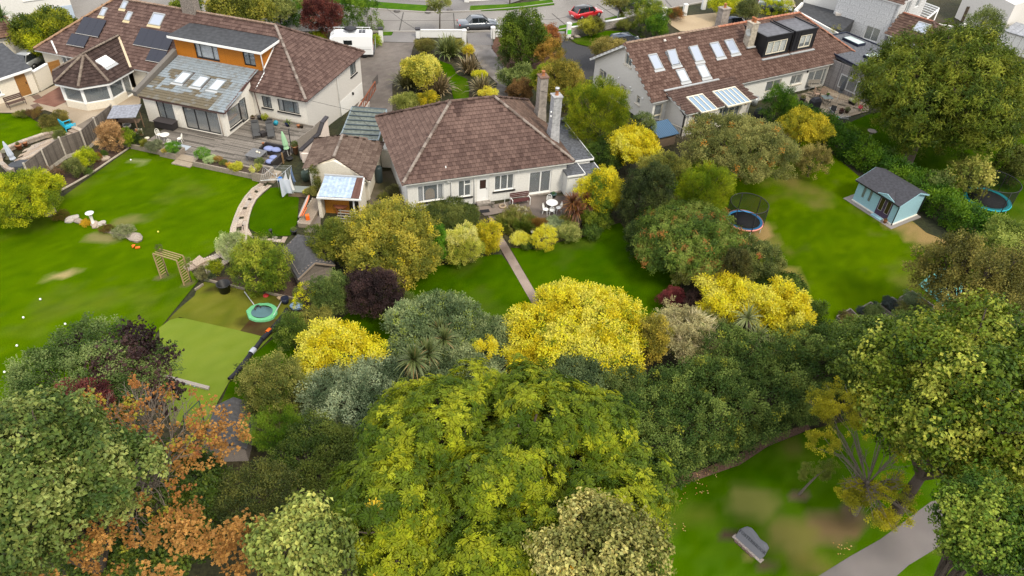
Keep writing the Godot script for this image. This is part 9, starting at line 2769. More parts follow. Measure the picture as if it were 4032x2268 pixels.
	for k in 130:
		var p:Vector3=[J(8.38,0,-22.59),J(9.09,0,-22.84),J(9.81,0,-23.13),J(10.93,0,-23.67),J(8.97,0,-21.92),J(10.19,0,-22.48),J(8.63,0,-20.39),J(16.58,0,-19.65)][k % 8]+J(rnd(-.5,.5),0,rnd(-.35,.35))
		lm.colored=true
		lm.col=blend(c3(.45,.2,.05),c3(.62,.45,.2),rnd(0,1))
		var a:=rnd(0,TAU)
		var d:=J(cos(a),0,sin(a))*rnd(.02,.04)
		var g2:=gp(p,.03)
		lm.quad(g2-d,g2+d.cross(UP)*.8,g2+d,g2-d.cross(UP)*.8)
	var fl:=MeshInstance3D.new()
	fl.name="fallen_leaves"
	fl.mesh=lm.done()
	fl.material_override=M("fallen_leaf",c3(1,1,1),.8,"",Vector3.ONE,{"vc":true})
	add_child(fl)
	fl.set_meta("kind","stuff")
	tag(fl,"scattered orange fallen leaves along the hedge's soil strip","leaves")
func trampoline(label:String,c:Vector3,r:float,h:float,pad:Color,rim:Color,net:float):
	var g:=gp(c)
	c=J(c.x,g.y+h,c.z)
	var t:=thing("trampoline",label,"trampoline",g)
	lp(t,"mat",[Q(r*.86,-.01),Q(r*.86,.005),Q(0,-.02)],28,M("tramp_mat",c3(.02,.019,.025),.7),at(c))
	lp(t,"pad",[Q(r*.84,.02),Q(r*.84,.05),Q(r*.98,.06),Q(r*.98,.02)],28,M("pad_%s" % str(pad),pad,.5),at(c))
	lp(t,"rim",[Q(r*.982,.0),Q(r*.982,.062),Q(r*1.03,.05),Q(r*1.03,-.06),Q(r*.982,-.06)],28,M("rim_%s" % str(rim),rim,.5),at(c))
	var bk:=black_plastic()
	for k in 6:
		var a:=TAU*k/6.+.35
		var d:=J(cos(a),0,sin(a))
		tp_(t,"pole",[c+d*r*1.04-UP*.1,c+d*r*1.02+UP*net],.03,bk)
		tp_(t,"leg",[gp(c+d*r*.97),c+d*r*.97-UP*.04],.025,M("pole_grey",WH))
	var ring:Array=[]
	for k in 29:ring.append(c+J(cos(TAU*k/28.)*r*1.02,net,sin(TAU*k/28.)*r*1.02))
	tp_(t,"top_hoop",ring,.028,bk)
	lp(t,"net",[Q(r*1.,.05),Q(r*1.01,net)],28,M("black_net",c3(.01,.012,.008,.5),.9),at(c))
func car(label:String,p:Vector3,turn:float,paint:Color,roofc:Color,L:float,W:float,H:float,boot:bool)->Node3D:
	var t:=thing("parked_car",label,"car",p,"cars parked on and off the street")
	var X:=at(p,turn)
	var bm:=M("paint_%s" % str(paint),paint,.28,"",Vector3.ONE,{"metal":.35,"coat":.8,"spec":.5})
	var rm:=M("paint_%s" % str(roofc),roofc,.28,"",Vector3.ONE,{"metal":.35,"coat":.8})
	var h:=L*.5
	var belt:=H*.62
	var st:=[[-h,.8,.45,.72],[-h+.12,.92,.3,.92],[-h+.7,.98,.24,.97],[-.5,1.,.22,.98],[.6,1.,.22,.97],[h-1.1,.98,.24,.93],[h-.4,.93,.3,.8],[h-.05,.82,.38,.66],[h,.7,.42,.6]]
	var rings:Array=[]
	for s in st:
		var w:float=W*.5*s[1]
		var top:float=belt*s[3]/.97+.02
		rings.append([X*J(s[0],s[2],-w*.9),X*J(s[0],(s[2]+top)*.5,-w),X*J(s[0],top*.94,-w*.96),X*J(s[0],top,-w*.84),X*J(s[0],top+.03,0),X*J(s[0],top,w*.84),X*J(s[0],top*.94,w*.96),X*J(s[0],(s[2]+top)*.5,w),X*J(s[0],s[2],w*.9)])
	var m:=MB.new()
	m.loft(rings)
	part(t,"body",m.done(true),bm)
	var back:=-h+(1.05 if boot else .25)
	var cab:=[[back,.76,belt*.98],[back+(.55 if boot else .4),.66,H*.97],[-.1,.66,H],[.55,.64,H*.97],[h-1.15,.78,belt*.96]]
	var gl:=M("car_glass",c3(.012,.015,.018),.06,"",Vector3.ONE,{"spec":.8})
	m=MB.new()
	rings=[]
	for s in cab:
		var w:float=W*.5*s[1]
		rings.append([X*J(s[0],belt*.9,-W*.44),X*J(s[0],s[2],-w),X*J(s[0],s[2],w),X*J(s[0],belt*.9,W*.44)])
	m.loft(rings)
	part(t,"windows",m.done(),gl)
	m=MB.new()
	rings=[]
	for k in[1,2,3]:
		var s:Array=cab[k]
		var w:float=W*.5*s[1]+.012
		rings.append([X*J(s[0],s[2]-.06,-w-.02),X*J(s[0],s[2]+.02,-w*.92),X*J(s[0],s[2]+.035,0),X*J(s[0],s[2]+.02,w*.92),X*J(s[0],s[2]-.06,w+.02)])
	m.loft(rings)
	part(t,"roof",m.done(true),rm)
	m=MB.new()
	for sz in[-1.,1.]:
		for k in[[0,1],[3,4]]:
			m.bar(X*J(cab[k[0]][0],cab[k[0]][2],sz*W*.5*cab[k[0]][1]),X*J(cab[k[1]][0],cab[k[1]][2],sz*W*.5*cab[k[1]][1]),.07,.06)
		m.bar(X*J(-.1,belt*.95,sz*W*.435),X*J(-.12,H*.98,sz*W*.33),.06,.03)
	part(t,"pillars",m.done(),bm)
	for q in[[-h+L*.2,-1],[-h+L*.2,1],[h-L*.19,-1],[h-L*.19,1]]:
		var wx:=X*Transform3D(Basis(J(1,0,0),PI/2),J(q[0],.33,q[1]*(W*.5-.1)))
		var wh:=lp(t,"wheel",[Q(.2,-.11),Q(.3,-.11),Q(.335,-.07),Q(.335,.07),Q(.3,.11),Q(.2,.11)],18,black_plastic(),wx)
		lp(wh,"rim",[Q(0,-.095),Q(.2,-.1),Q(.2,.1),Q(0,.095)],10,M("alloy_rim",c3(.25,.25,.26),.35,"",Vector3.ONE,{"metal":.8}),wx)
	for sz in[-1.,1.]:
		bp(t,"tail_light",J(-h+.02,belt*.74,sz*W*.4-.16),J(-h+.12,belt*.9,sz*W*.4+.1),M("red_lens",WH),X)
		bp(t,"headlight",J(h-.26,belt*.64,sz*W*.36-.14),J(h-.1,belt*.76,sz*W*.36+.14),M("clear_lens",c3(.6,.62,.65),.15),X)
		bp(t,"mirror",J(h-1.75,belt,sz*(W*.5+.02)-.08),J(h-1.6,belt+.13,sz*(W*.5+.02)+.08),rm,X)
	bp(t,"number_plate",J(-h-.015,belt*.5,-.26),J(-h+.06,belt*.5+.11,.26),M("plate_white",c3(.7,.7,.68),.5),X)
	return t
func street_things():
	var p1:Vector3=J(-7.19,-1.6,-86.2); var p2:Vector3=J(-4.21,-1.6,-87.11)
	var mid:=(p1+p2)*.5
	var dir:=(p2-p1).normalized()
	var side:=J(-dir.z,0,dir.x)
	car("grey saloon car parked at the kerb outside the middle bungalow",gp(mid-side*.9),atan2(-dir.z,dir.x),c3(.1,.115,.14),c3(.09,.105,.13),4.9,1.86,1.45,true)
	car("red hatchback with black roof parked across the road",gp(J(7.22,-1.6,-93.46)),.62,c3(.5,.008,.014),c3(.012,.014,.016),4.4,1.8,1.44,false)
	car("black car parked behind the lamp post",gp(J(13.07,-1.6,-97.9)),.6,c3(.012,.013,.015),c3(.012,.013,.016),4.4,1.8,1.46,false)
	car("dark blue car on the tarmac drive behind the right house",gp(J(11.41,-1.6,-84.55)),.45,c3(.02,.035,.07),c3(.03,.045,.08),4.4,1.8,1.5,false)
	car("blue car behind the concrete chimney on the sandy drive",gp(J(25.59,-1.6,-92.75)),.5,c3(.02,.03,.06),c3(.02,.03,.06),4.3,1.8,1.5,false)
	car("blue grey car beyond the lime yellow hedge at the top",gp(J(32.55,-1.6,-100.14)),-.3,c3(.1,.13,.17),c3(.1,.13,.17),4.5,1.8,1.45,true)
	car("silver car between the outbuilding and the long left house",gp(J(-47.41,0,-67.15)),1.35,c3(.3,.31,.31),c3(.3,.31,.31),4.4,1.8,1.5,false)
	var vp:Vector3=gp(J(-19.41,-1.61,-77.52))
	var t:=thing("camper_van","white high roofed camper van parked on the brick drive","van",vp)
	var X:=at(vp,3.29)
	var wh:=M("van_white",c3(.74,.75,.76),.35,"",Vector3.ONE,{"coat":.5})
	var m:=MB.new()
	var rings:Array=[]
	for s in[[-2.7,.94,2.35],[-2.6,1.,2.5],[.0,1.,2.55],[1.3,1.,2.5],[1.75,.98,2.2],[2.05,.95,1.35],[2.65,.9,1.05],[2.75,.82,.85]]:
		var w:float=s[1]; var h:float=s[2]
		rings.append([X*J(s[0],.4,-w),X*J(s[0],minf(1.3,h*.8),-w*1.02),X*J(s[0],h*.94,-w*.9),X*J(s[0],h,-w*.7),X*J(s[0],h,w*.7),X*J(s[0],h*.94,w*.9),X*J(s[0],minf(1.3,h*.8),w*1.02),X*J(s[0],.4,w)])
	m.loft(rings)
	part(t,"body",m.done(),wh)
	var gl:=M("car_glass",WH)
	for sz in[-1.,1.]:
		for q in[[-.55,.35,1.45,1.95,"side_window"],[1.25,1.8,1.35,1.9,"cab_window"]]:bp(t,q[4],J(q[0],q[2],sz*.985-.02),J(q[1],q[3],sz*.985+.02),gl,X)
		for q in[[.55,.75,1.,1.15],[1.3,1.45,1.,1.12]]:bp(t,"hatch",J(q[0],q[2],sz*1.-.02),J(q[1],q[3],sz*1.+.02),black_plastic(),X)
		bp(t,"rub_rail",J(-2.5,.95,sz*1.005-.015),J(-.9,.99,sz*1.005+.015),M("grey_alloy",WH),X)
		bp(t,"tail_light",J(-2.72,.85,sz*.86-.08),J(-2.62,1.35,sz*.86+.08),M("red_lens",WH),X)
		bp(t,"rear_window",J(-2.71,1.35,sz*.42-.3),J(-2.66,2.05,sz*.42+.3),gl,X)
		tp_(t,"roof_rail",[X*J(-2.5,2.68,sz*.85),X*J(1.5,2.68,sz*.85)],.03,wh)
		for x2 in[-1.75,1.95]:
			lp(t,"wheel",[Q(0,-.12),Q(.3,-.12),Q(.35,-.08),Q(.35,.08),Q(.3,.12),Q(0,.12)],18,black_plastic(),X*Transform3D(Basis(J(1,0,0),PI/2),J(x2,.35,sz*.88)))
	for k in 6:tp_(t,"rack_bar",[X*J(-2.4+k*.75,2.66,-.85),X*J(-2.4+k*.75,2.66,.85)],.02,wh)
	bp(t,"bumper",J(-2.82,.35,-.95),J(-2.66,.62,.95),M("bumper_grey",c3(.07,.07,.075),.6),X)
	bp(t,"skylight",J(-2.,2.53,-.35),J(-1.3,2.62,.35),M("solar_black",WH),X)
	lp(t,"roof_bag",[Q(0,-.15),Q(.4,-.13),Q(.75,0),Q(.4,.16),Q(0,.2)],14,M("bag_black",c3(.025,.025,.03),.7),X*tb(J(-.4,2.82,.1)))
	m=MB.new()
	for k in 3:m.tube([X*J(-2.95,.8,-.6+k*.5),X*J(-2.95,1.9,-.6+k*.5)],.02,.02,5)
	part(t,"bike_rack",m.done(),M("grey_alloy",WH))
	var ww:=M("painted_wall",c3(.74,.74,.73),.85,"faint",V3(.8))
	for q in[[J(-16.57,-1.6,-81.6),1.45,true,"white gate pier with dark cap at the camper van's drive"],[J(-12.66,-1.6,-83.59),.9,true,"dark capped white pier at the corner of the phormium garden"],[J(-7.22,-1.6,-82.68),1.45,false,"white gate pier left of the middle concrete drive"],[J(-4.03,-1.6,-84.74),1.2,false,"white gate pier right of the middle concrete drive"],[J(4.84,-1.6,-86.4),1.6,false,"white pier carrying a small green notice"],[J(17.11,-1.6,-94.44),1.35,false,"left white pier of the red hedge gateway"],[J(20.02,-1.6,-96.2),1.35,false,"right white pier of the red hedge gateway"],[J(22.96,-1.6,-99.17),1.4,false,"white pier at the far drive above the sandy one"]]:
		var b:Vector3=gp(q[0])
		t=thing("gate_pier",q[3],"gate pier",b)
		bp(t,"shaft",J(-.24,-.2,-.24),J(.24,q[1],.24),ww,at(b,.2))
		if q[2]:bp(t,"cap",J(-.3,q[1]+.002,-.3),J(.3,q[1]+.16,.3),M("dark_coping",WH),at(b,.2))
		else:lp(t,"cap",[Q(.38,0),Q(.38,.08),Q(0,.22)],4,ww,at(b+UP*(q[1]+.002),.2+PI/4))
		if q[3].ends_with("notice"):
			bp(t,"notice",J(-.2,.45,.245),J(.26,.95,.27),M("lime_notice",c3(.1,.55,.03),.6),at(b,.2))
			bp(t,"notice_base",J(-.2,.1,.245),J(.26,.445,.27),ww,at(b,.2))
	for q in[[J(-12.39,-1.6,-83.64),J(-7.65,-1.6,-84.4),.75,"low white wall between the phormium garden and the road"],[J(-3.72,-1.6,-85.03),J(-2.05,-1.6,-85.05),.7,"low white wall right of the middle concrete drive"],[J(5.13,-1.6,-86.94),J(6.24,-1.6,-87.62),.9,"low grey wall with white top beside the green notice"],[J(9.44,-1.6,-89.68),J(12.04,-1.6,-91.42),.85,"low grey wall with white top before the lamp post"]]:
		var a:Vector3=gp(q[0]); var b:Vector3=gp(q[1])
		t=thing("front_wall",q[3],"wall",a)
		var x:=wf(a,b)
		var l:=a.distance_to(b)
		wall(t,x,[Q(0,-.3),Q(l,-.3),Q(l,q[2]),Q(0,q[2])],[],ww if q[3].begins_with("low white")else M("wall_grey",c3(.4,.36,.33),.9,"stain",V3(1)),.2)
		bp(t,"coping",J(0,q[2]+.002,-.24),J(l,q[2]+.09,.04),ww,x)
	rock("boulder left of the pair below the green notice",gp(J(5.25,-1.6,-85.98)),.3,c3(.3,.26,.21))
	rock("boulder right of the pair below the green notice",gp(J(5.92,-1.6,-86.58)),.36,c3(.33,.29,.24))
	t=thing("lamp_post","tall galvanised lamp post beside the road at the top","lamp post",gp(J(11.3,-1.6,-93.6)))
	tp_(t,"post",[gp(J(11.3,-1.6,-93.6)),gp(J(11.3,-1.6,-93.6))+UP*8.],.16,M("galvanised",WH),Transform3D(),.1)
	t=thing("metal_gate","black iron gate folded back beside the middle concrete drive","gate",gp(J(-3.98,-1.6,-82.37)))
	for k in 8:tp_(t,"bar",[gp(J(-4.09,-1.6,-84.24)).lerp(gp(J(-3.95,-1.6,-81.91)),k/7.),gp(J(-4.09,-1.6,-84.24)).lerp(gp(J(-3.95,-1.6,-81.91)),k/7.)+UP*1.2],.02,black_frame())
	for q in[[J(-16.33,-1.6,-91.36),"road gully grating beside the far verge"],[J(-12.54,-1.6,-91.66),"second gully grating under the street tree"],[J(-9.93,-1.6,-92.83),"round manhole cover on the far footway"]]:
		lp(thing("manhole_cover",q[1],"drain cover",gp(q[0])),"cover",[Q(.4,.03),Q(.4,.07),Q(0,.07)],16,M("iron",c3(.09,.08,.075),.7),at(gp(q[0],.03)))
	t=thing("overhead_cable","thin black cable sagging over the road to the left house","cable",gp(J(-12.99,-1.6,-85.62)))
	tp_(t,"cable",[J(-17.32,3,-82.17),J(-15.02,2.6,-79.76),J(-13.71,1.6,-79.79),J(-12.24,.3,-80.71)],.018,black_frame())
	t=thing("house_cable","thin cable running from the left house's wall to the bungalow","cable",J(-18.58,2,-59.75))
	tp_(t,"cable",[J(-18.4,2.1,-58.6),J(-15.2,.9,-59.6),J(-12.3,2.3,-54.)],.014,black_frame())
func patio_things():
	var wm:=M("cast_white",c3(.78,.78,.76),.45)
	var tp:Vector3=gp(J(2.64,0,-47.06))
	var t:=thing("patio_table","round white cast metal table on the bungalow's patio","table",tp)
	lp(t,"tabletop",[Q(0,.68),Q(.42,.68),Q(.46,.7),Q(.44,.73),Q(0,.735)],24,wm,at(tp))
	lp(t,"pedestal",[Q(.05,.66),Q(.07,.4),Q(.05,.2),Q(.12,.1)],10,wm,at(tp))
	for k in 3:tp_(t,"leg",[tp+UP*.2,tp+J(cos(k*2.1)*.3,0,sin(k*2.1)*.3)],.025,wm)
	for q in[[J(2.18,0,-46.51),1.3,"white cast chair left of the round patio table"],[J(2.46,0,-47.62),.1,"white cast chair behind the round patio table"],[J(3.16,0,-46.83),-1.3,"white cast chair right of the round patio table"],[J(2.66,0,-46.43),3.1,"white cast chair in front of the round patio table"]]:
		metal_chair(q[2],gp(q[0]),q[1],wm)
	slat_bench("red brown slatted bench with white iron ends against the bungalow wall",gp(J(.23,0,-47.71))+J(0,0,.1),.36,M("red_slat",c3(.085,.028,.028),.5),wm,1.55)
	var dm:Vector3=gp(J(-2.42,0,-46.37))
	bp(thing("door_mat","black door mat on the path before the bungalow's back door","mat",dm),"mat",J(-.36,.012,-.2),J(.36,.03,.2),M("mat_black",c3(.015,.015,.018),.95),at(dm,.3))
	pot_plant("green glazed bowl at the sliding door's right corner",gp(J(2.79,0,-48.96)),.25,.3,c3(.06,.11,.11),"fine",.12,[c3(.06,.12,.06),c3(.1,.2,.1)])
	lp(thing("stone_ring","round stone ring planter against the bungalow wall","planter",gp(J(-1.11,0,-47.13))),"ring",[Q(.16,0),Q(.3,0),Q(.3,.1),Q(.22,.13),Q(.16,.1)],16,M("buff_stone",c3(.34,.26,.18),.9),at(gp(J(-1.11,0,-47.13))))
	lp(thing("chimney_pot_ornament","old grey chimney pot standing by the back door step","pot",gp(J(-1.84,0,-47.05))),"pot",[Q(.13,0),Q(.14,.1),Q(.1,.16),Q(.1,.36),Q(.14,.42),Q(.06,.42),Q(.06,.2),Q(0,.2)],12,M("pot_grey",c3(.16,.14,.12),.9),at(gp(J(-1.84,0,-46.99))))
	tp_(thing("garden_hose","white hose pipe hanging on the wall beside the bench","hose",gp(J(-.95,0,-47.46))),"hose",[gp(J(-.95,0,-47.4))+UP*1.,gp(J(-1.02,0,-47.26))+J(.05,.3,.05),gp(J(-.8,0,-47.22))+UP*.04],.015,wm)
	lp(thing("glass_ball","white ball ornament between the two yellow privets","ornament",gp(J(1.22,0,-43.64))),"ball",[Q(0,.22),Q(.09,.25),Q(.14,.34),Q(.09,.44),Q(0,.47)],12,wm,at(gp(J(1.22,0,-43.64))))
	var wt:Vector3=J(-11.,0,-49.6)
	lp(thing("gas_tank","tall dark green water butt against the garage's side","water butt",wt),"tank",[Q(0,.02),Q(.26,0),Q(.29,.1),Q(.29,1.25),Q(.22,1.38),Q(.14,1.4),Q(0,1.34)],18,M("tank_green",c3(.028,.042,.045),.5),at(wt))
	wall(thing("passage_wall","buff wall across the passage between the garage and the bungalow","wall",J(-11,0,-51.8)),wf(J(-11.2,0,-51.9),J(-9.7,0,-51.9)),[Q(0,-1.2),Q(1.5,-1.2),Q(1.5,1.5),Q(0,1.5)],[],cream_wall(),.2)
	var rt:Vector3=gp(J(-12.99,0,-45.12))
	t=thing("round_table","round terracotta painted slatted table before the lean-to","table",rt)
	var rs:=M("terracotta_paint",c3(.42,.15,.08),.7,"wood",V3(5))
	for k in 11:
		var z:=-.5+k*.1
		var w:=sqrt(maxf(.02,.3-z*z))
		bp(t,"slat",J(-w,.68,z-.046),J(w,.71,z+.046),rs,at(rt,.1))
	for q in[[-.3,-.3],[.3,-.3],[-.3,.3],[.3,.3]]:bp(t,"leg",J(q[0]-.03,0,q[1]-.03),J(q[0]+.03,.678,q[1]+.03),rs,at(rt,.1))
	var gs:Vector3=gp(J(-12.31,0,-43.99))
	t=thing("drying_rack","weathered slatted plant staging in front of the lean-to table","staging",gs)
	for k in 5:bp(t,"slat",J(-.75,.55-k*.05,-.5+k*.26),J(.7,.6-k*.05,-.42+k*.26),M("grey_staging",c3(.4,.37,.31),.9,"wood",V3(4)),at(gs,-.05))
	for q in[[-.6,-.4],[.1,-.4],[.6,-.4],[-.6,.6],[.1,.6]]:bp(t,"post",J(q[0]-.03,0,q[1]-.02),J(q[0]+.03,.7,q[1]+.02),M("grey_staging",WH),at(gs,-.05))
	t=thing("retaining_wall","low retaining wall with pale concrete piers beside the sunken path","wall",gp(J(-15.6,0,-44.59)))
	var w0:Vector3=gp(J(-15.41,0,-46.34)); var w1:Vector3=gp(J(-15.7,0,-42.98))
	var xw:=wf(w0,w1)
	var wl:=w0.distance_to(w1)
	bp(t,"wall",J(0,-.4,-.9),J(wl,.28,-.02),M("buff_rubble",c3(.33,.27,.21),.95,"mottle",V3(2)),xw)
	for k in 10:bp(t,"pier",J(k*wl/10.+.02,-.3,-.015),J((k+.72)*wl/10.,.32,.05),M("pale_pier",c3(.5,.45,.38),.9,"stain",V3(1)),xw)
	t=thing("paddle_board","grey and orange paddle board leaning on its edge beside the small lawn","paddle board",gp(J(-15.93,0,-45.24)))
	var b0:Vector3=J(-15.65,.55,-43.4); var b1:Vector3=J(-15.6,.75,-45.83)
	var bd:=(b1-b0).normalized()
	var m:=MB.new()
	var rings:Array=[]
	for k in 13:
		var u:=k/12.
		var w:=.36*pow(sin(PI*clampf(u*.94+.03,0,1)),.55)
		var c:=b0.lerp(b1,u)
		var up2:=(UP*.8+bd.cross(UP)*.6).normalized()
		var n2:=bd.cross(up2)
		rings.append([c+up2*w+n2*.02,c+n2*.06,c-up2*w+n2*.02,c-up2*w-n2*.05,c-n2*.06,c+up2*w-n2*.05])
	m.loft(rings)
	part(t,"board",m.done(true),M("board_grey",c3(.42,.36,.33),.5))
	m=MB.new()
	var ed:Array=[]
	for r in rings:ed.append(r[0])
	m.tube(ed,.06,.06,6)
	part(t,"orange_edge",m.done(true),M("coral",c3(.66,.19,.09),.5))
	tp_(t,"paddle",[b0+J(.25,.1,0),b0.lerp(b1,.35)+J(.35,.2,0)],.03,M("orange_plastic",WH))
	bp(t,"bag",J(-.12,0,-.2),J(.15,.4,.1),M("orange_plastic",WH),at(b0+J(.55,-.3,-.1),.4))
	for q in[[J(-17.25,0,-41.68),"dark bollard light at the edge of the small lawn"],[J(-19.36,0,-42.14),"black stake lamp beside the curved path"]]:lp(thing("garden_light",q[1],"garden light",gp(q[0])),"post",[Q(.1,0),Q(.1,.45),Q(.13,.46),Q(.13,.52),Q(0,.54)]if q[1].begins_with("dark")else[Q(.02,0),Q(.02,.4),Q(.07,.42),Q(0,.5)],12,black_plastic(),at(gp(q[0])))
	pot_plant("square dark pot with a small plant at the small lawn's corner",gp(J(-15.72,0,-42.05)),.22,.35,c3(.05,.05,.055),"fine",.16,[c3(.06,.08,.02),c3(.13,.15,.05)])
	bp(thing("cold_frame","low wooden box with grey lid by the washing line","box",gp(J(-16.77,0,-47.37))),"box",J(-.7,0,-.35),J(.7,.45,.35),M("old_wood",c3(.28,.2,.14),.9,"wood",V3(4)),at(gp(J(-16.73,0,-47.12)),.0))
	bp(get_node("cold_frame"),"lid",J(-.78,.452,-.42),J(.78,.5,.42),M("lid_grey",c3(.2,.22,.21),.8),at(gp(J(-16.73,0,-47.12)),.0))
	var rl:Vector3=gp(J(-18.22,0,-47.2))
	t=thing("washing_line","rotary washing line over the small lawn hung with laundry","washing line",rl)
	tp_(t,"mast",[rl,rl+UP*1.75],.022,steel())
	var hub:=rl+UP*1.3
	var tips:Array=[]
	for k in 4:
		var d:=J(cos(k*PI/2+.6),.3,sin(k*PI/2+.6))
		tips.append(hub+d*1.45)
		tp_(t,"arm",[hub,hub+d*1.45],.016,steel())
	m=MB.new()
	for r in 6:
		for k in 4:m.tube([hub.lerp(tips[k],.4+r*.12),hub.lerp(tips[(k+1)% 4],.4+r*.12)],.005,.005,4)
	part(t,"lines",m.done(),M("line_white",c3(.6,.62,.62),.6))
	for q in[[.0,.45,1.3,c3(.72,.72,.72),"white sheet"],[.55,.95,1.2,c3(.1,.16,.3),"dark blue towel"]]:
		laundry(q[4]+" on the rotary line's near side",tips[0].lerp(tips[3],q[0]),tips[0].lerp(tips[3],q[1]),q[2],q[3])
	laundry("pale patterned sheet on the rotary line's right arm",tips[0]+J(.05,0,0),tips[0].lerp(tips[1],.35),1.35,c3(.52,.56,.66))
	laundry("white shirt on the rotary line's inner cord",hub.lerp(tips[0],.55),hub.lerp(tips[3],.6),.9,c3(.7,.7,.7))
	lp(thing("bucket","blue bucket under the rotary washing line","bucket",gp(J(-18.65,0,-48.87))),"bucket",[Q(0,0),Q(.16,0),Q(.2,.3),Q(.17,.3),Q(0,.1)],14,M("blue_plastic",c3(.01,.13,.42),.5),at(gp(J(-18.63,0,-48.81))))
	lp(thing("rain_barrel","green barrel between the garage and the washing line","barrel",gp(J(-16.8,0,-49.52))),"barrel",[Q(0,0),Q(.26,0),Q(.3,.35),Q(.28,.75),Q(.24,.75),Q(0,.6)],16,M("tank_green2",c3(.05,.075,.055),.6),at(gp(J(-16.72,0,-49.2))))
	var bs:Vector3=gp(J(12.39,0,-58.98))
	t=thing("bin_store","small store with blue grey ribbed metal roof below the right house's door","shed",bs)
	var B:=at(bs,.53)
	bp(t,"walls",J(-.95,-.1,-.7),J(.95,1.05,.75),M("old_wood",WH),B)
	m=MB.new()
	m.slab([B*J(-1.1,1.08,.95),B*J(1.1,1.08,.95),B*J(1.1,1.6,-.85),B*J(-1.1,1.6,-.85)],J(0,-.05,0))
	part(t,"roof",m.done(),M("blue_metal",c3(.06,.12,.2),.45))
	for k in 12:
		m=MB.new()
		m.bar(B*J(-1.05+k*.19,1.1,.95),B*J(-1.05+k*.19,1.62,-.85),.04,.03)
		part(t,"rib",m.done(),M("blue_metal",WH))
	t=thing("railing","grey timber railing from the right house's side door along the lean-to","railing",gp(J(12.41,0,-61.34)))
	var rr:=[gp(J(11.71,0,-61.38)),gp(J(12.54,0,-61.35)),gp(J(14.43,0,-59.75))]
	var gw:=M("grey_staging",WH)
	for i in 2:
		var n:=int(rr[i].distance_to(rr[i+1])/.16)
		for k in n+1:bp(t,"baluster",J(-.02,0,-.02),J(.02,.95,.02),gw,at(rr[i].lerp(rr[i+1],float(k)/n)))
		m=MB.new()
		m.bar(rr[i]+UP*.97,rr[i+1]+UP*.97,.08,.05)
		part(t,"handrail",m.done(),gw)
	rg.seed=95
	t=thing("stone_terrace","sandstone slab terrace beside the timber extension","terrace",gp(J(30.61,0,-69.3)))
	var sl:Array=[]
	for k in 4:sl.append(M("slab_%d" % k,[c3(.33,.26,.18),c3(.4,.32,.23),c3(.28,.21,.15),c3(.37,.3,.22)][k],.9,"mottle",V3(1)))
	pavers(t,[J(28.02,0,-70.77),J(31.05,0,-73.09),J(34.41,0,-69.1),J(33.86,0,-67.8)],9,5,sl,.015,.05,.03)
	pavers(t,[J(27.99,0,-70.67),J(33.84,0,-67.77),J(31.06,0,-66.07),J(28.46,0,-66.23)],9,5,sl,.015,.05,.03)
	slat_bench("pale slatted bench by the right neighbour's sliding door",gp(J(29.61,0,-72.12)),.2,M("bare_teak",c3(.4,.36,.31),.85,"wood",V3(4)),M("bare_teak",WH),1.4)
	for q in[[J(30.04,0,-70.4),2.6,"tan sling armchair behind the small terrace table"],[J(29.33,0,-70.21),1.5,"tan sling armchair seen edge on left of the terrace table"],[J(29.6,0,-66.13),-.6,"grey metal chair at the terrace's grass edge"]]:
		var c:=thing("garden_armchair",q[2],"chair",gp(q[0]))
		var X:=at(gp(q[0],.03),q[1])
		var cl:=M("tan_sling",c3(.46,.31,.22),.85)if q[2].begins_with("tan")else M("grey_sling",WH)
		bp(c,"seat",J(-.25,.4,-.25),J(.25,.43,.25),cl,X)
		bp(c,"backrest",J(-.25,.431,-.3),J(.25,1.,-.27),cl,X)
		for s in[-.28,.28]:
			tp_(c,"armrest",[X*J(s,0,.25),X*J(s,.62,.22),X*J(s,.64,-.27)],.02,black_frame())
			tp_(c,"leg",[X*J(s,.42,-.2),X*J(s,0,-.3)],.02,black_frame())
	var tt:Vector3=gp(J(29.88,0,-68.84),.03)
	t=thing("glass_table","small glass topped table on the right terrace","table",tt)
	bp(t,"tabletop",J(-.5,.68,-.4),J(.5,.7,.4),M("table_glass",c3(.2,.23,.22),.08),at(tt,.2))
	for q in[[-.4,-.3],[.4,-.3],[-.4,.3],[.4,.3]]:tp_(t,"leg",[tt+J(q[0]*.5,0,q[1]*.5),tt+J(q[0],.68,q[1])],.02,black_frame())
	pot_plant("small green plant on the glass topped table",tt+J(.1,.7,-.25),.1,.14,c3(.2,.19,.17),"fine",.14,FRESH)
	var bq:Vector3=gp(J(28.37,0,-67.59),.03)
	t=thing("covered_barbecue","barbecue under a black cover on the right terrace","barbecue",bq)
	m=MB.new()
	m.loft([[at(bq,.5)*J(-.5,.0,.3),at(bq,.5)*J(-.5,0,-.3),at(bq,.5)*J(.5,0,-.3),at(bq,.5)*J(.5,0,.3)],[at(bq,.5)*J(-.52,.85,.32),at(bq,.5)*J(-.52,.85,-.32),at(bq,.5)*J(.52,.85,-.32),at(bq,.5)*J(.52,.85,.32)],[at(bq,.5)*J(-.33,1.12,.18),at(bq,.5)*J(-.33,1.12,-.2),at(bq,.5)*J(.33,1.12,-.2),at(bq,.5)*J(.33,1.12,.18)]])
	part(t,"cover",m.done(),M("bag_black",WH))
	var kc:Vector3=gp(J(22.28,0,-64.74))
	t=thing("covered_kettle","black covered kettle barbecue by the right house's lean-to","barbecue",kc)
	lp(t,"cover",[Q(.45,0),Q(.48,.5),Q(.42,.85),Q(.2,1.05),Q(0,1.1)],14,M("bag_black",WH),at(kc))
	lp(thing("metal_bin","galvanised bin on the corner of the right house's lean-to","bin",gp(J(22.43,0,-66.97))),"bin",[Q(0,0),Q(.26,0),Q(.3,.85),Q(.22,.85),Q(0,.6)],16,M("galvanised",WH),at(gp(J(22.58,0,-67.67))))
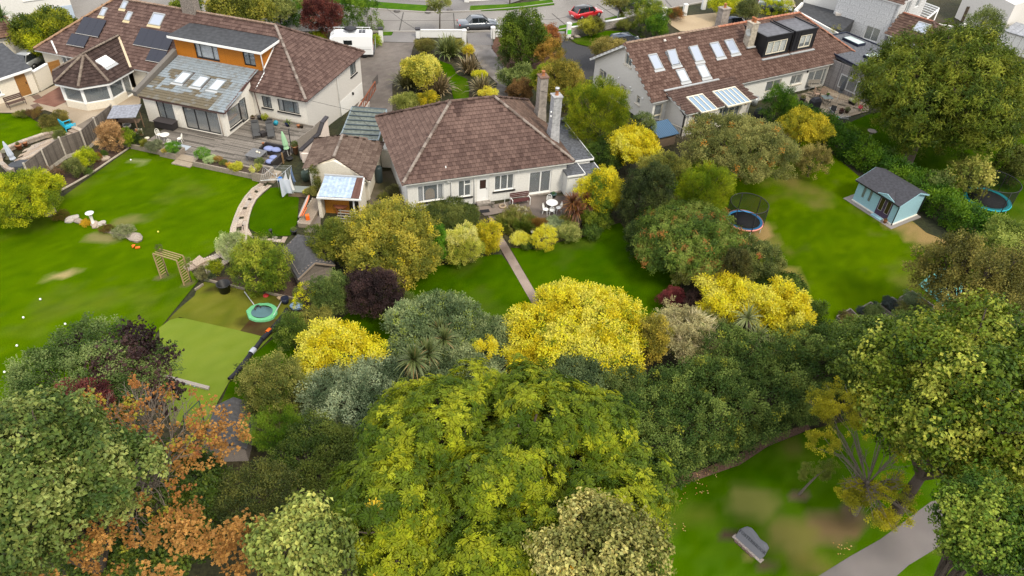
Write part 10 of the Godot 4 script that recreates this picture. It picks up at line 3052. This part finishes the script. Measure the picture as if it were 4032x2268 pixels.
	parasol("closed dark grey parasol beside the timber extension",gp(J(31.37,0,-69.94)),2.4,c3(.07,.075,.085),-.1)
	for q in[[J(27.65,0,-69.08),.28,.36,c3(.05,.05,.052),"fine",.2,"dark planter beside the covered barbecue",[c3(.06,.06,.02),c3(.13,.12,.04)]],[J(32.46,0,-69.28),.2,.28,c3(.04,.04,.042),"flower",.2,"white flowers in the left of two dark pots",[c3(.42,.42,.4),c3(.48,.48,.45)]],[J(32.68,0,-68.96),.22,.28,c3(.04,.04,.043),"flower",.2,"cream flowers in the right of two dark pots",[c3(.1,.13,.03),c3(.42,.42,.3)]],[J(32.93,0,-67.76),.17,.3,c3(.55,.54,.52),"flower",.2,"crimson cyclamen in a white pot on the terrace",[c3(.4,.005,.05),c3(.48,.01,.08)]],[J(30.84,0,-66.89),.24,.24,c3(.1,.055,.045),"fine",.2,"dark red leaved plant in a low brown pot",[c3(.06,.015,.015),c3(.12,.03,.03)]],[J(31.47,0,-67.14),.22,.26,c3(.13,.09,.06),"fine",.22,"green mound in a brown pot on the terrace",[c3(.05,.07,.02),c3(.11,.13,.05)]],[J(30.33,0,-67.68),.3,.1,c3(.6,.6,.58),"",.1,"shallow white round dish on the terrace",[]]]:
		pot_plant(q[6],gp(q[0],.03),q[1],q[2],q[3],q[4],q[5],q[7])
	var ra:Vector3=gp(J(29.97,0,-65.26))
	t=thing("airer","folded rotary clothes airer lying at the terrace edge","clothes airer",ra)
	for k in 5:tp_(t,"arm",[ra+UP*.35,ra+J(cos(k*.9-1.)*1.2,.5,sin(k*.9-1.)*.7)],.02,steel())
	tp_(t,"mast",[ra+J(-.9,1.,-.8),ra+UP*.35],.025,steel())
	m=MB.new()
	for k in 9:m.tube([ra+UP*.4+J(.2+k*.08,0,.2),ra+UP*.42+J(.4+k*.1,.02,-.5)],.006,.006,4)
	part(t,"lines",m.done(),M("line_white",WH))
	lp(t,"hub",[Q(0,.3),Q(.16,.32),Q(.16,.42),Q(0,.44)],10,M("teal_plastic",c3(.02,.26,.22),.5),at(ra))
func laundry(label:String,a:Vector3,b:Vector3,drop:float,c:Color):
	var t:=thing("laundry",label,"laundry",a)
	var m:=MB.new()
	var n:=8
	var s:=(b-a).cross(UP).normalized()
	for i in n:
		for j in 4:
			var q:Array=[]
			for k in[[i,j],[i+1,j],[i+1,j+1],[i,j+1]]:
				var u:float=float(k[0])/n; var v:float=k[1]/4.
				q.append(a.lerp(b,u)-UP*(drop*v*(1.-.12*sin(u*5.))+.0)+s*(.1*sin(u*9.+v*2.)*v+.12*v*v))
			m.quad(q[3],q[2],q[1],q[0])
	part(t,"cloth",m.done(true),M("cloth_%s" % str(c),c,.9,"",Vector3.ONE,{"back":.3}))
func _ready():
	setup()
	ground()
	middle_bungalow()
	outbuilding()
	left_house()
	right_house()
	far_buildings()
	deck_terrace()
	left_things()
	middle_things()
	street_things()
	patio_things()
	park_trees()
	middle_garden()
	right_gardens()
	left_gardens()
